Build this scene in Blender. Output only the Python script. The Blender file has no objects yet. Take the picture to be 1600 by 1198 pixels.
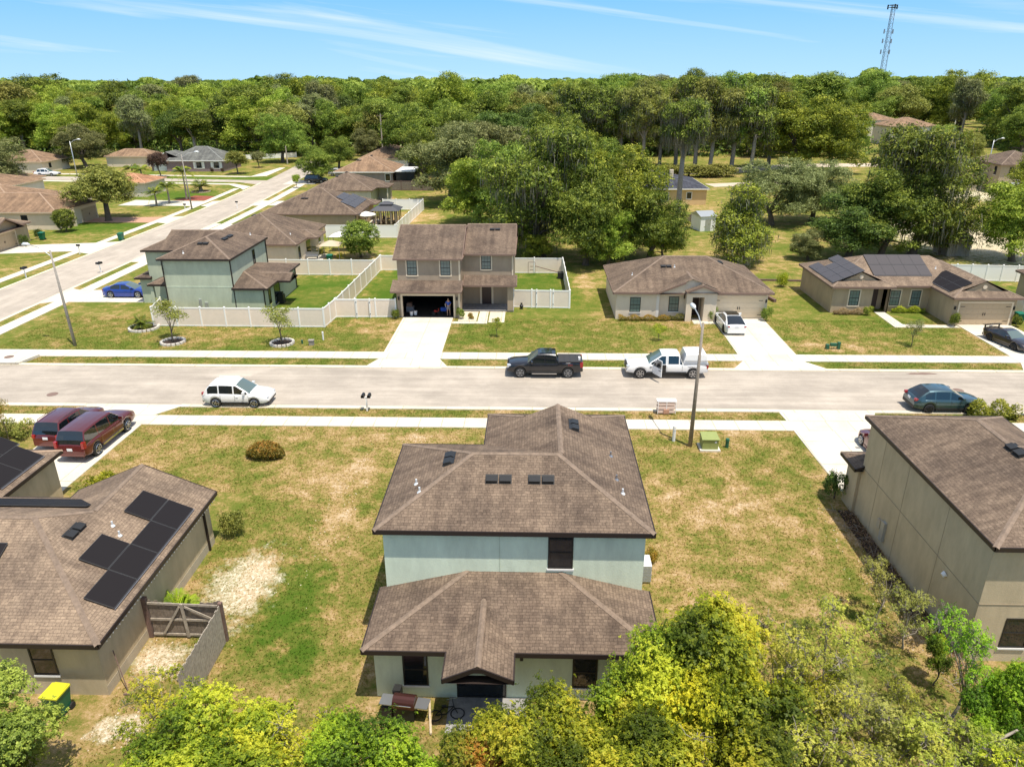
import bpy, math, random
import numpy as np
from mathutils import Vector, Matrix
R=math.radians; PI=math.pi
SC=bpy.context.scene; COL=SC.collection
# ------------------------------------------------------------------ camera
F=1150.; PITCH=math.atan(476/1150.); YAW=R(1.72); ROLL=R(-0.2); CH=21.2
cy_,sy_=math.cos(YAW),math.sin(YAW)
fw=Vector((-sy_*math.cos(PITCH),cy_*math.cos(PITCH),-math.sin(PITCH)))
r0=Vector((cy_,sy_,0)); u0=Vector((-sy_*math.sin(PITCH),cy_*math.sin(PITCH),math.cos(PITCH)))
CR=r0*math.cos(ROLL)+u0*math.sin(ROLL); CU=u0*math.cos(ROLL)-r0*math.sin(ROLL)
cam=bpy.data.cameras.new('camera'); camo=bpy.data.objects.new('camera',cam); COL.objects.link(camo)
m=Matrix((( CR.x,CU.x,-fw.x,0),(CR.y,CU.y,-fw.y,0),(CR.z,CU.z,-fw.z,CH),(0,0,0,1)))
camo.matrix_world=m; cam.sensor_width=36; cam.lens=F/1600*36; cam.clip_end=6000; cam.clip_start=.1
SC.camera=camo
def at(px,py,z=0.):
    "ground position (x,y) of a photo pixel on the level z"
    d=fw+CR*((px-800)/F)-CU*((py-599)/F); t=(z-CH)/d.z
    return (d.x*t,d.y*t)
# ------------------------------------------------------------------ sky, sun, exposure
W=bpy.data.worlds.new('World'); SC.world=W; W.use_nodes=True
nt=W.node_tree; N=nt.nodes; L=nt.links; bg=N['Background']
SUN=Vector((.2,-.23,1)).normalized()
sky=N.new('ShaderNodeTexSky'); sky.sky_type='NISHITA'; sky.sun_disc=False
sky.sun_elevation=math.asin(SUN.z); sky.sun_rotation=math.atan2(SUN.x,SUN.y); sky.altitude=0; sky.air_density=1.0; sky.dust_density=.4; sky.ozone_density=3
tc=N.new('ShaderNodeTexCoord'); sep=N.new('ShaderNodeSeparateXYZ'); L.new(tc.outputs['Generated'],sep.inputs[0])
hsv=N.new('ShaderNodeHueSaturation'); hsv.inputs['Saturation'].default_value=.6; L.new(sky.outputs[0],hsv.inputs['Color'])
rp=N.new('ShaderNodeValToRGB'); L.new(sep.outputs['Z'],rp.inputs[0])
e=rp.color_ramp.elements; e[0].position=0; e[0].color=(2.7,4.4,5.8,1); e[1].position=.12; e[1].color=(.95,3.05,5.7,1)
mr=N.new('ShaderNodeMapRange'); mr.inputs[1].default_value=.1; mr.inputs[2].default_value=.5; mr.inputs[3].default_value=1; mr.inputs[4].default_value=0; L.new(sep.outputs['Z'],mr.inputs[0])
mx=N.new('ShaderNodeMixRGB'); L.new(mr.outputs[0],mx.inputs[0]); L.new(hsv.outputs[0],mx.inputs[1]); L.new(rp.outputs[0],mx.inputs[2])
mp0=N.new('ShaderNodeMapping'); L.new(tc.outputs['Generated'],mp0.inputs[0]); mp0.inputs['Rotation'].default_value=(0,R(-7),0); mp=N.new('ShaderNodeMapping'); L.new(mp0.outputs[0],mp.inputs[0]); mp.inputs['Scale'].default_value=(1.5,1.5,30)
nz=N.new('ShaderNodeTexNoise'); L.new(mp.outputs[0],nz.inputs['Vector']); nz.inputs['Scale'].default_value=1.15; nz.inputs['Detail'].default_value=7; nz.inputs['Roughness'].default_value=.55; nz.inputs['Distortion'].default_value=.6
cr=N.new('ShaderNodeValToRGB'); L.new(nz.outputs[0],cr.inputs[0]); cr.color_ramp.elements[0].position=.54; cr.color_ramp.elements[1].position=.82; cr.color_ramp.elements[0].color=(0,0,0,1); cr.color_ramp.elements[1].color=(.75,.75,.75,1)
mc=N.new('ShaderNodeMixRGB'); L.new(cr.outputs[0],mc.inputs[0]); L.new(mx.outputs[0],mc.inputs[1]); mc.inputs[2].default_value=(5.4,5.8,6.1,1)
L.new(mc.outputs[0],bg.inputs[0]); bg.inputs[1].default_value=.135
sl=bpy.data.lights.new('sun','SUN'); sl.energy=4.3; sl.angle=R(.53); sl.color=(1,.93,.81)
so=bpy.data.objects.new('sun',sl); COL.objects.link(so); so.rotation_euler=SUN.to_track_quat('Z','Y').to_euler(); so.location=(20,-20,90)
SC.view_settings.view_transform='Standard'; SC.view_settings.look='None'; SC.view_settings.exposure=.46; SC.view_settings.gamma=1
# ------------------------------------------------------------------ node helpers / materials
MAT={}
def newmat(name):
    m=bpy.data.materials.new(name); m.use_nodes=True; MAT[name]=m
    return m,m.node_tree.nodes,m.node_tree.links,m.node_tree.nodes['Principled BSDF']
def plain(name,c,rough=.6,metal=0,var=.0,scale=3,bump=0,spec=.5,coat=0):
    m,N,L,b=newmat(name); b.inputs['Base Color'].default_value=(*c,1); b.inputs['Roughness'].default_value=rough; b.inputs['Metallic'].default_value=metal
    b.inputs['Specular IOR Level'].default_value=spec; b.inputs['Coat Weight'].default_value=coat
    if var or bump:
        g=N.new('ShaderNodeNewGeometry'); n=N.new('ShaderNodeTexNoise'); n.inputs['Scale'].default_value=scale; n.inputs['Detail'].default_value=6; n.inputs['Roughness'].default_value=.65
        L.new(g.outputs['Position'],n.inputs['Vector'])
        r=N.new('ShaderNodeValToRGB'); r.color_ramp.elements[0].position=.3; r.color_ramp.elements[1].position=.7
        r.color_ramp.elements[0].color=(*[x*(1-var) for x in c],1); r.color_ramp.elements[1].color=(*[min(1,x*(1+var)) for x in c],1)
        L.new(n.outputs[0],r.inputs[0]); L.new(r.outputs[0],b.inputs['Base Color'])
        if bump:
            n2=N.new('ShaderNodeTexNoise'); n2.inputs['Scale'].default_value=scale*8; n2.inputs['Detail'].default_value=4; L.new(g.outputs['Position'],n2.inputs['Vector'])
            bp=N.new('ShaderNodeBump'); bp.inputs['Strength'].default_value=bump; bp.inputs['Distance'].default_value=.02; L.new(n2.outputs[0],bp.inputs['Height']); L.new(bp.outputs[0],b.inputs['Normal'])
    return m
def stucco(name,c,var=.1):
    m,N,L,b=newmat(name); b.inputs['Roughness'].default_value=.9; b.inputs['Specular IOR Level'].default_value=.2
    g=N.new('ShaderNodeNewGeometry'); mp=N.new('ShaderNodeMapping'); mp.inputs['Scale'].default_value=(1,1,.35); L.new(g.outputs['Position'],mp.inputs[0])
    n=N.new('ShaderNodeTexNoise'); n.inputs['Scale'].default_value=1.2; n.inputs['Detail'].default_value=8; n.inputs['Roughness'].default_value=.7; L.new(mp.outputs[0],n.inputs['Vector'])
    r=N.new('ShaderNodeValToRGB'); e=r.color_ramp.elements; e[0].position=.25; e[1].position=.6; e[0].color=(*[x*(1-2.2*var) for x in c],1); e[1].color=(*c,1)
    k=e.new(.8); k.color=(*[min(1,x*(1+var)) for x in c],1)
    L.new(n.outputs[0],r.inputs[0]); L.new(r.outputs[0],b.inputs['Base Color'])
    n2=N.new('ShaderNodeTexNoise'); n2.inputs['Scale'].default_value=26; n2.inputs['Detail'].default_value=5; L.new(g.outputs['Position'],n2.inputs['Vector'])
    bp=N.new('ShaderNodeBump'); bp.inputs['Strength'].default_value=.5; bp.inputs['Distance'].default_value=.015; L.new(n2.outputs[0],bp.inputs['Height']); L.new(bp.outputs[0],b.inputs['Normal'])
    return m
def shingle(name,c,c2):
    "architectural shingles laid in courses, read from each slope's own unwrapping in metres"
    m,N,L,b=newmat(name); b.inputs['Roughness'].default_value=.92; b.inputs['Specular IOR Level'].default_value=.25
    uv=N.new('ShaderNodeUVMap'); uv.uv_map='UVMap'
    br=N.new('ShaderNodeTexBrick'); br.inputs['Scale'].default_value=1; br.offset=.5; br.inputs['Brick Width'].default_value=.24; br.inputs['Row Height'].default_value=.13; br.inputs['Mortar Size'].default_value=.007; br.inputs['Mortar Smooth'].default_value=.6; br.inputs['Bias'].default_value=-.05; br.squash=.6; br.squash_frequency=3
    br.inputs['Color1'].default_value=(*c,1); br.inputs['Color2'].default_value=(*c2,1); br.inputs['Mortar'].default_value=(*[x*.62 for x in c2],1)
    nd=N.new('ShaderNodeTexNoise'); nd.inputs['Scale'].default_value=5; nd.inputs['Detail'].default_value=2; L.new(uv.outputs[0],nd.inputs['Vector'])
    ad=N.new('ShaderNodeMixRGB'); ad.blend_type='ADD'; ad.inputs[0].default_value=.05; L.new(uv.outputs[0],ad.inputs[1]); L.new(nd.outputs['Color'],ad.inputs[2]); L.new(ad.outputs[0],br.inputs['Vector'])
    g=N.new('ShaderNodeNewGeometry')
    n=N.new('ShaderNodeTexNoise'); n.inputs['Scale'].default_value=.55; n.inputs['Detail'].default_value=7; n.inputs['Roughness'].default_value=.6; L.new(g.outputs['Position'],n.inputs['Vector'])
    r=N.new('ShaderNodeValToRGB'); e=r.color_ramp.elements; e[0].position=.36; e[1].position=.62; e[0].color=(.68,.67,.67,1); e[1].color=(1.08,1.06,1.02,1)
    L.new(n.outputs[0],r.inputs[0]); mu=N.new('ShaderNodeMixRGB'); mu.blend_type='MULTIPLY'; mu.inputs[0].default_value=1; L.new(br.outputs['Color'],mu.inputs[1]); L.new(r.outputs[0],mu.inputs[2])
    n3=N.new('ShaderNodeTexNoise'); n3.inputs['Scale'].default_value=14; n3.inputs['Detail'].default_value=5; L.new(g.outputs['Position'],n3.inputs['Vector'])
    r3=N.new('ShaderNodeValToRGB'); r3.color_ramp.elements[0].position=.35; r3.color_ramp.elements[0].color=(.8,.8,.8,1); r3.color_ramp.elements[1].position=.7; r3.color_ramp.elements[1].color=(1.15,1.15,1.15,1); L.new(n3.outputs[0],r3.inputs[0])
    mu2=N.new('ShaderNodeMixRGB'); mu2.blend_type='MULTIPLY'; mu2.inputs[0].default_value=1; L.new(mu.outputs[0],mu2.inputs[1]); L.new(r3.outputs[0],mu2.inputs[2])
    mps=N.new('ShaderNodeMapping'); mps.inputs['Scale'].default_value=(2.2,.16,1); L.new(uv.outputs[0],mps.inputs[0]); n4=N.new('ShaderNodeTexNoise'); n4.inputs['Scale'].default_value=1; n4.inputs['Detail'].default_value=5; L.new(mps.outputs[0],n4.inputs['Vector'])
    r4=N.new('ShaderNodeValToRGB'); r4.color_ramp.elements[0].position=.38; r4.color_ramp.elements[0].color=(.78,.77,.78,1); r4.color_ramp.elements[1].position=.6; r4.color_ramp.elements[1].color=(1.05,1.05,1.05,1); L.new(n4.outputs[0],r4.inputs[0])
    mu3=N.new('ShaderNodeMixRGB'); mu3.blend_type='MULTIPLY'; mu3.inputs[0].default_value=1; L.new(mu2.outputs[0],mu3.inputs[1]); L.new(r4.outputs[0],mu3.inputs[2]); L.new(mu3.outputs[0],b.inputs['Base Color'])
    bp=N.new('ShaderNodeBump'); bp.inputs['Strength'].default_value=.6; bp.inputs['Distance'].default_value=.03; L.new(br.outputs['Fac'],bp.inputs['Height']); bp.invert=True; L.new(bp.outputs[0],b.inputs['Normal'])
    return m
def leafmat(name,dark,mid,light,trans=.35):
    m,N,L,b=newmat(name); N.remove(b)
    a=N.new('ShaderNodeAttribute'); a.attribute_name='tint'
    oi=N.new('ShaderNodeObjectInfo')
    ma=N.new('ShaderNodeMath'); ma.operation='MULTIPLY_ADD'; L.new(oi.outputs['Random'],ma.inputs[0]); ma.inputs[1].default_value=.34; L.new(a.outputs['Fac'],ma.inputs[2])
    mb=N.new('ShaderNodeMath'); mb.operation='SUBTRACT'; L.new(ma.outputs[0],mb.inputs[0]); mb.inputs[1].default_value=.17
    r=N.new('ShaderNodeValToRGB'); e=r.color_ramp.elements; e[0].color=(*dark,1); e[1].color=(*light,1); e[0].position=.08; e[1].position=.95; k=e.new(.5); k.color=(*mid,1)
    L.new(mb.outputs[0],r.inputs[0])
    hs=N.new('ShaderNodeHueSaturation'); mh=N.new('ShaderNodeMapRange'); mh.inputs[3].default_value=.475; mh.inputs[4].default_value=.52; L.new(oi.outputs['Random'],mh.inputs[0]); L.new(mh.outputs[0],hs.inputs['Hue']); L.new(r.outputs[0],hs.inputs['Color'])
    d=N.new('ShaderNodeBsdfPrincipled'); d.inputs['Roughness'].default_value=.55; d.inputs['Specular IOR Level'].default_value=.3; L.new(hs.outputs[0],d.inputs['Base Color'])
    t=N.new('ShaderNodeBsdfTranslucent'); L.new(hs.outputs[0],t.inputs[0]); mxs=N.new('ShaderNodeMixShader'); mxs.inputs[0].default_value=trans
    L.new(d.outputs[0],mxs.inputs[1]); L.new(t.outputs[0],mxs.inputs[2]); L.new(mxs.outputs[0],N['Material Output'].inputs[0])
    return m
SHB=shingle('shingle_brown',(.232,.172,.127),(.158,.116,.086))
SHC=shingle('shingle_dark_brown',(.205,.152,.114),(.143,.105,.08))
SHT=shingle('shingle_tan',(.36,.24,.155),(.27,.175,.11))
SHL=shingle('shingle_light_brown',(.31,.232,.168),(.225,.167,.122))
SHG=shingle('shingle_grey',(.2,.205,.19),(.14,.145,.135))
SHS=shingle('shingle_slate',(.085,.09,.115),(.06,.065,.085))
SHO=shingle('shingle_terracotta',(.52,.28,.16),(.42,.21,.12))
plain('ridge_cap_brown',(.215,.157,.115),.9,var=.3,scale=5,bump=.8)
plain('ridge_cap_tan',(.34,.235,.16),.9,var=.15,scale=5); plain('ridge_cap_grey',(.24,.245,.23),.9,var=.1); plain('ridge_cap_slate',(.1,.105,.13),.9,var=.1); plain('ridge_cap_orange',(.52,.28,.16),.9,var=.1)
CAPM={'shingle_brown':'ridge_cap_brown','shingle_dark_brown':'ridge_cap_brown','shingle_light_brown':'ridge_cap_tan','shingle_tan':'ridge_cap_tan','shingle_grey':'ridge_cap_grey','shingle_slate':'ridge_cap_slate','shingle_terracotta':'ridge_cap_orange'}
stucco('green_stucco',(.69,.765,.60),.11); stucco('sage_stucco',(.52,.56,.42)); stucco('beige_stucco',(.54,.44,.29),.12); stucco('taupe_stucco',(.41,.32,.23)); stucco('cream_stucco',(.74,.63,.49),.06)
stucco('tan_stucco',(.47,.36,.235)); stucco('gold_stucco',(.66,.47,.25),.06); stucco('white_stucco',(.76,.7,.62),.05); stucco('pink_stucco',(.6,.42,.36)); stucco('grey_stucco',(.33,.27,.25)); stucco('light_beige_stucco',(.50,.43,.32))
def brickm(name):
    m,N,L,b=newmat(name); b.inputs['Roughness'].default_value=.9
    g=N.new('ShaderNodeNewGeometry'); s=N.new('ShaderNodeSeparateXYZ'); L.new(g.outputs['Position'],s.inputs[0]); ad=N.new('ShaderNodeMath'); L.new(s.outputs[0],ad.inputs[0]); L.new(s.outputs[1],ad.inputs[1])
    c=N.new('ShaderNodeCombineXYZ'); L.new(ad.outputs[0],c.inputs[0]); L.new(s.outputs[2],c.inputs[1])
    br=N.new('ShaderNodeTexBrick'); br.inputs['Scale'].default_value=1; br.inputs['Brick Width'].default_value=.25; br.inputs['Row Height'].default_value=.09; br.inputs['Mortar Size'].default_value=.01
    br.inputs['Color1'].default_value=(.25,.16,.16,1); br.inputs['Color2'].default_value=(.17,.11,.12,1); br.inputs['Mortar'].default_value=(.35,.3,.28,1); L.new(c.outputs[0],br.inputs['Vector']); L.new(br.outputs[0],b.inputs['Base Color'])
brickm('brick')
plain('dark_trim',(.03,.02,.017),.5,spec=.4); plain('tan_trim',(.55,.42,.3),.6); plain('white_trim',(.8,.78,.74),.5); plain('cream_trim',(.72,.6,.44),.6); plain('brown_trim',(.2,.13,.1),.6)
plain('glass',(.012,.016,.02),.06,spec=.8); plain('pale_glass',(.14,.2,.19),.1,spec=.8); plain('dark_frame',(.02,.018,.016),.45)
plain('garage_cream',(.74,.6,.42),.55); plain('garage_tan',(.48,.36,.23),.55); plain('black_plastic',(.02,.02,.02),.5); plain('black_metal',(.03,.03,.032),.4,.5); plain('interior_shade',(.015,.014,.013),.9)
plain('galvanised',(.5,.52,.53),.4,.6); plain('white_plastic',(.82,.81,.8),.35); plain('white_vinyl',(.9,.88,.84),.4); plain('tan_vinyl',(.82,.70,.58),.5,var=.04); plain('door_brown',(.05,.025,.02),.45)
plain('weathered_wood',(.2,.16,.125),.9,var=.35,scale=6,bump=.6); plain('silver_wood',(.36,.31,.25),.9,var=.3,scale=7,bump=.5); plain('brown_fence',(.16,.1,.08),.9,var=.3,scale=4)
plain('bark',(.12,.095,.07),.95,var=.35,scale=5,bump=.8); plain('pale_bark',(.3,.26,.21),.95,var=.3,scale=5,bump=.8); plain('moss',(.19,.17,.13),1,var=.3,scale=4); plain('mulch',(.05,.03,.022),1,var=.4,scale=14,bump=1); plain('red_mulch',(.26,.07,.04),1,var=.35,scale=12,bump=1)
plain('lamp_concrete',(.3,.27,.235),.85,var=.2,scale=6); plain('lamp_brown',(.27,.225,.18),.8,var=.2,scale=6); plain('tan_joint',(.3,.24,.16),.9); plain('tower_grey',(.13,.13,.14),.6); plain('lamp_head',(.7,.72,.73),.4,.2)
plain('solar',(.012,.009,.009),.55,spec=.25); plain('solar_frame',(.09,.09,.09),.4,.4); plain('solar_rail',(.4,.4,.42),.35,.8)
m,N,L,b=newmat('solar_sky_grey'); b.inputs['Roughness'].default_value=.42; b.inputs['Base Color'].default_value=(.075,.066,.066,1); b.inputs['Specular IOR Level'].default_value=.35  # grey base colour holds the sky's reflection on the panels
plain('transformer_green',(.27,.31,.1),.5,var=.08,scale=3); plain('pedestal_green',(.02,.11,.06),.5); plain('bin_green',(.0,.13,.07),.4); plain('bin_yellow',(.6,.58,.03),.4)
plain('pebble',(.5,.43,.33),.9); plain('stone_white',(.62,.57,.5),.9,var=.25,scale=9,bump=.6); plain('edging',(.5,.4,.27),.9,var=.3,scale=9,bump=.6); plain('patio',(.26,.25,.24),.9,var=.3,scale=3,bump=.2)
plain('paver',(.5,.28,.19),.9,var=.15,scale=8); plain('crate_pink',(.72,.56,.48),.7); plain('canvas',(.85,.82,.76),.8); plain('canvas_tan',(.5,.42,.3),.8); plain('steel_grey',(.35,.36,.38),.35,.7); plain('gazebo_roof',(.1,.1,.11),.5,.4)
plain('grill_red',(.10,.04,.034),.25,.6); plain('blue_cloth',(.02,.08,.4),.8); plain('skin',(.45,.26,.17),.6); plain('hair_dark',(.03,.02,.015),.7); plain('red_paint',(.5,.02,.02),.35); plain('cloth_grey',(.25,.25,.27),.9)
plain('tyre',(.018,.018,.018),.8); plain('rim',(.55,.56,.58),.25,.9); plain('rim_dark',(.05,.05,.055),.3,.7); plain('car_glass',(.008,.012,.014),.04,spec=.9,coat=.5); plain('clear_glass',(.10,.14,.13),.06,spec=.9,coat=.5)
plain('chrome',(.7,.7,.72),.12,1); plain('plate',(.75,.77,.8),.4); plain('tail_red',(.35,.01,.01),.2,coat=.6); plain('headlamp',(.65,.67,.7),.12,.3,coat=.8); plain('door_card',(.12,.11,.1),.7); plain('cover_vinyl',(.035,.035,.037),.75)
for n_,c_,me in (('paint_white',(.78,.78,.77),0),('paint_black',(.008,.009,.014),.2),('paint_maroon',(.115,.012,.012),.3),('paint_blue',(.01,.045,.3),.3),('paint_teal',(.04,.085,.105),.5),('paint_graphite',(.03,.026,.032),.4),('paint_silver',(.5,.5,.52),.5)):
    plain(n_,c_,.28,me,coat=1)
leafmat('leaf_green',(.045,.085,.012),(.175,.25,.03),(.44,.52,.085))
leafmat('leaf_bright',(.08,.135,.014),(.27,.355,.034),(.56,.62,.09))
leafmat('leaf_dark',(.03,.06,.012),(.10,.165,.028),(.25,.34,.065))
leafmat('leaf_olive',(.09,.11,.02),(.25,.26,.05),(.45,.43,.10))
leafmat('leaf_grey',(.09,.11,.035),(.23,.255,.085),(.42,.44,.18))
leafmat('leaf_lime',(.08,.13,.01),(.32,.39,.025),(.70,.67,.055),.45); leafmat('leaf_thin',(.10,.14,.02),(.33,.385,.05),(.62,.62,.10),.45)
leafmat('leaf_yellow',(.13,.18,.012),(.42,.43,.02),(.78,.68,.035),.4)
leafmat('leaf_fresh',(.06,.13,.01),(.21,.36,.02),(.44,.60,.035),.4)
leafmat('leaf_flush',(.12,.18,.015),(.34,.35,.03),(.66,.33,.05),.4)
leafmat('leaf_palm',(.08,.13,.02),(.18,.26,.03),(.42,.42,.05))
leafmat('leaf_croton',(.08,.10,.015),(.30,.25,.035),(.62,.33,.05))
leafmat('leaf_dry',(.18,.11,.05),(.34,.22,.12),(.5,.36,.2))
leafmat('leaf_plum',(.06,.04,.03),(.12,.075,.05),(.2,.15,.08))
leafmat('moss_grey',(.12,.11,.07),(.22,.205,.14),(.36,.34,.25),.3)

# ground: grass / straw / sand, from world position
NEARG=[(-10.3,25.9,1.35,3.5),(-9.2,22.6,.8,1.2)]
LUSH=[(-24,75,7,9),(-14,79,5,10),(0.5,79,4.5,7),(-26,136,8,7),(-70,115,9,8),(-70,148,9,8),(-75,172,20,8),(47,76,8,6),(70,158,18,10),(6.5,22.5,2,3)]
SAND=[(-13.1,27.0,1.6,2.6),(-14.6,22.3,1.2,1.0),(-14.5,19,1.0,.6),(60,108,9,22),(86,148,8,8),(-6.8,67.6,.1,.1)]
WEAK=[(-10.2,34,1.0,6),(-7.2,38,.6,4),(-5.5,27,.9,6),(15.7,28,.8,7),(24.5,64,1.2,3),(5.6,79,1.4,6),(-26,72.2,2,1),(-20,122,6,6),(-24,93.5,4,4),(12,31,2.5,6),(25,60,4,1.5)]
def ground_color(N,L):
    g=N.new('ShaderNodeNewGeometry')
    def noise(s,d,ro=.6,dist=0):
        n=N.new('ShaderNodeTexNoise'); n.inputs['Scale'].default_value=s; n.inputs['Detail'].default_value=d; n.inputs['Roughness'].default_value=ro; n.inputs['Distortion'].default_value=dist; L.new(g.outputs['Position'],n.inputs['Vector']); return n
    def math_(op,a,b_=None,c=None):
        k=N.new('ShaderNodeMath'); k.operation=op
        for i,v in enumerate((a,b_,c)):
            if v is None: continue
            if isinstance(v,(int,float)): k.inputs[i].default_value=v
            else: L.new(v,k.inputs[i])
        return k.outputs[0]
    nw=noise(1.1,8,.7)
    def ell(lst):
        tot=None
        for (x,y,rx,ry) in lst:
            mp=N.new('ShaderNodeMapping'); mp.inputs['Location'].default_value=(-x/rx,-y/ry,0); mp.inputs['Scale'].default_value=(1/rx,1/ry,0); L.new(g.outputs['Position'],mp.inputs[0])
            ln=N.new('ShaderNodeVectorMath'); ln.operation='LENGTH'; L.new(mp.outputs[0],ln.inputs[0])
            d=math_('MULTIPLY_ADD',nw.outputs[0],3.0,ln.outputs['Value'])
            r=N.new('ShaderNodeMapRange'); r.inputs[1].default_value=2.6; r.inputs[2].default_value=2.15; L.new(d,r.inputs[0])
            tot=r.outputs[0] if tot is None else math_('MAXIMUM',tot,r.outputs[0])
        return tot
    lush=ell(LUSH); sand=ell(SAND); dry=ell(WEAK); nearg=ell(NEARG)
    a=noise(.11,6,.62,.4); b_=noise(.75,7,.7); c=noise(5.5,7,.75); f=noise(24,5,.8)
    s1=math_('MULTIPLY_ADD',b_.outputs[0],1.15,a.outputs[0]); sy=N.new('ShaderNodeSeparateXYZ'); L.new(g.outputs['Position'],sy.inputs[0]); my=N.new('ShaderNodeMapRange'); my.inputs[1].default_value=36; my.inputs[2].default_value=60; my.inputs[3].default_value=-.03; my.inputs[4].default_value=.06; L.new(sy.outputs[1],my.inputs[0]); s1=math_('ADD',s1,my.outputs[0]); s2=math_('MULTIPLY_ADD',c.outputs[0],.9,s1); s2=math_('MULTIPLY_ADD',f.outputs[0],.45,s2)
    s3=math_('MULTIPLY_ADD',nearg,.29,s2); s2=s3; s3=math_('MULTIPLY_ADD',dry,-.14,math_('MULTIPLY_ADD',lush,.25,s2))
    r=N.new('ShaderNodeValToRGB'); e=r.color_ramp.elements
    mr=N.new('ShaderNodeMapRange'); mr.inputs[1].default_value=1.36; mr.inputs[2].default_value=2.16; L.new(s3,mr.inputs[0]); L.new(mr.outputs[0],r.inputs[0])
    e[0].position=.05; e[0].color=(.58,.45,.29,1); e[1].position=1; e[1].color=(.07,.13,.012,1)
    for p,cc in ((.2,(.46,.32,.165)),(.35,(.36,.255,.10)),(.48,(.24,.205,.055)),(.64,(.15,.17,.03))):
        k=e.new(p); k.color=(*cc,1)
    sc=N.new('ShaderNodeValToRGB'); sc.color_ramp.elements[0].color=(.50,.39,.25,1); sc.color_ramp.elements[1].color=(.84,.74,.59,1); sc.color_ramp.elements[0].position=.3; sc.color_ramp.elements[1].position=.6; L.new(c.outputs[0],sc.inputs[0])
    spk=N.new('ShaderNodeMapRange'); spk.inputs[1].default_value=.45; spk.inputs[2].default_value=.62; spk.inputs[3].default_value=.4; L.new(c.outputs[0],spk.inputs[0])
    sm=math_('MULTIPLY',sand,spk.outputs[0])
    mx=N.new('ShaderNodeMixRGB'); L.new(sm,mx.inputs[0]); L.new(r.outputs[0],mx.inputs[1]); L.new(sc.outputs[0],mx.inputs[2])
    return mx.outputs[0],f.outputs[0],c.outputs[0]
m,N,L,b=newmat('lawn'); c_,f_,c2_=ground_color(N,L); L.new(c_,b.inputs['Base Color']); b.inputs['Roughness'].default_value=1; b.inputs['Specular IOR Level'].default_value=.1
bp=N.new('ShaderNodeBump'); bp.inputs['Strength'].default_value=.9; bp.inputs['Distance'].default_value=.06; L.new(f_,bp.inputs['Height']); L.new(bp.outputs[0],b.inputs['Normal'])
m,N,L,b=newmat('grass_blade'); c_,f_,c2_=ground_color(N,L);  b.inputs['Roughness'].default_value=.8; b.inputs['Specular IOR Level'].default_value=.2
at_=N.new('ShaderNodeAttribute'); at_.attribute_name='tint'; rr=N.new('ShaderNodeValToRGB'); rr.color_ramp.elements[0].color=(.9,.95,.8,1); rr.color_ramp.elements[1].color=(1.35,1.3,1.15,1); L.new(at_.outputs['Fac'],rr.inputs[0])
mu=N.new('ShaderNodeMixRGB'); mu.blend_type='MULTIPLY'; mu.inputs[0].default_value=1; L.new(c_,mu.inputs[1]); L.new(rr.outputs[0],mu.inputs[2]); L.new(mu.outputs[0],b.inputs['Base Color']); tb_=N.new('ShaderNodeBsdfTranslucent'); L.new(mu.outputs[0],tb_.inputs[0]); ms_=N.new('ShaderNodeMixShader'); ms_.inputs[0].default_value=.5; L.new(b.outputs[0],ms_.inputs[1]); L.new(tb_.outputs[0],ms_.inputs[2]); L.new(ms_.outputs[0],N['Material Output'].inputs[0])
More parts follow.
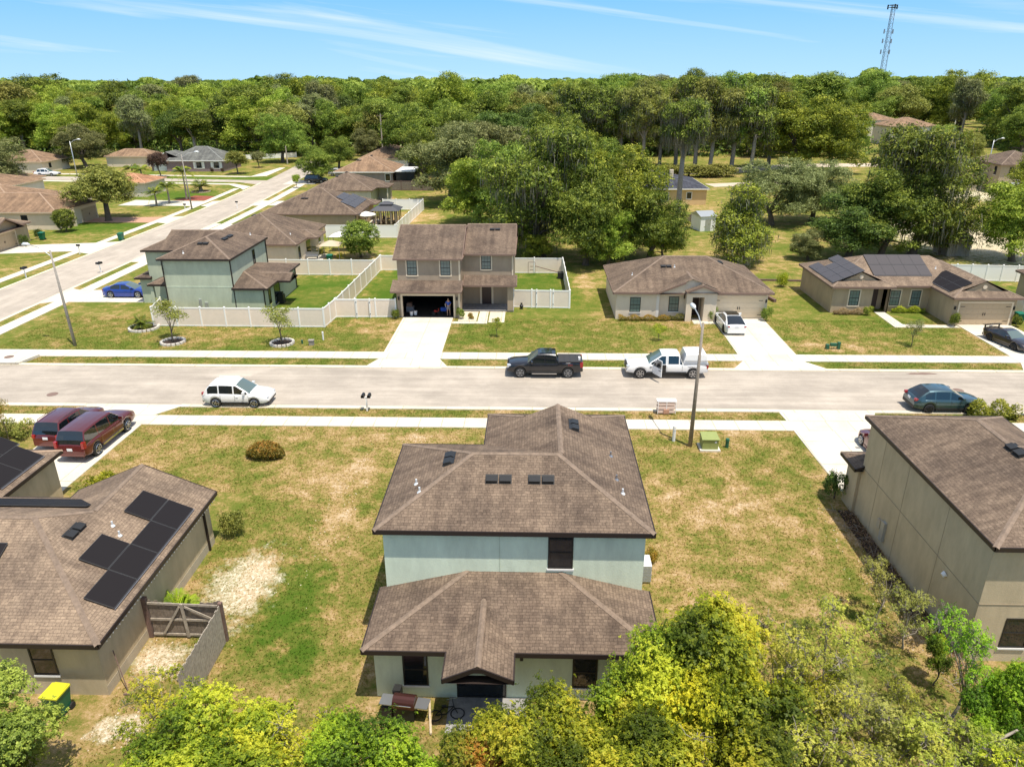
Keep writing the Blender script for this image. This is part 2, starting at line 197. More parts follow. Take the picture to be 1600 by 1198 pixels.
def paving(name,c,jx,jy,joint=True,stain=.16,streak=None,x0=0,y0=0):
    m,N,L,b=newmat(name); b.inputs['Roughness'].default_value=.9; b.inputs['Specular IOR Level'].default_value=.2
    g=N.new('ShaderNodeNewGeometry'); mp=N.new('ShaderNodeMapping'); L.new(g.outputs['Position'],mp.inputs[0])
    if streak: mp.inputs['Scale'].default_value=streak
    n=N.new('ShaderNodeTexNoise'); n.inputs['Scale'].default_value=.5; n.inputs['Detail'].default_value=9; n.inputs['Roughness'].default_value=.65; n.inputs['Distortion'].default_value=.5; L.new(mp.outputs[0],n.inputs['Vector'])
    r=N.new('ShaderNodeValToRGB'); e=r.color_ramp.elements; e[0].position=.3; e[1].position=.68; e[0].color=(*[x*(1-stain) for x in c],1); e[1].color=(*[min(.9,x*(1+stain*.6)) for x in c],1); L.new(n.outputs[0],r.inputs[0])
    n2=N.new('ShaderNodeTexNoise'); n2.inputs['Scale'].default_value=18; n2.inputs['Detail'].default_value=6; L.new(g.outputs['Position'],n2.inputs['Vector'])
    r2=N.new('ShaderNodeValToRGB'); r2.color_ramp.elements[0].color=(.88,.88,.87,1); r2.color_ramp.elements[1].color=(1.08,1.08,1.08,1); r2.color_ramp.elements[0].position=.35; r2.color_ramp.elements[1].position=.65; L.new(n2.outputs[0],r2.inputs[0])
    mu=N.new('ShaderNodeMixRGB'); mu.blend_type='MULTIPLY'; mu.inputs[0].default_value=1; L.new(r.outputs[0],mu.inputs[1]); L.new(r2.outputs[0],mu.inputs[2]); out=mu.outputs[0]
    if streak:
        for sc_,lo,hi,mps_ in ((.35,.90,1.05,(1,1,1)),(1,.93,1.03,(.05 if streak[0]<1 else 2.2,2.2 if streak[0]<1 else .05,1)),(1.3,.80,1.0,(1,1,1))):
            m3=N.new('ShaderNodeMapping'); m3.inputs['Scale'].default_value=mps_; L.new(g.outputs['Position'],m3.inputs[0]); n3=N.new('ShaderNodeTexNoise'); n3.inputs['Scale'].default_value=sc_; n3.inputs['Detail'].default_value=6; n3.inputs['Roughness'].default_value=.7; L.new(m3.outputs[0],n3.inputs['Vector'])
            r3=N.new('ShaderNodeValToRGB'); r3.color_ramp.elements[0].position=.28 if lo<.85 else .42; r3.color_ramp.elements[1].position=.36 if lo<.85 else .6; r3.color_ramp.elements[0].color=(lo,lo,lo,1); r3.color_ramp.elements[1].color=(hi,hi,hi,1); L.new(n3.outputs[0],r3.inputs[0])
            m4=N.new('ShaderNodeMixRGB'); m4.blend_type='MULTIPLY'; m4.inputs[0].default_value=1; L.new(out,m4.inputs[1]); L.new(r3.outputs[0],m4.inputs[2]); out=m4.outputs[0]
    if joint:
        br=N.new('ShaderNodeTexBrick'); br.offset=0; br.inputs['Scale'].default_value=1; br.inputs['Brick Width'].default_value=jx; br.inputs['Row Height'].default_value=jy; br.inputs['Mortar Size'].default_value=.02
        br.inputs['Color1'].default_value=(1,1,1,1); br.inputs['Color2'].default_value=(.93,.93,.92,1); br.inputs['Mortar'].default_value=(.55,.5,.42,1)
        m2=N.new('ShaderNodeMapping'); m2.inputs['Location'].default_value=(x0,y0,0); L.new(g.outputs['Position'],m2.inputs[0]); L.new(m2.outputs[0],br.inputs['Vector'])
        mv=N.new('ShaderNodeMixRGB'); mv.blend_type='MULTIPLY'; mv.inputs[0].default_value=1; L.new(out,mv.inputs[1]); L.new(br.outputs[0],mv.inputs[2]); out=mv.outputs[0]
    L.new(out,b.inputs['Base Color']); return m
paving('asphalt',(.43,.375,.315),1,1,False,.2,(.22,1.1,1)); paving('asphalt_side',(.46,.40,.335),1,1,False,.16,(1.1,.22,1))
paving('concrete_walk',(.66,.60,.50),1.5,40,True,.14,y0=5); paving('concrete_walk_side',(.68,.62,.52),40,1.5,True,.14,x0=15)
paving('concrete_drive',(.66,.61,.52),2.45,3.0,True,.16); paving('kerb_concrete',(.70,.62,.48),3,40,True,.12,y0=7); paving('far_path',(.55,.46,.36),1,1,False,.15)

# ------------------------------------------------------------------ mesh builder
class MB:
    def __init__(s,xf=None): s.v=[]; s.f=[]; s.m=[]; s.uv=[]; s.xf=xf; s.mi=0
    def P(s,p):
        if s.xf is not None: p=s.xf@Vector(p)
        s.v.append((p[0],p[1],p[2])); return len(s.v)-1
    def face(s,pts,uv=None,mi=None):
        ids=[s.P(p) for p in pts]; s.f.append(ids); s.m.append(s.mi if mi is None else mi); s.uv.append(uv)
    def box(s,x0,x1,y0,y1,z0,z1,mi=None):
        a=[(x0,y0,z0),(x1,y0,z0),(x1,y1,z0),(x0,y1,z0),(x0,y0,z1),(x1,y0,z1),(x1,y1,z1),(x0,y1,z1)]
        i=[s.P(p) for p in a]
        for q in ((3,2,1,0),(4,5,6,7),(0,1,5,4),(1,2,6,5),(2,3,7,6),(3,0,4,7)):
            s.f.append([i[k] for k in q]); s.m.append(s.mi if mi is None else mi); s.uv.append(None)
        return s
    def bar(s,p,q,w,h=None,mi=None):
        p,q=Vector(p),Vector(q); d=(q-p).normalized(); h=h or w
        u=d.cross(Vector((0,0,1))); u=(u if u.length>1e-3 else Vector((1,0,0))).normalized()*w/2; v=d.cross(u).normalized()*h/2
        i=[s.P(c+a*u+b*v) for c in(p,q) for a,b in((-1,-1),(1,-1),(1,1),(-1,1))]
        for f in ((3,2,1,0),(4,5,6,7),(0,1,5,4),(1,2,6,5),(2,3,7,6),(3,0,4,7)):
            s.f.append([i[k] for k in f]); s.m.append(s.mi if mi is None else mi); s.uv.append(None)
        return s
    def tube(s,pts,rad,n=8,mi=None,cap=True):
        pts=[Vector(p) for p in pts]; rings=[]
        for k,p in enumerate(pts):
            d=(pts[min(k+1,len(pts)-1)]-pts[max(k-1,0)]).normalized()
            u=d.orthogonal().normalized() if k==0 else (u-d*u.dot(d)).normalized(); v=d.cross(u); r=rad[k] if isinstance(rad,(list,tuple)) else rad
            rings.append([s.P(p+(u*math.cos(2*PI*j/n)+v*math.sin(2*PI*j/n))*r) for j in range(n)])
        mm=s.mi if mi is None else mi
        for a,b in zip(rings,rings[1:]):
            for j in range(n): s.f.append([a[j],a[(j+1)%n],b[(j+1)%n],b[j]]); s.m.append(mm); s.uv.append(None)
        if cap:
            s.f.append(rings[0][::-1]); s.m.append(mm); s.uv.append(None); s.f.append(rings[-1]); s.m.append(mm); s.uv.append(None)
        return s
    def mesh(s,name,mats,smooth=False,off=(0,0,0)):
        me=bpy.data.meshes.new(name); me.from_pydata([(x-off[0],y-off[1],z-off[2]) for x,y,z in s.v],[],s.f)
        for mm in (mats if isinstance(mats,(list,tuple)) else [mats]): me.materials.append(MAT[mm] if isinstance(mm,str) else mm)
        me.polygons.foreach_set('material_index',s.m)
        if any(u is not None for u in s.uv):
            ul=me.uv_layers.new(name='UVMap'); k=0
            for f,u in zip(s.f,s.uv):
                for j in range(len(f)):
                    if u is not None: ul.data[k].uv=u[j]
                    k+=1
        if smooth: me.polygons.foreach_set('use_smooth',[True]*len(me.polygons))
        me.update(); return me
def tag(o,label=None,cat=None,group=None,kind=None):
    if label: o['label']=label
    if cat: o['category']=cat
    if group: o['group']=group
    if kind: o['kind']=kind
    return o
def link(name,data,parent=None,loc=None,rz=0):
    o=bpy.data.objects.new(name,data); COL.objects.link(o)
    if parent: o.parent=parent
    if loc is not None: o.location=loc
    if rz: o.rotation_euler=(0,0,rz)
    return o
def empty(name,loc,rz=0):
    o=link(name,None,None,loc,rz); o.empty_display_size=.3; return o
SPLIT={'ridge_cap','fascia','sill','gable_panel','side_window','mirror','door_handle','wall_light','porch_post','downpipe','meter_box','entry_recess','bumper','running_board','roof_rail','side_shelf','soil','porch_wall','door_trim','curtain','window_trim'}
def ob(name,mb,mats,parent=None,smooth=False,off=(0,0,0),loc=None,rz=0):
    if name in SPLIT and parent is not None:
        par={}
        def find(a):
            while par.setdefault(a,a)!=a: a=par[a]
            return a
        key=lambda i:tuple(round(c,3) for c in mb.v[i])
        for f in mb.f:
            k0=find(key(f[0]))
            for i in f[1:]:
                k1=find(key(i))
                if k1!=k0: par[k1]=k0
        grp={}
        for n_,f in enumerate(mb.f): grp.setdefault(find(key(f[0])),[]).append(n_)
        if 1<len(grp)<30:
            o=None
            for g in grp.values():
                m2=MB(); m2.v=[]; 
                for n_ in g:
                    m2.f.append([len(m2.v)+t for t in range(len(mb.f[n_]))]); m2.v+=[mb.v[i] for i in mb.f[n_]]; m2.m.append(mb.m[n_]); m2.uv.append(mb.uv[n_])
                o=link(name,m2.mesh(name,mats,smooth,off),parent,loc,rz)
            return o
    return link(name,mb.mesh(name,mats,smooth,off),parent,loc,rz)
def copy_tree(o,parent=None):
    c=o.copy(); COL.objects.link(c); c.parent=parent
    for ch in list(o.children): copy_tree(ch,c)
    return c
def npmesh(name,V,FQ,mat,tint=None,smooth=False):
    V=np.asarray(V,dtype=np.float32); FQ=np.asarray(FQ,dtype=np.int32); k=FQ.shape[1]
    me=bpy.data.meshes.new(name); me.vertices.add(len(V)); me.vertices.foreach_set('co',V.ravel()); me.loops.add(FQ.size); me.loops.foreach_set('vertex_index',FQ.ravel())
    me.polygons.add(len(FQ)); me.polygons.foreach_set('loop_start',np.arange(0,FQ.size,k,dtype=np.int32)); me.polygons.foreach_set('loop_total',np.full(len(FQ),k,dtype=np.int32))
    me.update(calc_edges=True); me.materials.append(MAT[mat])
    if tint is not None:
        a=me.attributes.new('tint','FLOAT','POINT'); a.data.foreach_set('value',np.asarray(tint,dtype=np.float32))
    if smooth: me.polygons.foreach_set('use_smooth',[True]*len(me.polygons))
    return me
# ------------------------------------------------------------------ roofs and walls of a house
def clip(poly,h):
    "keep the part of a convex polygon where h=(a,b,c): ax+by+c>=0"
    out=[]; n=len(poly)
    for i in range(n):
        p,q=poly[i],poly[(i+1)%n]; dp=h[0]*p[0]+h[1]*p[1]+h[2]; dq=h[0]*q[0]+h[1]*q[1]+h[2]
        if dp>=0: out.append(p)
        if (dp>=0)!=(dq>=0):
            t=dp/(dp-dq); out.append((p[0]+(q[0]-p[0])*t,p[1]+(q[1]-p[1])*t))
    return out
def area(p): return abs(sum(p[i][0]*p[(i+1)%len(p)][1]-p[(i+1)%len(p)][0]*p[i][1] for i in range(len(p))))/2 if len(p)>2 else 0
def neg(h): return (-h[0],-h[1],-h[2])
class Vol:
    "one roof volume: W,E,S,N are the eave levels of sloping sides (None: gable or abutting side)"
    def __init__(s,x0,x1,y0,y1,z,sl,sides='WESN',zz=None,ss=None):
        s.r=(x0,x1,y0,y1); s.pl=[]; s.sides=sides; s.z=z; zz=zz or {}; ss=ss or {}
        for k in 'WESN':
            if k not in sides: continue
            zk=zz.get(k,z); sk=ss.get(k,sl)
            s.pl.append({'W':(sk,0,zk-sk*x0),'E':(-sk,0,zk+sk*x1),'S':(0,sk,zk-sk*y0),'N':(0,-sk,zk+sk*y1)}[k])
        s.foot=[(1,0,-x0),(-1,0,x1),(0,1,-y0),(0,-1,y1)]
    def h(s,x,y): return min(a*x+b*y+c for a,b,c in s.pl)
    def inside(s,x,y,e=1e-6): return s.r[0]-e<=x<=s.r[1]+e and s.r[2]-e<=y<=s.r[3]+e
class Roof:
    def __init__(s,vols): s.vols=vols
    def H(s,x,y):
        v=[q.h(x,y) for q in s.vols if q.inside(x,y)]
        return max(v) if v else min(q.z for q in s.vols)
    def mesh(s,mb):
        for i,v in enumerate(s.vols):
            x0,x1,y0,y1=v.r
            for k,pk in enumerate(v.pl):
                poly=[(x0,y0),(x1,y0),(x1,y1),(x0,y1)]
                for j,pj in enumerate(v.pl):
                    if j!=k: poly=clip(poly,tuple(pj[t]-pk[t] for t in range(3)))
                pieces=[poly]
                for j,u in enumerate(s.vols):
                    if j==i: continue
                    hs=list(u.foot); dead=False
                    for pu in u.pl:
                        d=tuple(pu[t]-pk[t] for t in range(3))
                        if abs(d[0])<1e-6 and abs(d[1])<1e-6:
                            if abs(d[2])<1e-4:
                                if j>i: dead=True
                            elif d[2]<0: dead=True
                            continue
                        hs.append(d)
                    if dead: continue
                    new=[]
                    for pc in pieces:
                        rest=pc
                        for h in hs:
                            o=clip(rest,neg(h)); rest=clip(rest,h)
                            if area(o)>1e-4: new.append(o)
                            if area(rest)<1e-4: break
                    pieces=new
                a,b,c=pk; Lg=math.hypot(a,b); st=math.sqrt(1+Lg*Lg)
                for pc in pieces:
                    if area(pc)<1e-3: continue
                    pts=[(x,y,a*x+b*y+c) for x,y in pc]; uv=[((-b*x+a*y)/Lg,(a*x+b*y)/Lg*st) for x,y in pc]
                    sg=sum(pc[t][0]*pc[(t+1)%len(pc)][1]-pc[(t+1)%len(pc)][0]*pc[t][1] for t in range(len(pc)))
                    if sg<0: pts=pts[::-1]; uv=uv[::-1]
                    mb.face(pts,uv)
    def caps(s,mb,w=.11):
        for i,v in enumerate(s.vols):
            for k in range(len(v.pl)):
                for l in range(k+1,len(v.pl)):
                    d=tuple(v.pl[k][t]-v.pl[l][t] for t in range(3)); n=math.hypot(d[0],d[1])
                    if n<1e-6: continue
                    p0=(-d[2]*d[0]/n/n,-d[2]*d[1]/n/n); dr=(-d[1]/n,d[0]/n); t0,t1=-1e3,1e3
                    def cut(h,t0,t1):
                        q=h[0]*p0[0]+h[1]*p0[1]+h[2]; g=h[0]*dr[0]+h[1]*dr[1]
                        if abs(g)<1e-9: return (t0,t1) if q>=-1e-6 else (1,0)
                        t=-q/g
                        return (max(t0,t),t1) if g>0 else (t0,min(t1,t))
                    for h in v.foot: t0,t1=cut(h,t0,t1)
                    for j,pj in enumerate(v.pl):
                        if j not in(k,l): t0,t1=cut(tuple(pj[t]-v.pl[k][t] for t in range(3)),t0,t1)
                    if t1-t0<.05: continue
                    steps=max(1,int((t1-t0)/.1)); good=[]
                    for q in range(steps):
                        t=t0+(t1-t0)*(q+.5)/steps; x,y=p0[0]+dr[0]*t,p0[1]+dr[1]*t; ok=True
                        pts=[(x-dr[1]*.03,y+dr[0]*.03),(x+dr[1]*.03,y-dr[0]*.03)]
                        for pp_ in pts:
                            if not v.inside(*pp_) or s.H(*pp_)>v.h(*pp_)+1e-4: ok=False
                        if ok and any(all(u.inside(*pp_) and abs(u.h(*pp_)-v.h(*pp_))<1e-5 for pp_ in pts) for u in s.vols[:i]): ok=False
                        good.append(ok)
                    segs=[]; q=0
                    while q<steps:
                        if good[q]:
                            q2=q
                            while q2<steps and good[q2]: q2+=1
                            segs.append((t0+(t1-t0)*q/steps,t0+(t1-t0)*q2/steps)); q=q2
                        else: q+=1
                    for q0,q1 in segs:
                        P=[]
                        for t in (q0,q1):
                            x,y=p0[0]+dr[0]*t,p0[1]+dr[1]*t
                            L_=(x-dr[1]*w,y+dr[0]*w); R_=(x+dr[1]*w,y-dr[0]*w)
                            P.append(((x,y,v.h(x,y)+.035),(L_[0],L_[1],v.h(*L_)+.022) if True else 0,(R_[0],R_[1],v.h(*R_)+.022)))
                        (c0,l0,r0_),(c1,l1,r1)=P
                        up=lambda f: f if (Vector(f[1])-Vector(f[0])).cross(Vector(f[2])-Vector(f[1])).z>0 else f[::-1]
                        mb.face(up([c0,l0,l1,c1])); mb.face(up([r0_,c0,c1,r1]))
                        dn=lambda p:(p[0],p[1],p[2]-.04)
                        mb.face([l0,dn(l0),dn(l1),l1]); mb.face([r0_,r1,dn(r1),dn(r0_)])
def outline(rects):
    "boundary pieces (side, plane, a, b) of a union of axis-aligned rectangles"
    xs=sorted({round(v,4) for r in rects for v in r[:2]}); ys=sorted({round(v,4) for r in rects for v in r[2:]})
    occ=lambda x,y:any(r[0]<x<r[1] and r[2]<y<r[3] for r in rects); out=[]
    for i in range(len(xs)-1):
        mxx=(xs[i]+xs[i+1])/2
        for j in range(len(ys)):
            lo=j>0 and occ(mxx,(ys[j-1]+ys[j])/2); hi=j<len(ys)-1 and occ(mxx,(ys[j]+ys[j+1])/2)
            if hi and not lo: out.append(('S',ys[j],xs[i],xs[i+1]))
            if lo and not hi: out.append(('N',ys[j],xs[i],xs[i+1]))
    for j in range(len(ys)-1):
        my=(ys[j]+ys[j+1])/2
        for i in range(len(xs)):
            lo=i>0 and occ((xs[i-1]+xs[i])/2,my); hi=i<len(xs)-1 and occ((xs[i]+xs[i+1])/2,my)
            if hi and not lo: out.append(('W',xs[i],ys[j],ys[j+1]))
            if lo and not hi: out.append(('E',xs[i],ys[j],ys[j+1]))
    out.sort(); res=[]
    for s_,p,a,b in out:
        if res and res[-1][0]==s_ and res[-1][1]==p and abs(res[-1][3]-a)<1e-6: res[-1]=(s_,p,res[-1][2],b)
        else: res.append((s_,p,a,b))
    return res
NRM={'S':(0,-1),'N':(0,1),'W':(-1,0),'E':(1,0)}
def sbox(mb,side,pl,a,b,d0,d1,z0,z1,mi=None):
    "box on a wall side: a..b along, d0..d1 outward from the wall plane"
    n=NRM[side]
    if side in 'SN':
        y=sorted((pl+n[1]*d0,pl+n[1]*d1)); mb.box(a,b,y[0],y[1],z0,z1,mi)
    else:
        x=sorted((pl+n[0]*d0,pl+n[0]*d1)); mb.box(x[0],x[1],a,b,z0,z1,mi)
class House:
    def __init__(s,name,label,loc,rz=0,local=False,cat='house',group=None):
        s.root=tag(empty(name,(loc[0],loc[1],0),rz),label,cat,group); s.off=(0,0,0) if local else (loc[0],loc[1],0); s.roofs=[]
    def add(s,name,mb,mats,parent=None,smooth=False): return ob(name,mb,mats,parent or s.root,smooth,s.off)
    def roof(s,vols,shing,trim='dark_trim',fh=.19,skip=(),name='roof',soffit=True):
        r=Roof(vols); mb=MB(); r.mesh(mb); o=s.add(name,mb,shing); s.ro=o; s.R=r
        cb=MB(); r.caps(cb); 
        if cb.f: s.add('ridge_cap',cb,CAPM[shing],o)
        fb=MB()
        for side,pl,a,b in outline([v.r for v in vols]):
            if side in skip: continue
            n=NRM[side]; k=max(1,int((b-a)/.25)); e=.004
            q=lambda t:((t,pl-n[1]*e) if side in 'SN' else (pl-n[0]*e,t))
            ts=[a+(b-a)*i/k for i in range(k+1)]
            for t0,t1 in zip(ts,ts[1:]):
                h0=r.H(*q(min(max(t0,a+1e-3),b-1e-3)))+.012; h1=r.H(*q(min(max(t1,a+1e-3),b-1e-3)))+.012
                def pt(t,d,z): return (t,pl+n[1]*d,z) if side in 'SN' else (pl+n[0]*d,t,z)
                A,B,C,D=pt(t0,.03,h0-fh),pt(t1,.03,h1-fh),pt(t1,.03,h1),pt(t0,.03,h0); A2,B2,C2,D2=pt(t0,-.02,h0-fh),pt(t1,-.02,h1-fh),pt(t1,-.02,h1),pt(t0,-.02,h0)
                fb.face([A,B,C,D]); fb.face([D,C,C2,D2]); fb.face([A2,B2,B,A]); 
        s.add('fascia',fb,trim,o)
        if soffit:
            sb=MB()
            for i,v in enumerate(vols):
                z=v.z-fh+.03-i*.004; x0,x1,y0,y1=v.r; sb.face([(x0,y0,z),(x0,y1,z),(x1,y1,z),(x1,y0,z)])
            s.add('soffit',sb,trim,o)
        return o
    def walls(s,rects,mat,top=None,holes=(),skip=(),z0=0,name='wall',roof=None):
        r=roof or s.R; mb=MB()
        for side,pl,a,b in outline(rects):
            if side in skip: continue
            hs=[h for h in holes if h[0]==side and abs(h[1]-pl)<.06 and h[2]<b and h[3]>a]
            k=max(1,int((b-a)/.3)); ts=sorted({round(a+(b-a)*i/k,4) for i in range(k+1)}|{h[2] for h in hs}|{h[3] for h in hs})
            n=NRM[side]; P=lambda t,z:((t,pl,z) if side in 'SN' else (pl,t,z))
            for t0,t1 in zip(ts,ts[1:]):
                if t1-t0<1e-4: continue
                H=lambda t: top if top is not None else r.H(*P(t,0)[:2])-.05
                tm=(t0+t1)/2; zb=z0
                for h in [h for h in hs if h[2]<tm<h[3]]:
                    if h[4]>zb: mb.face([P(t0,zb),P(t1,zb),P(t1,h[4]),P(t0,h[4])])
                    zb=h[5]
                mb.face([P(t0,zb),P(t1,zb),P(t1,H(t1)),P(t0,H(t0))])
            for h in hs: # reveals
                ii=lambda t,z,d:((t,pl-n[1]*d,z) if side in 'SN' else (pl-n[0]*d,t,z)); D=.2
                for (ta,za,tb,zb2) in ((h[2],h[4],h[2],h[5]),(h[3],h[4],h[3],h[5]),(h[2],h[5],h[3],h[5])):
                    mb.face([ii(ta,za,0),ii(tb,zb2,0),ii(tb,zb2,D),ii(ta,za,D)])
        return s.add(name,mb,mat)
    def window(s,side,pl,a,b,z0,z1,frame='dark_frame',trim=None,glass='glass',bars=False,name='window'):
        mb=MB(); t=.055
        for q in ((a,a+t,z0,z1),(b-t,b,z0,z1),(a+t,b-t,z0,z0+t),(a+t,b-t,z1-t,z1),(a+t,b-t,(z0+z1)/2-.025,(z0+z1)/2+.025)): sbox(mb,side,pl,q[0],q[1],0,.035,q[2],q[3])
        if bars:
            for i in (1,2):
                u=a+(b-a)*i/3; sbox(mb,side,pl,u-.01,u+.01,.013,.022,z0+t,z1-t)
            for i in (1,3):
                z=z0+(z1-z0)*i/4; sbox(mb,side,pl,a+t,b-t,.013,.022,z-.01,z+.01)
        w=s.add(name,mb,frame); g=MB(); sbox(g,side,pl,a+t,b-t,-.03,.012,z0+t,z1-t); s.add('pane',g,glass,w)
        sm=MB(); 
        if trim:
            k=.12
            for q in ((a-k,a-.002,z0-k,z1+k),(b+.002,b+k,z0-k,z1+k),(a-.002,b+.002,z1+.002,z1+k)): sbox(sm,side,pl,q[0],q[1],0,.025,q[2],q[3])
            sbox(sm,side,pl,a-.002,b+.002,0,.045,z0-k,z0-.002)
        else: sbox(sm,side,pl,a-.04,b+.04,0,.06,z0-.08,z0-.003)
        s.add('window_trim' if trim else 'sill',sm,trim or 'white_trim',w); return w
    def box(s,name,mat,side,pl,a,b,d0,d1,z0,z1,parent=None):
        mb=MB(); sbox(mb,side,pl,a,b,d0,d1,z0,z1); return s.add(name,mb,mat,parent)
    def garage(s,side,pl,a,b,z1,mat,trim,z0=.03):
        mb=MB(); rows=4; h=(z1-z0)/rows
        for i in range(rows):
            sbox(mb,side,pl,a,b,0,.02,z0+i*h+.012,z0+(i+1)*h)
            n=8; w=(b-a)/n
            for j in range(n): sbox(mb,side,pl,a+j*w+.06,a+(j+1)*w-.06,.02,.032,z0+i*h+.1,z0+(i+1)*h-.09)
        d=s.add('garage_door',mb,mat); hb=MB()
        for u in (a+.08,b-.48):
            for z in (z0+.35,z1-.35): sbox(hb,side,pl,u,u+.4,.033,.05,z,z+.05)
        for u in ((a+b)/2-.12,(a+b)/2+.06): sbox(hb,side,pl,u,u+.06,.033,.06,z0+.9,z0+1.15)
        s.add('hinge',hb,'black_metal',d); t=MB()
        for q in ((a-.15,a-.004,z0-.03,z1+.15),(b+.004,b+.15,z0-.03,z1+.15),(a-.004,b+.004,z1+.004,z1+.15)): sbox(t,side,pl,q[0],q[1],0,.05,q[2],q[3])
        s.add('door_trim',t,trim,d); return d
    def frame_at(s,x,y,d=0):
        "matrix on the roof at x,y: local x along the eave, local y up the slope, z out"
        e=.02; H=s.R.H; gx=(H(x+e,y)-H(x-e,y))/2/e; gy=(H(x,y+e)-H(x,y-e))/2/e
        n=Vector((-gx,-gy,1)).normalized(); up=Vector((gx,gy,gx*gx+gy*gy)).normalized() if abs(gx)+abs(gy)>1e-6 else Vector((0,1,0)); al=up.cross(n).normalized()
        M=Matrix(((al.x,up.x,n.x,x-s.off[0]),(al.y,up.y,n.y,y-s.off[1]),(al.z,up.z,n.z,H(x,y)+d),(0,0,0,1))); return M
    def roofitem(s,name,me,x,y,d=0,parent=None):
        o=link(name,me,parent or s.ro); o.matrix_local=s.frame_at(x,y,d); return o
    def vent(s,x,y): s.roofitem('roof_vent',VENT,x,y)
    def pipe(s,x,y,white=True):
        z=s.R.H(x,y); mb=MB(); mb.tube([(x,y,z-.1),(x,y,z+.22)],.04,8); mb.tube([(x,y,z-.02),(x,y,z+.05)],[.11,.06],8); s.add('vent_pipe',mb,'lamp_head' if white else 'steel_grey',s.ro)
    def solar(s,x,y,cols,rows,pw=1.72,ph=1.05,skip=(),cells='solar'):
        "solar array with its lower-middle point at x,y; columns run along the eave"
        M=s.frame_at(x,y)
        me=SOLAR[cells]
        for r_ in range(rows):
            for c in range(cols):
                if (c,r_) in skip: continue
                o=link('solar_panel',me,s.ro); o.matrix_local=M@Matrix.Translation(((c-(cols-1)/2)*pw,(r_+.5)*ph,.1))@Matrix.Diagonal((pw/1.72,ph/1.05,1,1))
_v=MB()
for u in (-.62,.02):
    _v.box(u,u+.6,-.28,.28,0,.03); a=[(u+.04,-.24,.03),(u+.56,-.24,.03),(u+.56,.2,.03),(u+.04,.2,.03),(u+.04,-.24,.2),(u+.56,-.24,.2),(u+.56,.1,.15),(u+.04,.1,.15)]
    for q in ((4,5,6,7),(0,1,5,4),(1,2,6,5),(2,3,7,6),(3,0,4,7)): _v.face([a[k] for k in q])
_v.v=[(x*.85,y*.85,z*.75) for x,y,z in _v.v]
VENT=_v.mesh('roof_vent','black_plastic')
SOLAR={}
for k_ in ('solar','solar_sky_grey'):
    s_=MB(); s_.box(-.85,.85,-.515,.515,-.03,.0,0); s_.box(-.832,.832,-.497,.497,.0,.004,1); s_.box(-.86,.86,-.55,-.53,-.08,-.02,2)
    SOLAR[k_]=s_.mesh('solar_panel',['solar_frame',k_,'solar_rail'])
def downpipe(H_,x,y,z1,z0=0,mat='dark_trim',parent=None):
    mb=MB(); mb.box(x-.05,x+.05,y-.04,y+.04,z0+.05,z1); H_.add('downpipe',mb,mat,parent)

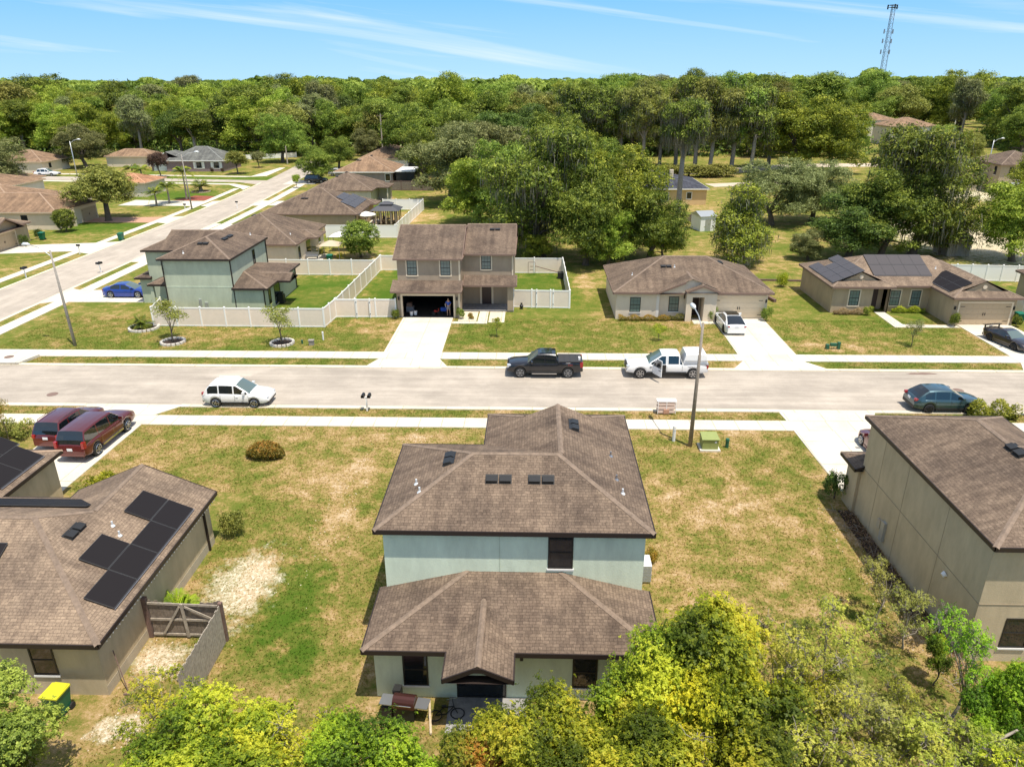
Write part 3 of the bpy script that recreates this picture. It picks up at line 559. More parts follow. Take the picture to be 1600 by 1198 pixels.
# ------------------------------------------------------------------ the green two-storey model (built twice)
def green_house(name,label,loc,rz,wall,main):
    h=House(name,label,loc,rz,True); X0,X1=-5.30,5.30; D=lambda y:y-23.35   # local y=0 at the rear upper eave
    U=[Vol(X0,X1,0,7.1,5.5,.41),Vol(-1.54,X1,3.5,10.5,5.5,.41,'WEN'),Vol(.36,3.4,4,8.65,6.28,.41,'WE')]
    gf=MB(); # gablet face
    up=h.roof(U,'shingle_brown' if main else 'shingle_dark_brown'); RU=h.R
    gf.face([(.5,8.6,6.2),(3.26,8.6,6.2),(1.88,8.6,6.84)]); h.add('gable_panel',gf,wall,up)
    ov=.3; h.walls([(X0+ov,X1-ov,.25,7.1-ov),(-1.54+ov,X1-ov,1.8,10.5-ov)],wall)
    h.ro=up
    if main:
        for x,y in ((-3.0+.0,3.2),): pass
        h.vent(-.65,2.3+.0); h.vent(1.05,2.3)
        h.roofitem('roof_vent',VENT,-2.75,3.75); h.roofitem('roof_vent',VENT,2.55,6.9)
        h.pipe(-4.0,2.55); h.pipe(-3.75,1.75); h.pipe(4.1,5.2,False); h.pipe(4.15,3.2,False); h.pipe(4.3,2.2)
    else:
        h.vent(-.4,2.3); h.vent(.9,3.2 if 0 else 2.3); h.roofitem('roof_vent',VENT,-2.9,3.4); h.pipe(-4.4,4.8); h.pipe(3.9,1.3)
    # rear one-storey wing with a gable over the slider
    low=[Vol(X0+.02,X1,-3.2,.3,2.66,.25,'WES'),Vol(-2.28,.12,-4.47,-.5,2.66,.46,'WE')]
    lo=h.roof(low,'shingle_brown' if main else 'shingle_dark_brown',skip=('N',)); 
    h.walls([(X0+ov,X1-ov,-2.63,.26)],wall,skip=('N',),name='rear_wall',roof=Roof([low[0]]))
    g=MB(); g.face([(-2.1,-4.2,2.6),(0-.06,-4.2,2.6),(-1.08,-4.2,3.06)]); h.add('gable_panel',g,wall,lo)
    if main:
        h.window('S',.25,1.32,2.28,3.72,5.2); h.window('S',-2.63,-3.97,-3.05,.58,2.08); h.window('S',-2.63,2.2,3.1,.6,2.06)
        sl=h.window('S',-2.63,-2.02,-.2,.06,2.1,name='sliding_door'); 
        cu=MB()
        for i in range(12): cu.box(-1.9+i*.05,-1.88+i*.05,-2.66,-2.648,.15,1.95); 
        j=MB(); j.box(-.545,-.53,.235,.252,3.5,5.3); h.add('expansion_joint',j,'sage_stucco')
        p=MB(); p.box(-2.3,.6,-4.3,-2.66,.0,.06); h.add('patio',p,'patio')
        lt=MB(); lt.box(.3,.42,-2.75,-2.63,1.9,2.1); h.add('wall_light',lt,'black_metal')
    else:
        h.window('S',.25,1.0,1.7,3.4,5.0,name='window'); h.window('S',-2.63,-3.7,-3.0,.6,2.1); h.window('S',-2.63,-2.0,-.3,.1,2.1,name='sliding_door')
        for x,y,z in ((X0+.33,.18,5.3),(X0+.33,-2.7,2.5),(X1-.33,-2.7,2.5),(X1-.33,.18,5.3),(X0+.24,6.75,5.3)): downpipe(h,x,y,z)
        mb=MB(); mb.box(-5.12,-4.998,2.9,3.2,.4,1.2); mb.box(-5.1,-4.998,3.5,3.75,.7,1.5); h.add('meter_box',mb,'galvanised')
        b=MB(); b.box(-5.015,-4.99,.25,6.8,2.72,2.78); h.add('wall_band',b,'green_stucco')
    # front side: porch roof, garage with its own low roof
    fr=h.roof([Vol(X0+1.2,-1.4,6.8,9.1,2.7,.3,'WN'),Vol(-1.54,X1,10.0,11.7,2.7,.35,'WEN')],'shingle_brown' if main else 'shingle_dark_brown')
    h.walls([(-1.2,X1-ov,10.0,11.3)],wall,name='garage_wall')
    h.garage('N',11.3,-.6,4.4,2.2,'garage_cream','white_trim'); h.box('front_door','door_brown','N',6.8,-3.2,-2.2,0,.05,.02,2.1)
    h.window('N',10.2,0,1.0,3.5,5.0,trim='white_trim'); h.window('N',10.2,2.8,3.8,3.5,5.0,trim='white_trim'); c=MB(); c.box(-4.0,-3.7,8.6,8.9,0,2.6); h.add('porch_post',c,wall)
    return h
A=green_house('house','pale green two-storey house in the foreground with brown hip roofs on two levels',(-.67,23.35),0,'green_stucco',True)
I_=green_house('house','sage green two-storey house with dark downpipes on the fenced corner lot',(-28.7,73.3),PI/2,'sage_stucco',False)
mt=MB(); mt.box(-5.16,-4.998,27,28,.4,.6)

# ------------------------------------------------------------------ near left: beige ranch with panels, and its neighbour
B=House('house','beige one-storey house at the left edge with black solar panels on its brown roof',(-20,25))
B.roof([Vol(-27.5,-15.33,20.12,29.9,2.7,.43),Vol(-22.1,-15.33,24,30.66,2.7,.43,'WE')],'shingle_brown')
B.ro.data.materials[0]=MAT['shingle_light_brown']; B.walls([(-27.1,-15.68,20.5,29.5),(-21.75,-15.68,24,30.3)],'beige_stucco')
B.solar(-15.62,25.3,4,1,1.74,1.2); B.solar(-16.72,25.3,4,1,1.74,1.2,skip=((0,0),(2,0)))
B.solar(-21.9,22.3,2,1,1.3,1.7)
B.solar(-22.9,29.0,4,2,1.7,1.0)
B.vent(-18.7,25.0); B.pipe(*at(174,813,4.0)); B.pipe(*at(185,828,3.8))
B.window('S',20.5,-18.25,-17.35,.95,2.35); B.window('S',20.5,-21.4,-20.4,.95,2.2)
b=MB(); b.box(-15.684,-15.672,20.5,30.3,.0,.45); B.add('wall_base',b,'light_beige_stucco')
s_=MB()
for i in range(44): s_.box(-15.36,-15.31,20.6+i*.225,20.63+i*.225,2.44,2.49)
B.add('string_light',s_,'white_plastic',B.ro); downpipe(B,-15.62,29.6,2.6)
Cc=House('house','one-storey beige house cut by the left edge, in front of the two maroon vehicles',(-28,32))
Cc.roof([Vol(-34,-25.43,26,36.0,2.7,.4),Vol(-31.5,-25.43,30,34.7,2.7,.4,'WE')] if False else [Vol(-34,-25.43,27.0,34.75,2.7,.42)],'shingle_light_brown')
Cc.walls([(-33.6,-25.78,27.4,34.4)],'beige_stucco'); Cc.solar(-25.75,32.0,2,1,1.7,1.5); Cc.solar(-27.1,32.0,3,1,1.3,1.1)
# ------------------------------------------------------------------ near right: beige two-storey
D=House('house','large beige two-storey house at the right edge, blank side wall and brown roof',(22,28))
RD=D.roof([Vol(16.78,29.5,22.78,31.45,5.5,.42),Vol(16.78,23.5,26.6,34.1,5.5,.42,'WEN')],'shingle_brown'); 
D.walls([(17.0,29.2,23.1,31.2),(17.0,23.2,25,33.8)],'beige_stucco',holes=())
j=MB(); j.box(16.985,17.0,23.1,33.8,2.72,2.74)
for y in (26.2,29.6,32.0): j.box(16.99,16.998,y,y+.012,0,5.3)
j.box(17.0,29.2,23.08,23.1,2.72,2.75); D.add('expansion_joint',j,'tan_joint')
D.vent(20.1,27.7); mb=MB(); mb.box(16.86,17.0,30.4,30.75,.5,1.5); D.add('meter_box',mb,'galvanised'); mb=MB(); mb.box(16.9,17.0,30.9,31.2,.9,1.35); D.add('meter_box',mb,'light_beige_stucco')
mb=MB(); mb.tube([(16.99,25.4,2.4),(16.86,25.4,2.33)],[.13,.09],12); D.add('wall_light',mb,'white_plastic')
mb=MB(); mb.tube([(16.75,24.9,.0),(16.75,24.9,1.0),(16.75,24.5,1.05),(16.75,24.5,.0)],.02,6); D.add('vent_pipe',mb,'white_plastic')
D.window('S',23.1,18.2,19.2,.7,2.1); D.window('S',23.1,21,22,.7,2.1); D.window('S',23.1,20.5,21.5,3.7,5.2)
D.roof([Vol(16.55,23.5,33.6,35.5,2.7,.35,'WEN')],'shingle_brown'); D.walls([(16.85,23.2,33.82,35.1)],'beige_stucco',name='garage_wall')
D.garage('N',35.1,17.6,22.4,2.2,'garage_tan','cream_trim')

# ------------------------------------------------------------------ across the road: taupe gabled two-storey with the open garage
E_=House('house','taupe two-storey house across the road with an open garage and two side-gabled roofs',(-7.6,72))
ru=E_.roof([Vol(-13.3,-6.72,68.4,79.2,5.5,.415,'SN')],'shingle_dark_brown',trim='brown_trim',fh=.16); R1=E_.R
E_.walls([(-13.0,-7.0,68.72,78.9)],'taupe_stucco',roof=R1,holes=[('S',68.72,-12.85,-7.15,0,2.6)])
E_.roof([Vol(-6.72,-1.72,70.5,80.4,5.5,.41,'SN')],'shingle_light_brown' if False else 'shingle_dark_brown',trim='brown_trim',fh=.16,name='roof'); R2=E_.R
E_.vent(-3.9,74.5)
E_.walls([(-7.0,-2.02,70.85,80.1)],'taupe_stucco',z0=2.6,roof=R2,name='upper_wall'); E_.walls([(-7.0,-2.02,71.9,80.1)],'taupe_stucco',top=2.7,name='porch_wall')
E_.roof([Vol(-13.45,-6.75,66.9,68.75,2.72,.36,'S')],'shingle_dark_brown',trim='brown_trim',fh=.16,skip=('N',))
E_.walls([(-13.0,-7.0,67.6,68.75)],'taupe_stucco',holes=[('S',67.6,-12.45,-7.6,0,2.15)],skip=('N',),name='garage_wall')
E_.roof([Vol(-6.75,-1.6,69.2,70.9,2.75,.38,'S')],'shingle_dark_brown',trim='brown_trim',fh=.16,skip=('N',))
for (a,b,z0,z1,pl) in ((-12.05,-11.1,3.85,5.3,68.72),(-8.85,-7.9,3.85,5.3,68.72)): E_.window('S',pl,a,b,z0,z1,trim='cream_trim',glass='pale_glass',bars=True)
E_.window('S',70.85,-5.1,-4.15,3.95,5.4,trim='cream_trim',glass='pale_glass',bars=True)
E_.box('front_door','door_brown','S',71.9,-5.15,-4.2,0,.05,.15,2.3); t=MB()
for q in ((-5.35,-5.16,.15,2.5),(-4.19,-4.0,.15,2.5),(-5.16,-4.19,2.32,2.5)): sbox(t,'S',71.9,q[0],q[1],0,.06,q[2],q[3])
E_.add('door_trim',t,'cream_trim'); p=MB(); p.box(-7.0,-1.9,69.6,71.9,0,.14); E_.add('porch_floor',p,'patio'); p=MB(); p.box(-2.5,-1.95,69.5,70.0,.14,2.6); E_.add('porch_post',p,'taupe_stucco')
t=MB(); 
for q in ((-12.63,-12.46,0,2.35),(-7.59,-7.42,0,2.35),(-12.46,-7.59,2.16,2.35)): sbox(t,'S',67.6,q[0],q[1],0,.06,q[2],q[3])
t.box(-7.12,-6.98,67.58,67.7,0,2.6); t.box(-7.12,-6.98,68.7,68.8,3.3,5.3); t.box(-2.1,-1.98,70.8,70.95,2.9,5.3); E_.add('door_trim',t,'cream_trim')
g=MB(); g.box(-12.9,-7.1,67.7,74.5,.012,.03); g.box(-12.9,-7.1,74.4,74.5,0,2.6); g.box(-12.95,-12.85,67.8,74.5,0,2.6); g.box(-7.15,-7.05,67.8,74.5,0,2.6); E_.add('garage_interior',g,'interior_shade')  # near-black floor and walls hold the shade of the open garage as colour
g=MB(); g.box(-12.4,-7.65,67.9,70.3,2.25,2.3); E_.add('garage_door',g,'cream_trim')
for x in (-12.8,-7.25): E_.box('wall_light','black_metal','S',67.6,x-.07,x+.07,0,.14,1.75,2.05)
# ------------------------------------------------------------------ cream ranch
Fh=House('house','cream one-storey house across the road with a white car on its driveway',(15,72))
gv=Vol(11.6,17.15,67.06,73,2.7,.4,'WE',zz={'E':3.05}); pv=Vol(14.2,17.25,66.5,69,2.95,.4,'WE')
Fh.roof([Vol(7.5,22.45,67.1,77.9,2.7,.418),gv,pv],'shingle_brown',trim='brown_trim')
Fh.walls([(7.85,11.75,67.45,77.5),(7.85,22.1,67.75,77.5)],'cream_stucco',holes=[('S',67.75,14.85,15.95,0,2.35)])
g=MB(); g.face([(11.95,67.3,2.62),(17.1,67.3,2.62),(17.1,67.3,3.0),(14.9,67.3,3.92)]); g.face([(14.3,66.75,2.8),(17.15,66.75,2.8),(15.72,66.75,3.42)]); Fh.add('gable_panel',g,'cream_stucco',Fh.ro)
p=MB(); p.box(14.3,14.85,66.75,67.75,0,2.8); p.box(15.95,17.1,66.75,67.75,0,2.8); p.box(14.85,15.95,66.75,67.3,2.35,2.8); Fh.add('porch_wall',p,'cream_stucco')
g=MB(); g.box(14.7,16.1,69.0,69.05,0,2.4); g.box(14.7,14.75,67.8,69,0,2.4); g.box(16.05,16.1,67.8,69,0,2.4); Fh.add('entry_recess',g,'cream_stucco'); Fh.box('front_door','door_brown','S',69.0,14.85,15.95,0,.05,.02,2.2)
Fh.window('S',67.45,9.15,10.15,.7,2.15,bars=True,glass='pale_glass'); Fh.window('S',67.75,12.85,13.8,.7,2.15,bars=True,glass='pale_glass')
Fh.garage('S',67.75,17.15,21.75,2.13,'garage_cream','cream_trim'); Fh.vent(12.9,70.9) ; Fh.vent(18.3,71.9); Fh.pipe(9.6,70.3); Fh.pipe(13.7,70.8)
for x in (16.95,21.95): Fh.box('wall_light','black_metal','S',67.75,x-.06,x+.06,0,.12,1.6,1.9)
p=MB(); p.box(11.62,11.9,67.44,67.8,0,2.6); Fh.add('corner_trim',p,'white_stucco'); downpipe(Fh,14.2,67.4,2.6,2.0)
# ------------------------------------------------------------------ tan ranch with three arrays
G_=House('house','tan one-storey house across the road with three solar arrays on its roof',(36,73))
G_.roof([Vol(28.6,44.3,69.9,79.0,2.7,.42),Vol(28.6,34.7,69.45,75,2.7,.42,'WES',ss={'S':.42}),Vol(29.6,33.7,70.35,75,3.1,.42,'WE'),Vol(38.15,44.5,65.75,75,2.7,.42,'WES'),Vol(39.2,43.5,66.7,75,3.12,.42,'WE')],'shingle_brown',trim='brown_trim')
G_.ro.data.materials[0]=MAT['shingle_light_brown']
G_.walls([(28.95,43.9,70.5,78.65),(28.95,34.4,69.85,75),(38.5,44.15,66.9-.7,75)],'tan_stucco',holes=[('S',69.85,32.75,34.4,0,2.4)])
g=MB(); g.face([(29.9,70.5,3.0),(33.4,70.5,3.0),(31.65,70.5,3.86)]); g.face([(39.5,66.85,3.0),(43.2,66.85,3.0),(41.35,66.85,3.92)]); G_.add('gable_panel',g,'tan_stucco',G_.ro)
v=MB()
for x,y,z in ((31.65,70.49,3.42),(41.35,66.84,3.45)): v.tube([(x,y,z),(x,y-.05,z)],.2,16)
G_.add('gable_vent',v,'cream_trim',G_.ro)
g=MB(); g.box(32.75,34.4,71.3,71.35,0,2.45); g.box(32.7,32.75,69.9,71.3,0,2.45); G_.add('entry_recess',g,'tan_stucco'); G_.box('front_door','door_brown','S',71.3,32.85,33.9,0,.05,.02,2.2)
G_.window('S',69.85,30.55,31.5,.75,2.25,trim='cream_trim',bars=True,glass='pale_glass'); G_.window('S',70.5,34.75,35.7,.6,2.1,trim='cream_trim',bars=True,glass='pale_glass'); G_.window('S',70.5,36.75,37.65,.6,2.1,trim='cream_trim',bars=True,glass='pale_glass')
G_.garage('S',66.2,39.1,43.75,2.1,'garage_tan','cream_trim')
for x in (38.7,44.0): G_.box('wall_light','black_metal','S',66.2,x-.06,x+.06,0,.12,1.5,1.8)
G_.solar(28.95,73.6,4,3,1.72,1.03,skip=((0,1),),cells='solar_sky_grey'); G_.solar(36.0,71.35,5,2,1.12,1.72,cells='solar_sky_grey'); G_.solar(38.5,69.6,3,2,1.6,1.05)
G_.pipe(39.6,72.5); G_.vent(32.6,76.6)
G_.ro=G_.ro
# ------------------------------------------------------------------ houses behind, left of the centre
def ranch(label,vols,walls,wall,sh,trim='brown_trim',wins=(),vents=(),group=None,name='house'):
    x0=min(v.r[0] for v in vols); x1=max(v.r[1] for v in vols); y0=min(v.r[2] for v in vols); y1=max(v.r[3] for v in vols)
    h=House(name,label,((x0+x1)/2,(y0+y1)/2),group=group); h.roof(vols,sh,trim=trim); h.walls(walls,wall)
    for w in wins: h.window(*w[:6],**(w[6] if len(w)>6 else {}))
    for v in vents: h.vent(*v)
    return h
J=ranch('cream one-storey house directly behind the sage two-storey house, brown hip roof',[Vol(-41.5,-28.7,88.1,101.5,2.7,.42,'WESN'),Vol(-30.6,-27.4,92.4,96.5,2.7,.3,'ESN')],[(-41.1,-29.05,88.5,101.1)],'cream_stucco','shingle_brown',
  wins=[('E',-29.05,89.5,90.3,.5,2.1),('E',-29.05,98.5,99.4,.8,2.2)],vents=[(-36.2,95.5),(-34.5,96.9),(-33.3,97.5)]); J.box('sliding_door','glass','E',-29.05,92.9,94.6,0,.04,.1,2.1); J.box('wall_light','black_metal','E',-29.05,96.2,96.5,0,.15,1.8,2.2); J.pipe(-30.3,91)
K=ranch('brown-roofed one-storey house with a grey solar array, beside the covered gazebo',[Vol(-41,-26.2,109.8,123.6,2.7,.42),Vol(-28.4,-25.2,119.5,123.0,2.7,.25,'ESN')],[(-40.6,-26.55,110.2,123.2)],'tan_stucco','shingle_brown',vents=[(-35,113.8),(-33.4,117.5)],wins=[('E',-26.55,112,113,.6,2.1)])
K.solar(-27.2,116.9,5,3,1.7,1.15,skip=((0,2),(4,2)),cells='solar_sky_grey'); downpipe(K,-26.5,110.1,2.6)
Lh=ranch('one-storey house with white walls and plain brown hip roof, third behind the corner house',[Vol(-40.8,-29.1,134.8,147.2,2.7,.42),Vol(-30.9,-26.8,139,144,2.75,.2,'ESN')],[(-40.4,-29.45,135.2,146.8)],'cream_stucco','shingle_brown',vents=[(-36.4,139.6),(-35,141)])
p=MB(); p.box(-27.3,-27.1,139.2,139.4,0,2.6); p.box(-29.4,-27.2,142,143.6,0,2.3); Lh.add('porch_post',p,'cream_stucco')
M_=ranch('tan-roofed grey house with a white flat lanai roof at its right end',[Vol(-43.5,-30.2,163.2,177.5,2.7,.42)],[(-43.1,-30.6,163.6,177.1)],'grey_stucco','shingle_tan',trim='white_trim',vents=[(-38.6,167.8),(-36.5,171)],wins=[('S',163.6,-32.2,-31.2,.8,2.2,dict(trim='white_trim'))])
def lanai(h,x0,x1,y0,y1):
    mb=MB(); mb.box(x0,x1,y0,y1,2.55,2.68); r=h.add('lanai_roof',mb,'white_trim'); mb=MB(); mb.box(x0+.15,x1-.15,y0+.15,y1-.15,0,2.54); h.add('lanai_screen',mb,'black_plastic'); mb=MB()
    for x in (x0+.12,(x0+x1)/2+.3,x1-.12): mb.box(x-.05,x+.05,y0+.08,y0+.145,0,2.54)
    h.add('lanai_post',mb,'black_metal')
lanai(M_,-30.1,-25.9,164.2,173.5)
N_=ranch('farthest tan-roofed house of the row, cream walls and a dark screened lanai, partly behind trees',[Vol(-44.5,-31.5,192,210,2.7,.42),Vol(-36.2,-27.5,197.5,206,2.7,.4,'ESN')],[(-44.1,-31.9,192.4,209.6),(-34,-27.9,197.9,205.6)],'white_stucco','shingle_tan',trim='tan_trim',wins=[('S',192.4,-36.8,-35.9,1,2.1)])
lanai(N_,-31.4,-27,192.8,197.4)
# left side of the side street
O_=ranch('light brown one-storey house at the left with an entry behind the round green shrub',[Vol(-96,-77.5,110.8,130,2.7,.3),Vol(-84.8,-72.2,110.8,122.5,2.7,.36,'ESN')],[(-95.6,-77.5,111.2,129.6),(-80.5,-72.6,111.2,122.1)],'cream_stucco','shingle_tan',trim='tan_trim',wins=[('S',111.2,-78.2,-77.2,.9,2.2)])
O_.garage('E',-72.6,117.6,121.8,2.1,'garage_tan','cream_trim')
for y in (112.6,114.2): O_.box('porch_post','cream_trim','E',-72.6,y,y+.4,.4,.8,0,2.5)
g=MB(); g.face([(-72.9,112.4,2.6),(-72.9,117.8,2.6),(-72.9,115.1,3.8)]); O_.add('gable_panel',g,'tan_stucco')
P_=ranch('corner of a tan house with a closed garage door at the left edge',[Vol(-92,-71.4,92,103.3,2.7,.35),Vol(-78,-70.4,93.5,100.5,2.7,.45,'SN')],[(-91.6,-71.8,92.4,102.9),(-78,-71.3,94,100.1)],'tan_stucco','shingle_light_brown'); P_.garage('E',-71.3,94.6,99.4,2.15,'garage_tan','cream_trim')
Q_=ranch('light brown roofed house behind the garage house at the left edge',[Vol(-126,-99.3,138.5,151.5,2.7,.3),Vol(-112,-102,145,156,2.7,.35,'WEN')],[(-125.6,-99.7,138.9,151.1)],'white_stucco','shingle_tan',trim='tan_trim',wins=[('E',-99.7,140.5,141.3,1,2.1)])
R_=ranch('small far house at the left edge half hidden by a grey-green tree',[Vol(-134,-120.6,184,196,2.7,.4)],[(-133.6,-121,184.4,195.6)],'cream_stucco','shingle_tan',trim='tan_trim',wins=[('E',-121,187,188,1,2.2)])
S_=ranch('house with an orange clay roof behind the palm trees',[Vol(-90,-75.5,145,154,2.7,.3)],[(-89.6,-75.9,145.4,153.6)],'cream_stucco','shingle_terracotta',trim='tan_trim')
T_=ranch('brick house with a grey hip roof and white shutters facing the side street',[Vol(-92,-76.8,187.2,199.5,2.7,.47),Vol(-96.5,-87,188.5,199,2.7,.4,'WEN')],[(-91.6,-77.2,187.6,199.1),(-96.1,-87.4,189.1,198)],'brick','shingle_grey',trim='white_trim')
for a in (-84.0,-79.6): T_.window('S',187.6,a,a+1.3,.8,2.3,trim='white_trim')
for a in (-84.75,-82.5,-80.35,-78.1): T_.box('shutter','white_trim','S',187.6,a,a+.55,.0,.06,.75,2.35)
T_.garage('S',189.1,-95.4,-92.3,2.2,'white_trim','white_trim')
U_=ranch('far light brown roof between the two large trees left of the brick house',[Vol(-113,-100,198,206,2.7,.4)],[(-112.6,-100.4,198.4,205.6)],'cream_stucco','shingle_tan',trim='tan_trim')
# right and far right
V_=ranch('gold-walled house with a slate-blue roof behind the tall palm-like oak trunk',[Vol(14,31.4,135.7,152,2.9,.26)],[(14.4,31.0,136.1,151.6)],'gold_stucco','shingle_slate',trim='white_trim',vents=[(21,142)],wins=[('S',136.1,27.5,28.3,1.1,2.2,dict(trim='white_trim')),('S',136.1,22.5,24.2,.8,2.1,dict(trim='white_trim',bars=True,glass='pale_glass'))])
g=MB(); g.box(25,25.7,141,141.6,3,5.6); V_.add('chimney',g,'cream_trim',V_.ro)
Yg=House('house','tan two-storey house with an attached garage far right behind the sandy lot',(93,155))
Yg.roof([Vol(84,91.2,154.5,161,2.7,.3)],'shingle_dark_brown',trim='brown_trim'); Yg.walls([(84.4,91,155,160.6)],'tan_stucco'); Yg.box('garage_door','garage_cream','S',155,86,90.6,0,.04,0,1.9)
Yg.roof([Vol(90.4,101,150.5,162,5.5,.4)],'shingle_dark_brown',trim='brown_trim'); Yg.walls([(90.8,100.6,151,161.6)],'tan_stucco'); Yg.window('W',90.8,152.2,153.0,3.4,5.0); Yg.window('S',151,92.5,93.3,3.4,5.0); Yg.window('S',151,94.2,94.7,2.6,3.1)
Yp=House('house','white two-storey house with a pinkish roof among the far trees, below the lattice tower',(128,268))
Yp.roof([Vol(118,134,262,276,6.2,.35)],'shingle_tan',trim='pink_stucco'); Yp.walls([(118.4,133.6,262.4,275.6)],'white_stucco')
for x in (120.0,122.4,127): Yp.window('S',262.4,x,x+1.2,3.8,5.4)
Yq=House('house','second pale two-storey house behind, its roof just left of the pinkish one',(122,292)); Yq.roof([Vol(116,131,285,298,7,.33)],'shingle_tan',trim='pink_stucco'); Yq.walls([(116.4,130.6,285.4,297.6)],'white_stucco'); Yq.window('S',285.4,118,119.2,4,5.5)
for i,(px,py,w_) in enumerate(((1232,368,12),(1585,192,14))):
    x,y=at(px,py-18 if i else 235,3 if i else 3)
x,y=at(1236,368*0+233,3); 
Yr=ranch('small pale roof peeking through the far trees at the right edge',[Vol(176,194,262,276,3.5,.35)],[(176.4,193.6,262.4,275.6)],'cream_stucco','shingle_tan',trim='tan_trim')
# piece of a house at the right edge beyond the fence
Hh=ranch('dark-roofed corner of a house cut by the right edge, past the white fence',[Vol(49.9,62,63,76.3,2.75,.42)],[(50.25,61.6,63.3,75.95)],'tan_stucco','shingle_dark_brown')
# ------------------------------------------------------------------ ground, roads, walks
def sheet(name,mat,polys,z,label=None,kind='structure',cat=None,group=None,thick=0):
    mb=MB()
    for p in polys:
        if len(p)==4 and not isinstance(p[0],tuple): x0,x1,y0,y1=p; p=[(x0,y0),(x1,y0),(x1,y1),(x0,y1)]
        mb.face([(x,y,z) for x,y in p])
        if thick:
            for i in range(len(p)):
                a,b_=p[i],p[(i+1)%len(p)]; mb.face([(a[0],a[1],z-thick),(b_[0],b_[1],z-thick),(b_[0],b_[1],z),(a[0],a[1],z)])
    o=ob(name,mb,mat); tag(o,label,cat,group,kind); return o
mb=MB(); Gx=[-5000,-600,-160,-60,0,60,160,600,5000]; Gy=[-3000,-60,0,60,130,260,700,5800]
for i in range(len(Gx)-1):
    for j in range(len(Gy)-1): mb.face([(Gx[i],Gy[j],0),(Gx[i+1],Gy[j],0),(Gx[i+1],Gy[j+1],0),(Gx[i],Gy[j+1],0)])
tag(ob('ground',mb,'lawn'),kind='structure')
RN,RF=46.75,54.15
def bend(y): return 0 if y<118 else -((y-118)/52.)**1.6*2.4
ys=[40,60,80,100,118,130,142,154,166,178,190,202,214]
def strip(x0,x1,ys): return [[(x0+bend(a),a),(x1+bend(a),a),(x1+bend(b),b),(x0+bend(b),b)] for a,b in zip(ys,ys[1:])]
sheet('road','asphalt',[(-51,140,RN,RF)],.006)
sheet('side_road','asphalt_side',strip(-58.2,-51.0,[20]+ys),.010)
sheet('side_road_branch','asphalt_side',[[(-58.2,158),(-58.6,170),(-130,180),(-130,172.5),(-66,167.5),(-60.5,163.5)]],.014)
sheet('kerb','kerb_concrete',[(-50.6,-12.95,RF,RF+.42),(-7.2,16.2,RF,RF+.42),(22.9,38.6,RF,RF+.42),(44.6,140,RF,RF+.42),(-50.6,-31.5,RN-.42,RN),(-24.7,17.0,RN-.42,RN),(23,140,RN-.42,RN)],.07,thick=.07)
sheet('driveway_apron','kerb_concrete',[(-12.95,-7.2,RF,RF+.42),(16.2,22.9,RF,RF+.42),(38.6,44.6,RF,RF+.42),(-31.5,-24.7,RN-.42,RN),(17.0,23,RN-.42,RN)],.045,thick=.045)
sheet('side_kerb','kerb_concrete',strip(-51.0,-50.6,[57,66,72,77.3,84,90,96,104,112,116,124,133,142,154,166])+strip(-58.6,-58.2,[20]+ys[1:9])+[[(-51,54.6),(-50.6,57),(-51,57)],[(-51,54.15),(-48,54.15),(-48,54.57),(-50,55.2),(-50.6,57),(-51,57)]],.06,thick=.06)
sheet('pavement','concrete_walk',[(-47,140,56.25,57.8),(-60,140,43.5,44.95)],.052,thick=.052)
sheet('side_pavement','concrete_walk_side',strip(-49.5,-48.0,[57.8,64,72,77,90,104,118,130,142,154,166,180])+strip(-61.6,-60.4,[30,70,80,94,104,118,130,142,152,157])+[[(-49.5,57.8),(-49.5,56.8),(-48.3,56.25),(-47,56.25),(-47,57.8)]],.048,thick=.048)
sheet('driveway','concrete_drive',[[(-12.5,57.8),(-7.6,57.8),(-7.65,67.6),(-12.45,67.6)],[(-12.6,56.25),(-13.3,54.57),(-6.8,54.57),(-7.6,56.25)]],.04,thick=.04)
sheet('driveway','concrete_drive',[[(17.0,57.8),(21.8,57.8),(21.85,67.75),(17.1,67.75)],[(17.0,56.25),(15.9,54.57),(23.2,54.57),(21.9,56.25)]],.04,thick=.04)
sheet('driveway','concrete_drive',[[(39.15,57.8),(44.1,57.8),(44.1,66.2),(39.2,66.2)],[(39.1,56.25),(38.3,54.57),(45,54.57),(44.1,56.25)]],.04,thick=.04)
sheet('driveway','concrete_drive',[[(17.2,35.1),(22.6,35.1),(22.6,43.5),(17.0,43.5)],[(17.0,44.95),(22.6,44.95),(23.4,RN-.42),(16.9,RN-.42)]],.04,thick=.04)
sheet('driveway','concrete_drive',[[(-31,34.75),(-26.2,34.75),(-26.0,43.5),(-31,43.5)],[(-31,44.95),(-25.9,44.95),(-24.8,RN-.42),(-31.3,RN-.42)]],.04,thick=.04)
sheet('driveway','concrete_drive',[[(-48,72.2),(-40.2,72.2),(-40.2,76.8),(-48,76.8)],[(-50.6,71.6),(-49.5,72.2),(-49.5,76.8),(-50.6,77.4)]],.04,thick=.04)
sheet('driveway','concrete_drive',[(-48,-41.8,90.5,95.5),(-50.6,-49.5,90,96)],.04,thick=.04); sheet('driveway','concrete_drive',[(-48,-43,111.6,116),(-51,-49.7,111,116.6)],.04,thick=.04)
sheet('driveway','concrete_drive',[(-48.3,-43,134.8,140),(-51.8,-50,134.5,140.4)],.04,thick=.04); sheet('driveway','concrete_drive',[(-50,-48,163.8,170),(-55,-50.2,163.5,170.5)],.034)
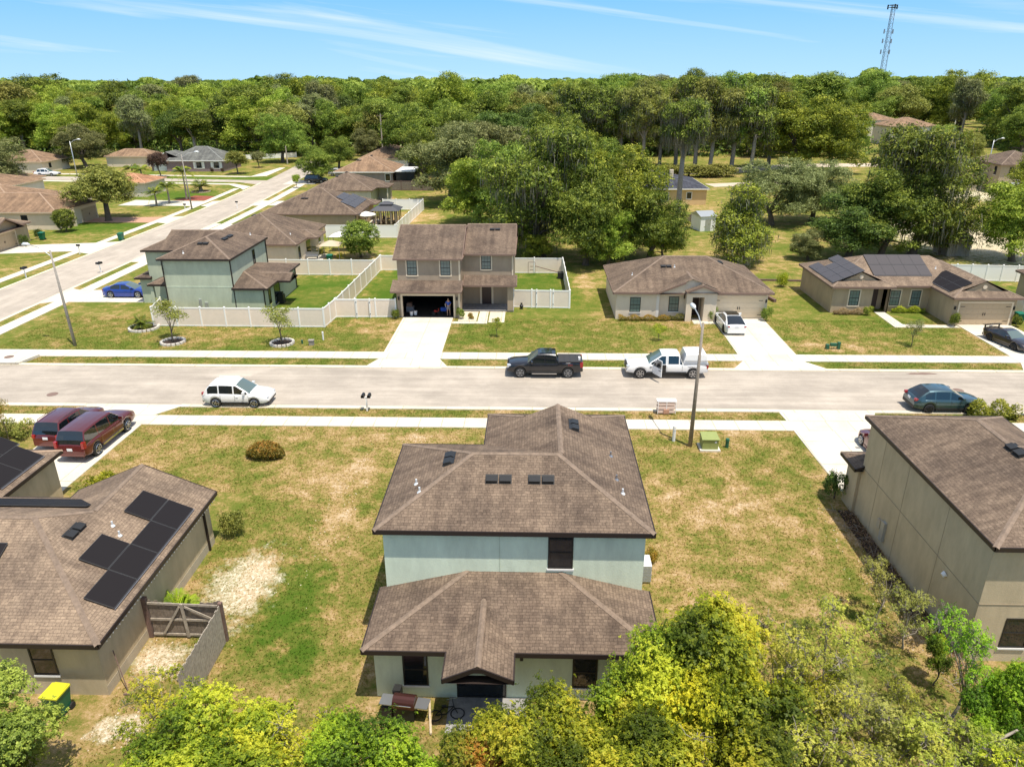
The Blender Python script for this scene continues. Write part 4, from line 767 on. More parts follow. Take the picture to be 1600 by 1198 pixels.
sheet('driveway','concrete_drive',[[(-60.4,95.4),(-60.4,101.9),(-71.3,102.6),(-71.3,94.4),(-63,96)] if 0 else [(-60.4,95.4),(-60.4,101.9),(-61.6,101.9),(-61.6,95.4)],[(-61.6,96.2),(-61.6,101.6),(-71.3,99.8),(-71.3,94.4)],[(-58.6,94.6),(-58.6,102.6),(-60.4,101.9),(-60.4,95.4)]],.044,thick=.044)
sheet('paver_driveway','paver',[[(-61.6,117.4),(-61.6,122.4),(-72.5,122.2),(-72.5,117.6)]],.044,thick=.044); sheet('driveway','concrete_drive',[[(-58.6,116.6),(-58.6,123.4),(-60.4,122.6),(-60.4,117.4)],[(-61.6,134),(-61.6,139.6),(-76,141),(-76,134.6)],[(-58.8,133.4),(-58.8,140.4),(-60.4,139.6),(-60.4,134)]],.044,thick=.044)
sheet('side_pavement','concrete_walk_side',[[(-61.6,157),(-60.4,155),(-60.6,160),(-66,164.6),(-120,171.5),(-120,170),(-66.5,163)],[(-68,176.5),(-120,182.5),(-120,184),(-67,178)],[(-67,178),(-68,176.5),(-63.5,178.5),(-64.5,196),(-66,196)]],.048,thick=.048)
sheet('front_walk','concrete_walk',[[(-5.25,65.75),(-4.3,65.75),(-4.35,69.6),(-5.2,69.6)],[(-7.6,65.7),(-5.25,65.75),(-5.25,66.3),(-7.6,66.3)]],.036,thick=.036)
sheet('front_walk','concrete_walk',[[(15.0,66.0),(17.05,66.0),(17.1,67.0),(16.2,67.1),(16.0,67.75),(15.0,67.75)]],.036,thick=.036)
sheet('front_walk','concrete_walk',[[(33.2,65.3),(39.1,65.3),(39.1,66.0),(34.3,66.2),(34.3,70.2),(33.3,70.2)]],.036,thick=.036)
sheet('gravel_bed','kerb_concrete',[(-7.1,-5.35,66.4,69.5),(-4.2,-2.7,66.1,69.5)],.03)
sheet('far_road','far_path',[[(20,184),(44,182),(70,197),(100,200),(100,207),(68,205),(43,191),(20,193)],[(38,160),(60,166),(60,171),(37,165)],[(94,168),(130,175),(150,215),(143,217),(122,182),(93,176)]],.012)
sheet('mulch_bed','mulch',[(-36.9,-35.3,62.6,65.3)],.02); sheet('mulch_bed','red_mulch',[[(-68.5,140.3),(-62.2,140.6),(-62.2,146),(-67,147)]],.018)
sheet('side_bed','mulch',[(16.2,16.95,24,34)],.016)
sheet('patio_slab','concrete_drive',[(-29,-26.8,91,95)],.05,thick=.05); sheet('patio_slab','concrete_drive',[(-26.3,-24.6,113.5,121)],.05,thick=.05)
# storm drain and covers
t=tag(empty('storm_drain',(-43.5,55.2,0)),'white concrete storm drain inlet with a round iron cover at the left edge of the road','storm drain')
mb=MB(); q_=[(-48.6,54.25),(-41.4,54.25),(-40.9,56.2),(-48.6,56.2)]; mb.face([(x,y,.22) for x,y in q_])
for k in range(4): a_,b_=q_[k],q_[(k+1)%4]; mb.face([(a_[0],a_[1],.13 if k==0 else 0),(b_[0],b_[1],.13 if k==0 else 0),(b_[0],b_[1],.22),(a_[0],a_[1],.22)])
ob('inlet_slab',mb,'concrete_drive',t,off=(-43.5,55.2,0)); ob('inlet_mouth',MB().box(-48.5,-41.5,54.32,54.4,.0,.135),'black_plastic',t,off=(-43.5,55.2,0)); ob('drain_cover',MB().tube([(-43.0,55.5,.22),(-43.0,55.5,.24)],.36,20),'brown_trim',t,off=(-43.5,55.2,0))
for px,py in ((1497,610),(82,616)):
    x,y=at(px,py); mb=MB(); mb.tube([(x,y,.0),(x,y,.016)],.38,20); o=ob('manhole_cover',mb,'brown_trim',off=(x,y,0),loc=(x,y,0)); tag(o,'round brown manhole cover in the road '+('beyond the teal car' if px>800 else 'at the left side'),'manhole cover')
for px,py,w_,h_,lb in ((1440,584,1.3,.22,'long dark tar mark near the far kerb, right of the cream house driveway'),(705,0,0,0,''),):
    if not w_: continue
    x,y=at(px,py); mb=MB(); rg_=random.Random(px); pts=[(x+w_*math.cos(a)*rg_.uniform(.6,1.1),y+h_*math.sin(a)*rg_.uniform(.6,1.2),.012) for a in [k*PI/9 for k in range(18)]]; mb.face(pts); tag(ob('tar_mark',mb,'brown_trim',off=(x,y,0),loc=(x,y,0)),lb,'road mark')
# grass tufts of the lawns (uncountable)
rng=np.random.default_rng(3)
def blades(n,x0,x1,y0,y1,hmin,hmax,avoid):
    P=np.stack([rng.uniform(x0,x1,n),rng.uniform(y0,y1,n)],1); ok=np.ones(n,bool)
    for a in avoid: ok&=~((P[:,0]>a[0])&(P[:,0]<a[1])&(P[:,1]>a[2])&(P[:,1]<a[3]))
    P=P[ok]; n=len(P); h=rng.uniform(hmin,hmax,n); a=rng.uniform(0,2*PI,n); w=rng.uniform(.015,.04,n); le=rng.normal(0,.05,(n,2))
    V=np.zeros((n,3,3)); V[:,0,:2]=P+np.stack([np.cos(a),np.sin(a)],1)*w[:,None]; V[:,1,:2]=P-np.stack([np.cos(a),np.sin(a)],1)*w[:,None]; V[:,2,:2]=P+le; V[:,2,2]=h
    return V.reshape(-1,3),np.arange(n*3).reshape(-1,3),np.repeat(rng.uniform(0,1,n),3)
AV=[(-6,5,20.3,36),(-40,-15.5,0,35),(16.9,40,22,43.5),(-31.2,-26,30,44),(-3.1,.1,18.9,21)]
V,Fq,T=blades(150000,-27,36,15,43.4,.03,.1,AV); V2,F2,T2=blades(60000,-46,40,57.9,67.4,.03,.09,[(-12.6,-7.5,57,70),(16.9,22,57,70),(39,45,57,70)]); V3,F3,T3=blades(16000,-44,60,44.98,46.3,.03,.09,[(-31.5,-24.8,44,47),(16.8,23.4,44,47)]); V4,F4,T4=blades(16000,-44,60,54.6,56.2,.03,.09,[(-13.3,-6.8,54,57),(15.9,23.2,54,57),(38,45,54,57)])
k=0; Fs=[]; 
for f,v in ((Fq,V),(F2,V2),(F3,V3),(F4,V4)): Fs.append(f+k); k+=len(v)
tag(link('grass',npmesh('grass',np.concatenate([V,V2,V3,V4]),np.concatenate(Fs),'grass_blade',np.concatenate([T,T2,T3,T4]))),'short patchy green and straw-coloured grass of the lawns','grass',kind='stuff')
# stones and litter scattered on the sandy patches
st=rng.uniform(0,1,(900,2)); Vs=[];Fs=[];k=0
for i in range(900):
    c=(SAND[:3]+WEAK[:4])[int(rng.integers(0,7))]; x=c[0]+rng.normal(0,c[2]*.55); y=c[1]+rng.normal(0,c[3]*.55); s=rng.uniform(.012,.035)
    q=np.array([(-1,-1,0),(1,-1,0),(1,1,0),(-1,1,0),(0,0,1.1)])*rng.uniform(.6,1.2,(5,3))*s+np.array([x,y,.0]); Vs.append(q); Fs+=[(k,k+1,k+4),(k+1,k+2,k+4),(k+2,k+3,k+4),(k+3,k,k+4)]; k+=5
tag(link('gravel',npmesh('gravel',np.concatenate(Vs),Fs,'pebble')),'loose pale stones scattered over the sandy lawn patches','gravel',kind='stuff')

# ------------------------------------------------------------------ fences
POST={}
def fence(label,pts,step=2.4,h=1.8,panel='tan_vinyl',frame='white_vinyl',name='vinyl_fence',group=None,gates=(),post=.065,cat='fence'):
    o0=pts[0]; root=tag(empty(name,(o0[0],o0[1],0)),label,cat,group); key=(frame,h,post)
    if key not in POST:
        mb=MB(); mb.box(-post,post,-post,post,0,h+.06); 
        a=post+.015
        for q in (((-a,-a),(a,-a)),((a,-a),(a,a)),((a,a),(-a,a)),((-a,a),(-a,-a))): mb.face([(q[0][0],q[0][1],h+.06),(q[1][0],q[1][1],h+.06),(0,0,h+.16)])
        POST[key]=mb.mesh('post',frame)
    for si,(p,q) in enumerate(zip(pts,pts[1:])):
        p,q=Vector((*p,0)),Vector((*q,0)); Ln=(q-p).length; n=max(1,round(Ln/step)); d=(q-p)/n; a=math.atan2(d.y,d.x); l=d.length
        for i in range(n+1):
            if i==0 and si>0: continue
            link('post',POST[key],root,p+d*i-Vector((*o0,0)),a)
        pm=MB(); pm.box(post,l-post,-.02,.02,.14,h-.1); k=int(l/.3)
        pmm=pm.mesh('panel',panel); rm=MB(); rm.box(post,l-post,-.035,.035,h-.1,h+.02); rmm=rm.mesh('rail',frame); rm=MB(); rm.box(post,l-post,-.035,.035,.03,.14); rm2=rm.mesh('rail',frame)
        for i in range(n):
            c=p+d*i-Vector((*o0,0)); link('panel',pmm,root,c,a); link('rail',rmm,root,c,a); link('rail',rm2,root,c,a)
    for g in gates:
        gx,gy=g; mb=MB(); mb.box(gx-.07,gx+.07,gy-.08,gy+.05,0.02,h+.1); mb.box(gx-.035,gx+.035,gy-.1,gy-.08,.35,.45,1); mb.box(gx-.035,gx+.035,gy-.1,gy-.08,h-.3,h-.2,1); ob('gate_post',mb,[frame,'black_metal'],root,off=(o0[0],o0[1],0))
    return root
fence('white and tan vinyl fence in front of the sage corner house, along the road side',[(-35.9,67.6),(-35.3,64.5),(-19.25,64.4)],2.45)
fence('short white vinyl fence between the corner lot and the taupe house, with a gate',[(-19.25,64.4),(-18.95,67.5),(-13.15,67.6)],1.9,gates=((-16.9,67.45),(-15.6,67.45)))
fence('long tan and white vinyl fence running back between the two grassy yards',[(-18.9,67.7),(-18.3,86.2)],2.3)
fence('short tan vinyl fence from the end of the long fence to the back of the taupe house',[(-18.2,86.3),(-13.1,86.4)],2.6)
fence('tan vinyl fence with white posts along the far side of the corner lot yard',[(-34,84.1),(-18.6,83.9)],2.6)
fence('low white fence beyond the round shrub, behind the cream house',[(-30,105.9),(-19.6,105.8)],3.4,panel='white_vinyl')
fence('tall white fence running away beside the gazebo and the wood',[(-20.0,106.0),(-19.3,130.4)],2.6,panel='white_vinyl')
fence('white fence behind the gazebo',[(-26.4,130.3),(-19.4,130.5)],2.6,panel='white_vinyl')
fence('low dark wooden fence between the far lawns',[(-29.5,154.5),(-20.5,154)],2.4,h=1.9,panel='weathered_wood',frame='brown_fence',name='wooden_fence')
fence('brown wooden fence beside the farthest lanai',[(-25.5,176),(-22.5,176)],3,h=1.9,panel='brown_fence',frame='brown_fence',name='wooden_fence')
fence('white vinyl fence with a gate in front of the small yard right of the taupe house',[(-2.0,71.2),(3.6,70.9)],1.9,gates=((.35,71.05),(2.0,71.0)))
fence('white vinyl side fence of the small yard with the fallen basketball hoop',[(3.65,71.0),(3.45,85.1)],2.4)
fence('white vinyl back fence of the yard with the fallen basketball hoop',[(3.4,85.2),(-3.2,85.2)],3.1)
fence('long white vinyl fence behind the tan solar-roof house at the right',[(45.9,82.8),(62.0,81.4)],1.65,panel='white_vinyl')
fence('white vinyl fence leading forward at the right edge beside the tan garage',[(45.6,76.8),(46.4,68.5),(47.2,64.5)],2.0,panel='white_vinyl')
fence('white fence far off among the trees at the right edge',[(104,196),(118,201)],2.6,panel='white_vinyl',h=1.6)
fence('post and rail fence near the tree with the tall bare trunk',[(23.6,119.5),(26.6,119.2)],1.5,h=1.1,panel='weathered_wood',frame='weathered_wood',name='wooden_fence')
fence('white rail fence at the far end of the side street',[(-88,214),(-70,224)],3,h=1.3,panel='white_vinyl')
# near wooden gate fence
t=tag(empty('wooden_fence',(-15.6,23.6,0)),'weathered wooden board gate with diagonal braces between the beige house and lawn','fence')
mb=MB(); mb.box(-15.7,-15.5,23.55,23.75,0,1.95); mb.box(-12.5,-12.35,23.4,23.56,0,1.9); ob('post',mb,'brown_fence',t,off=(-15.6,23.6,0))
mb=MB(); 
for i in range(21):
    x=-15.45+i*.142; s=random.Random(i).uniform(-.05,.03)-.14*math.sin(i/20*PI); mb.box(x,x+.132,23.62,23.645,.06,1.85+s)
ob('board',mb,'weathered_wood',t,off=(-15.6,23.6,0)); mb=MB()
for z in (.2,.95,1.68): mb.bar((-15.45,23.58,z+(.06 if z>1.5 else 0)),(-12.5,23.56,z-.02),.04,.1)
mb.bar((-14.0,23.545,.1),(-14.05,23.545,1.75),.05,.12); mb.bar((-15.0,23.54,.25),(-14.15,23.54,1.62),.04,.09); mb.bar((-13.95,23.54,1.62),(-12.75,23.54,.95),.04,.09); ob('brace',mb,'silver_wood',t,off=(-15.6,23.6,0))
t=tag(empty('wooden_fence',(-12.4,22,0)),'short weathered wooden fence running toward the yellow-green trees, right of the braced gate','fence')
mb=MB()
for i in range(26):
    y=23.35-i*.142; mb.box(-12.43,-12.4,y-.132,y,.02,1.84+random.Random(i).uniform(-.05,.04))
ob('board',mb,'silver_wood',t,off=(-12.4,22,0)); mb=MB()
for z in (.3,1.5): mb.box(-12.5,-12.44,19.7,23.3,z,z+.09)
ob('rail',mb,'weathered_wood',t,off=(-12.4,22,0))

# ------------------------------------------------------------------ vehicles
def lerp(tab,x):
    if x<=tab[0][0]: return tab[0][1]
    for (a,va),(b,vb) in zip(tab,tab[1:]):
        if x<=b: return va+(vb-va)*(x-a)/(b-a) if b>a else vb
    return tab[-1][1]
def vehicle(name,label,loc,heading,S,cat='car'):
    """S: L,W, top=[(x,z)] body top line front positive, bottom, wheels (xr,xf,r), cab dict, paint"""
    root=tag(empty(name,(loc[0],loc[1],loc[2] if len(loc)>2 else .0),heading),label,cat); Lh=S['L']/2; Wh=S['W']/2
    xr,xf,wr=S['wheels']; top=S['top']; zb=S.get('zb',.28); ra=wr*1.17
    xs=sorted({round(-Lh+i*S['L']/46,3) for i in range(47)}|{round(v,3) for v in (xr-ra,xr+ra,xf-ra,xf+ra)}|{round(p[0],3) for p in top})
    mb=MB(); rings=[]
    for x in xs:
        u=abs(x)/Lh; e=(max(0,u-.78)/.22); w=Wh*(1-S.get('taper',.16)*e**2.2); zt=lerp(top,x); z0=zb+S.get('lift',.12)*e**2
        for xw in (xr,xf):
            if abs(x-xw)<ra: z0=max(z0,wr+math.sqrt(max(0,ra*ra-(x-xw)**2))*.98)
        z0=min(z0,zt-.12); cr_=S.get('crown',.04); h=zt-z0
        sec=[(0,zt+cr_),(w*.55,zt+cr_*.7),(w*.84,zt-.01),(w*.95,zt-.06),(w*.995,zt-min(.2,h*.35)),(w,z0+h*.45),(w*.985,z0+h*.15),(w*.95,z0),(w*.3,z0-.0)]
        full=[(y,z) for y,z in sec]+[(-y,z) for y,z in sec[::-1] if y>0]
        rings.append([mb.P((x,y,z)) for y,z in full])
    n=len(rings[0])
    for a,b in zip(rings,rings[1:]):
        for j in range(n): mb.f.append([a[j],b[j],b[(j+1)%n],a[(j+1)%n]]); mb.m.append(0); mb.uv.append(None)
    mb.f.append(rings[0]); mb.m.append(0); mb.uv.append(None); mb.f.append(rings[-1][::-1]); mb.m.append(0); mb.uv.append(None)
    body=ob('body',mb,S['paint'],root,smooth=True)
    try:
        body.data.set_sharp_from_angle(angle=R(38))
    except Exception: pass
    # dark sill line, door gaps
    db=MB()
    for sx in (-1,1):
        for x in S.get('gaps',()):
            zt=lerp(top,x); db.box(x-.008,x+.008,sx*Wh*.93,sx*(Wh*1.004),zb+.16,zt-.12)
        db.box(xr+ra+.02,xf-ra-.02,sx*Wh*.94,sx*(Wh+.012),zb-.03,zb+.1)
    ob('sill',db,S.get('silm','black_plastic'),root)
    if S.get('handles',True):
        hb=MB()
        for sx in (-1,1):
            for x in S.get('gaps',())[1:]: hb.box(x+.08,x+.26,sx*(Wh*.99),sx*(Wh+.03),lerp(top,x)-.2,lerp(top,x)-.165)
        ob('door_handle',hb,S.get('handlem',S['paint']),root)
    for C in S['cabs']:
        x0,x1,x2,x3=C['x']; zr=C['z']; tw=C.get('tw',.8); pill=C.get('pill',()); zbelt=lambda x: lerp(top,x)-.05
        st=[]; nn=8
        def hh(x):
            if x<x1: t=(x-x0)/(x1-x0); return zbelt(x)+(zr-.04-zbelt(x))*min(1,t)**C.get('pw0',.9)
            if x>x2: t=(x3-x)/(x3-x2); return zbelt(x)+(zr-.05-zbelt(x))*max(0,t)**C.get('pw1',.9)
            t=(x-x1)/(x2-x1); return zr-.04*abs(2*t-1)**2-.0
        xs=sorted({round(x0+(x1-x0)*i/3,3) for i in range(4)}|{round(x1+(x2-x1)*i/6,3) for i in range(7)}|{round(x2+(x3-x2)*i/4,3) for i in range(5)}|{round(p+s,3) for p in pill for s in(-.045,.045)})
        parts={k:MB() for k in ('roof','side','front','rear')}
        def ring(x):
            z=hh(x); zb2=zbelt(x)-.02; wb=Wh*C.get('bw',.93); f=(z-zb2)/(zr-zb2) if zr>zb2 else 0; wt=wb-(wb-Wh*tw)*f
            if z-zb2<.02: z=zb2+.02
            hg=(z-zb2)
            return [(wb,zb2),(wb+(wt-wb)*.12,zb2+hg*.10),(wt+.015,z-min(.07,hg*.18)),(wt-.07,z),(wt*.45,z+.025),(0,z+.03)]
        rr=[(x,ring(x)) for x in xs]
        for (xa,A_),(xb,B_) in zip(rr,rr[1:]):
            xm=(xa+xb)/2; zone='rear' if xm<x1 else ('front' if xm>x2 else 'roof'); pil=any(abs(xm-p)<.046 for p in pill) or C.get('blank',False)
            for sx in (-1,1):
                for j in range(5):
                    q=[(xa,sx*A_[j][0],A_[j][1]),(xb,sx*B_[j][0],B_[j][1]),(xb,sx*B_[j+1][0],B_[j+1][1]),(xa,sx*A_[j+1][0],A_[j+1][1])]
                    if sx>0: q=q[::-1]
                    if j==0 or j==2: k='roof'
                    elif j==1: k='roof' if pil or (zone=='rear' and (xm-x0)/(x1-x0)<C.get('c0',.5)) or(zone=='front' and (x3-xm)/(x3-x2)<.35) else 'side'
                    else: k=zone if zone!='roof' else 'roof'
                    if C.get('blank') and k in('side','rear','front'): k='roof'
                    if k=='rear' and C.get('norear'): k='roof'
                    parts[k].face(q)
        if S.get('sun') and not C.get('blank'):
            sm=MB(); a,b=S['sun']; z=zr+.035; sm.box(a,b,-Wh*.56,Wh*.56,z-.02,z); ob('sunroof',sm,'car_glass',root)
        r_=ob('roof',parts['roof'],C.get('paint',S['paint']),root,smooth=False)
        for k,nme,gm in (('side','side_window',C.get('gm','car_glass')),('front','windshield',C.get('fm','clear_glass')),('rear','rear_window',C.get('gm','car_glass'))):
            if parts[k].f: ob(nme,parts[k],gm,root)
        if C.get('rails'):
            rb=MB()
            for sx in (-1,1): rb.tube([(x1+.15,sx*Wh*(tw-.07),zr),(x1+.25,sx*Wh*(tw-.07),zr+.06),(x2-.3,sx*Wh*(tw-.07),zr+.06),(x2-.2,sx*Wh*(tw-.07),zr)],.02,6)
            ob('roof_rail',rb,C['rails'],root)
    mir=MB()
    if S.get('mir'):
        x=S['mir']; z=lerp(top,x)+.08
        for sx in (-1,1): mir.box(x-.08,x+.06,sx*Wh*.95,sx*(Wh+.2),z-.03,z+.14)
        ob('mirror',mir,S.get('mirm',S['paint']),root)
    # wheels
    for x in (xr,xf):
        for sx in (-1,1):
            tb=MB(); y0=sx*(Wh-.24); y1=sx*(Wh-.0); tb.tube([(0,sx*-.22,0),(0,sx*-.2,0),(0,-sx*.02,0),(0,0,0)],[wr*.93,wr,wr,wr*.93],20); w=ob('wheel',tb,'tyre',root,loc=(x,sx*(Wh+.005),wr))
            rb=MB(); rb.tube([(0,-sx*.03,0),(0,sx*.004,0)],wr*.68,20,mi=0); 
            for k in range(S.get('spokes',5)):
                a=k*2*PI/S.get('spokes',5); rb.bar((0,sx*.012,0),(math.cos(a)*wr*.62,sx*.012,math.sin(a)*wr*.62),.05,.05,mi=1)
            rb.tube([(0,sx*.006,0),(0,sx*.03,0)],wr*.17,10,mi=1)
            rng2=[(math.cos(t*PI/10)*wr*.66,sx*.008,math.sin(t*PI/10)*wr*.66) for t in range(21)]; rb.tube(rng2,.022,5,mi=1,cap=False)
            ob('rim',rb,['black_metal',S.get('rim','rim')],w)
            ab=MB(); ab.tube([(0,-sx*.3,0),(0,-sx*.26,0)],wr*1.12,16); ob('wheel_arch',ab,'black_plastic',root,loc=(x,sx*Wh,wr+.03))
    # lamps and plates
    def zt(x): return lerp(top,x)
    for sx in (-1,1):
        t=S.get('tail',(.3,.75,.98)); mb=MB(); yy=Wh*(1-S.get('taper',.16)); xe=-Lh
        mb.box(xe-.015,xe+.16,sx*(yy-.0)-.16*(sx>0),sx*yy+.16*(sx<0),t[1],t[2]); mb.box(xe+.02,xe+.22,sx*yy-.02,sx*(yy+.035)+.0,t[1],t[2]) if sx>0 else mb.box(xe+.02,xe+.22,sx*(yy+.035),sx*yy+.02,t[1],t[2]); ob('tail_light',mb,'tail_red',root)
        t=S.get('head',(.6,.78)); mb=MB(); xe=Lh; mb.box(xe-.28,xe-.03,sx*(yy-.0)-.3*(sx>0),sx*yy+.3*(sx<0),t[0],t[1]+.015); mb.box(xe-.1,xe+.012,sx*(yy-.05)-.28*(sx>0),sx*(yy-.05)+.28*(sx<0),t[0],t[1]); ob('headlight',mb,'headlamp',root)
    gz=S.get('grille',(.42,.66)); mb=MB(); mb.box(Lh-.06,Lh+.018,-Wh*.5,Wh*.5,*gz); ob('grille',mb,S.get('grm','black_plastic'),root)
    mb=MB(); mb.box(-Lh-.02,-Lh+.1,-Wh*.82,Wh*.82,zb+.03,zb+.22); mb.box(Lh-.1,Lh+.025,-Wh*.78,Wh*.78,zb+.0,zb+.13); ob('bumper',mb,S.get('bum','black_plastic'),root)
    mb=MB(); pz=S.get('pz',.8); mb.box(-Lh-.03,-Lh-.005,-.16,.16,pz,pz+.16); ob('number_plate',mb,'plate',root)
    return root
SUV=dict(L=4.62,W=1.88,top=[(-2.34,.86),(-2.2,1.0),(-1.6,1.04),(.7,1.0),(1.0,1.02),(1.7,.94),(2.2,.8),(2.34,.62)],wheels=(-1.36,1.34,.35),zb=.33,paint='paint_white',gaps=(-.98,.02,.98),mir=.72,tail=(0,.86,1.08),head=(.6,.75),silm='black_plastic',bum='black_plastic',
  cabs=[dict(x=(-2.26,-1.7,.15,1.12),z=1.67,pill=(-1.1,-.06),rails='white_plastic',c0=.8,fm='clear_glass')])
K1=vehicle('parked_suv','white sport utility vehicle parked along the near kerb, left of the double mailbox',(-20.72,47.25,.008),0,SUV)
TR=dict(L=5.75,W=1.98,top=[(-2.87,1.22),(-2.8,1.26),(-1.0,1.26),(-.98,1.18),(1.05,1.16),(1.3,1.17),(2.3,1.1),(2.75,1.02),(2.87,.8)],wheels=(-1.75,1.9,.41),zb=.46,taper=.07,lift=.06,paint='paint_black',gaps=(-.98,.1,1.12),mir=1.0,tail=(0,.85,1.25),head=(.8,1.02),grille=(.6,1.02),rim='steel_grey',spokes=6,pz=.6,handlem='paint_black',
  cabs=[dict(x=(-1.0,-.8,.55,1.38),z=1.86,pill=(-.83,.02),tw=.76,bw=.93,c0=.1)],sun=(-.5,.4))
K2=vehicle('black_pickup','black crew-cab pickup with a covered bed parked on the far side of the road',(.95,53.3,.008),PI,TR,'pickup truck')
mb=MB()
for i in range(4): mb.box(-2.78+i*.44,-2.36+i*.44,-.86,.86,1.285,1.31)
mb.box(-2.8,-1.02,-.9,.9,1.265,1.285); ob('bed_cover',mb,'cover_vinyl',K2)
mb=MB(); mb.box(-.9,1.0,-1.1,-.98,.36,.42); mb.box(-.9,1.0,.98,1.1,.36,.42); ob('running_board',mb,'chrome',K2)
mb=MB(); mb.box(-2.7,-2.55,.2,.5,1.31,1.5); ob('cargo_box',mb,'white_plastic',K2)
fc=bpy.data.curves.new('decal','FONT'); fc.body='FX4'; fc.size=.2; fc.extrude=.002; fc.materials.append(MAT['tail_red']); ft=bpy.data.objects.new('t',fc); COL.objects.link(ft); fm=bpy.data.meshes.new_from_object(ft); bpy.data.objects.remove(ft); fo=link('decal',fm,K2,(-1.75,1.0,1.0)); fo.rotation_euler=(R(90),0,PI)
TW=dict(TR); TW.update(L=6.15,W=2.0,paint='paint_white',top=[(-3.07,1.15),(-3.0,1.2),(-1.15,1.2),(-1.1,1.15),(1.05,1.13),(1.35,1.15),(2.5,1.05),(2.95,.95),(3.07,.7)],wheels=(-1.95,2.05,.41),gaps=(-1.1,.05,1.1),rim='rim',tail=(0,.8,1.1),head=(.75,.98),bum='chrome',mirm='black_plastic',handlem='black_plastic',sun=None,taper=.1,
  cabs=[dict(x=(-1.12,-.9,.45,1.5),z=1.85,pill=(-.88,.0,.1),tw=.74,c0=.1),dict(x=(-3.05,-2.85,-1.35,-1.14),z=1.98,tw=.84,bw=.95,blank=True)])
K3=vehicle('white_pickup','white pickup with a bed topper and its driver door open, behind the tall lamp post',(10.25,53.35,.008),PI,TW,'pickup truck')
mb=MB(); hx,hy=1.1,1.0; ang=R(62); M3=Matrix.Translation((hx,hy,0))@Matrix.Rotation(-ang,4,'Z')
mb=MB(M3); mb.box(-1.05,0,-.03,.03,.48,1.1); mb.box(-1.05,-1.0,-.02,.02,1.1,1.72); mb.bar((-1.0,0,1.74),(-.45,0,1.74),.045); mb.bar((-.45,0,1.74),(0,0,1.12),.045); mb.box(-1.0,-.72,.03,.05,.92,.96,1); do=ob('open_door',mb,['paint_white','black_plastic'],K3); 
mb=MB(M3); mb.face([(-1.0,0,1.1),(0,0,1.1),(-.45,0,1.72),(-1.0,0,1.72)]); ob('door_window',mb,'car_glass',do); mb=MB(M3); mb.box(-1.0,-.06,-.06,-.032,.55,1.05); ob('door_card',mb,'door_card',do)
mb=MB(); mb.box(.12,1.02,.7,1.012,.54,1.1); ob('door_opening_shade',mb,'black_plastic',K3); mb=MB(); mb.box(-2.95,-1.25,.93,.99,1.46,1.475); mb.box(-1.9,-1.5,.992,1.005,1.0,1.02); mb.box(-1.9,-1.6,.992,1.005,.93,.95); mb.box(-3.08,-1.2,-.99,.99,1.2,1.225); ob('topper_seam',mb,'steel_grey',K3)  # solid black block paints the shade inside the open doorway
SED=dict(L=4.9,W=1.95,top=[(-2.45,.82),(-2.35,.93),(-1.7,.95),(.9,.9),(1.2,.89),(1.9,.8),(2.3,.68),(2.45,.5)],wheels=(-1.45,1.45,.35),zb=.2,taper=.2,paint='paint_white',gaps=(-.85,.1,1.05),mir=.85,tail=(0,.78,.88),head=(.55,.68),silm='paint_white',bum='paint_white',rim='rim_dark',
  cabs=[dict(x=(-2.3,-.95,.2,1.35),z=1.42,tw=.68,pw0=.8,pw1=.8,c0=.55,fm='car_glass')],sun=(-.85,.3))
K4=vehicle('white_sedan','white sedan with a dark glass roof on the driveway of the cream house, nose to the garage',(18.05,65.0,.045),PI/2,SED)
CP=dict(SED); CP.update(L=4.55,W=1.78,paint='paint_graphite',top=[(-2.27,.82),(-2.2,.9),(-1.5,.9),(.6,.84),(1.2,.82),(1.9,.74),(2.2,.62),(2.27,.5)],wheels=(-1.3,1.32,.32),cabs=[dict(x=(-1.75,-.75,.0,.95),z=1.26,tw=.68,c0=.6)],sun=None,gaps=(-.55,.75),mir=.6,silm='paint_graphite',bum='paint_graphite',head=(.5,.6),tail=(0,.65,.82),spokes=6)
K5=vehicle('sports_coupe','dark coupe with a tall rear spoiler on the driveway at the right edge',(40.75,60.7,.045),R(-78),CP)
mb=MB(); mb.box(-2.3,-2.0,-.82,.82,1.12,1.16)
for s in (-.72,.68): mb.box(-2.22,-2.08,s,s+.04,.86,1.12)
ob('spoiler',mb,'paint_graphite',K5)
TS=dict(SUV); TS.update(L=4.75,W=1.9,paint='paint_teal',head=(.56,.7),cabs=[dict(x=(-2.25,-1.45,.1,1.15),z=1.6,tw=.74,pill=(-1.05,-.05),c0=.75,pw0=.8)],rim='rim_dark',handlem='paint_teal',tail=(0,.9,1.05),mirm='paint_teal')
K6=vehicle('teal_suv','dark teal sport utility vehicle parked along the near kerb, behind the right house roof',(28.35,47.3,.008),0,TS)
M1=dict(SUV); M1.update(L=5.6,W=2.03,paint='paint_maroon',top=[(-2.8,1.0),(-2.7,1.15),(-1.6,1.2),(.9,1.17),(1.3,1.2),(2.3,1.12),(2.7,.98),(2.8,.7)],wheels=(-1.68,1.62,.42),zb=.42,taper=.1,gaps=(-1.1,.1,1.15),mir=.95,cabs=[dict(x=(-2.74,-2.35,.45,1.35),z=1.92,tw=.79,pill=(-1.3,-.15,.8) if 0 else (-1.25,.0),c0=.5,fm='car_glass',gm='car_glass')],tail=(0,.95,1.35),silm='chrome',bum='paint_maroon',handlem='paint_maroon',rim='rim',spokes=6)
K7=vehicle('maroon_truck','long maroon vehicle with dark windows, nearer of two on the driveway at the left edge',(-27.35,40.9,.045),PI/2-.03,M1)
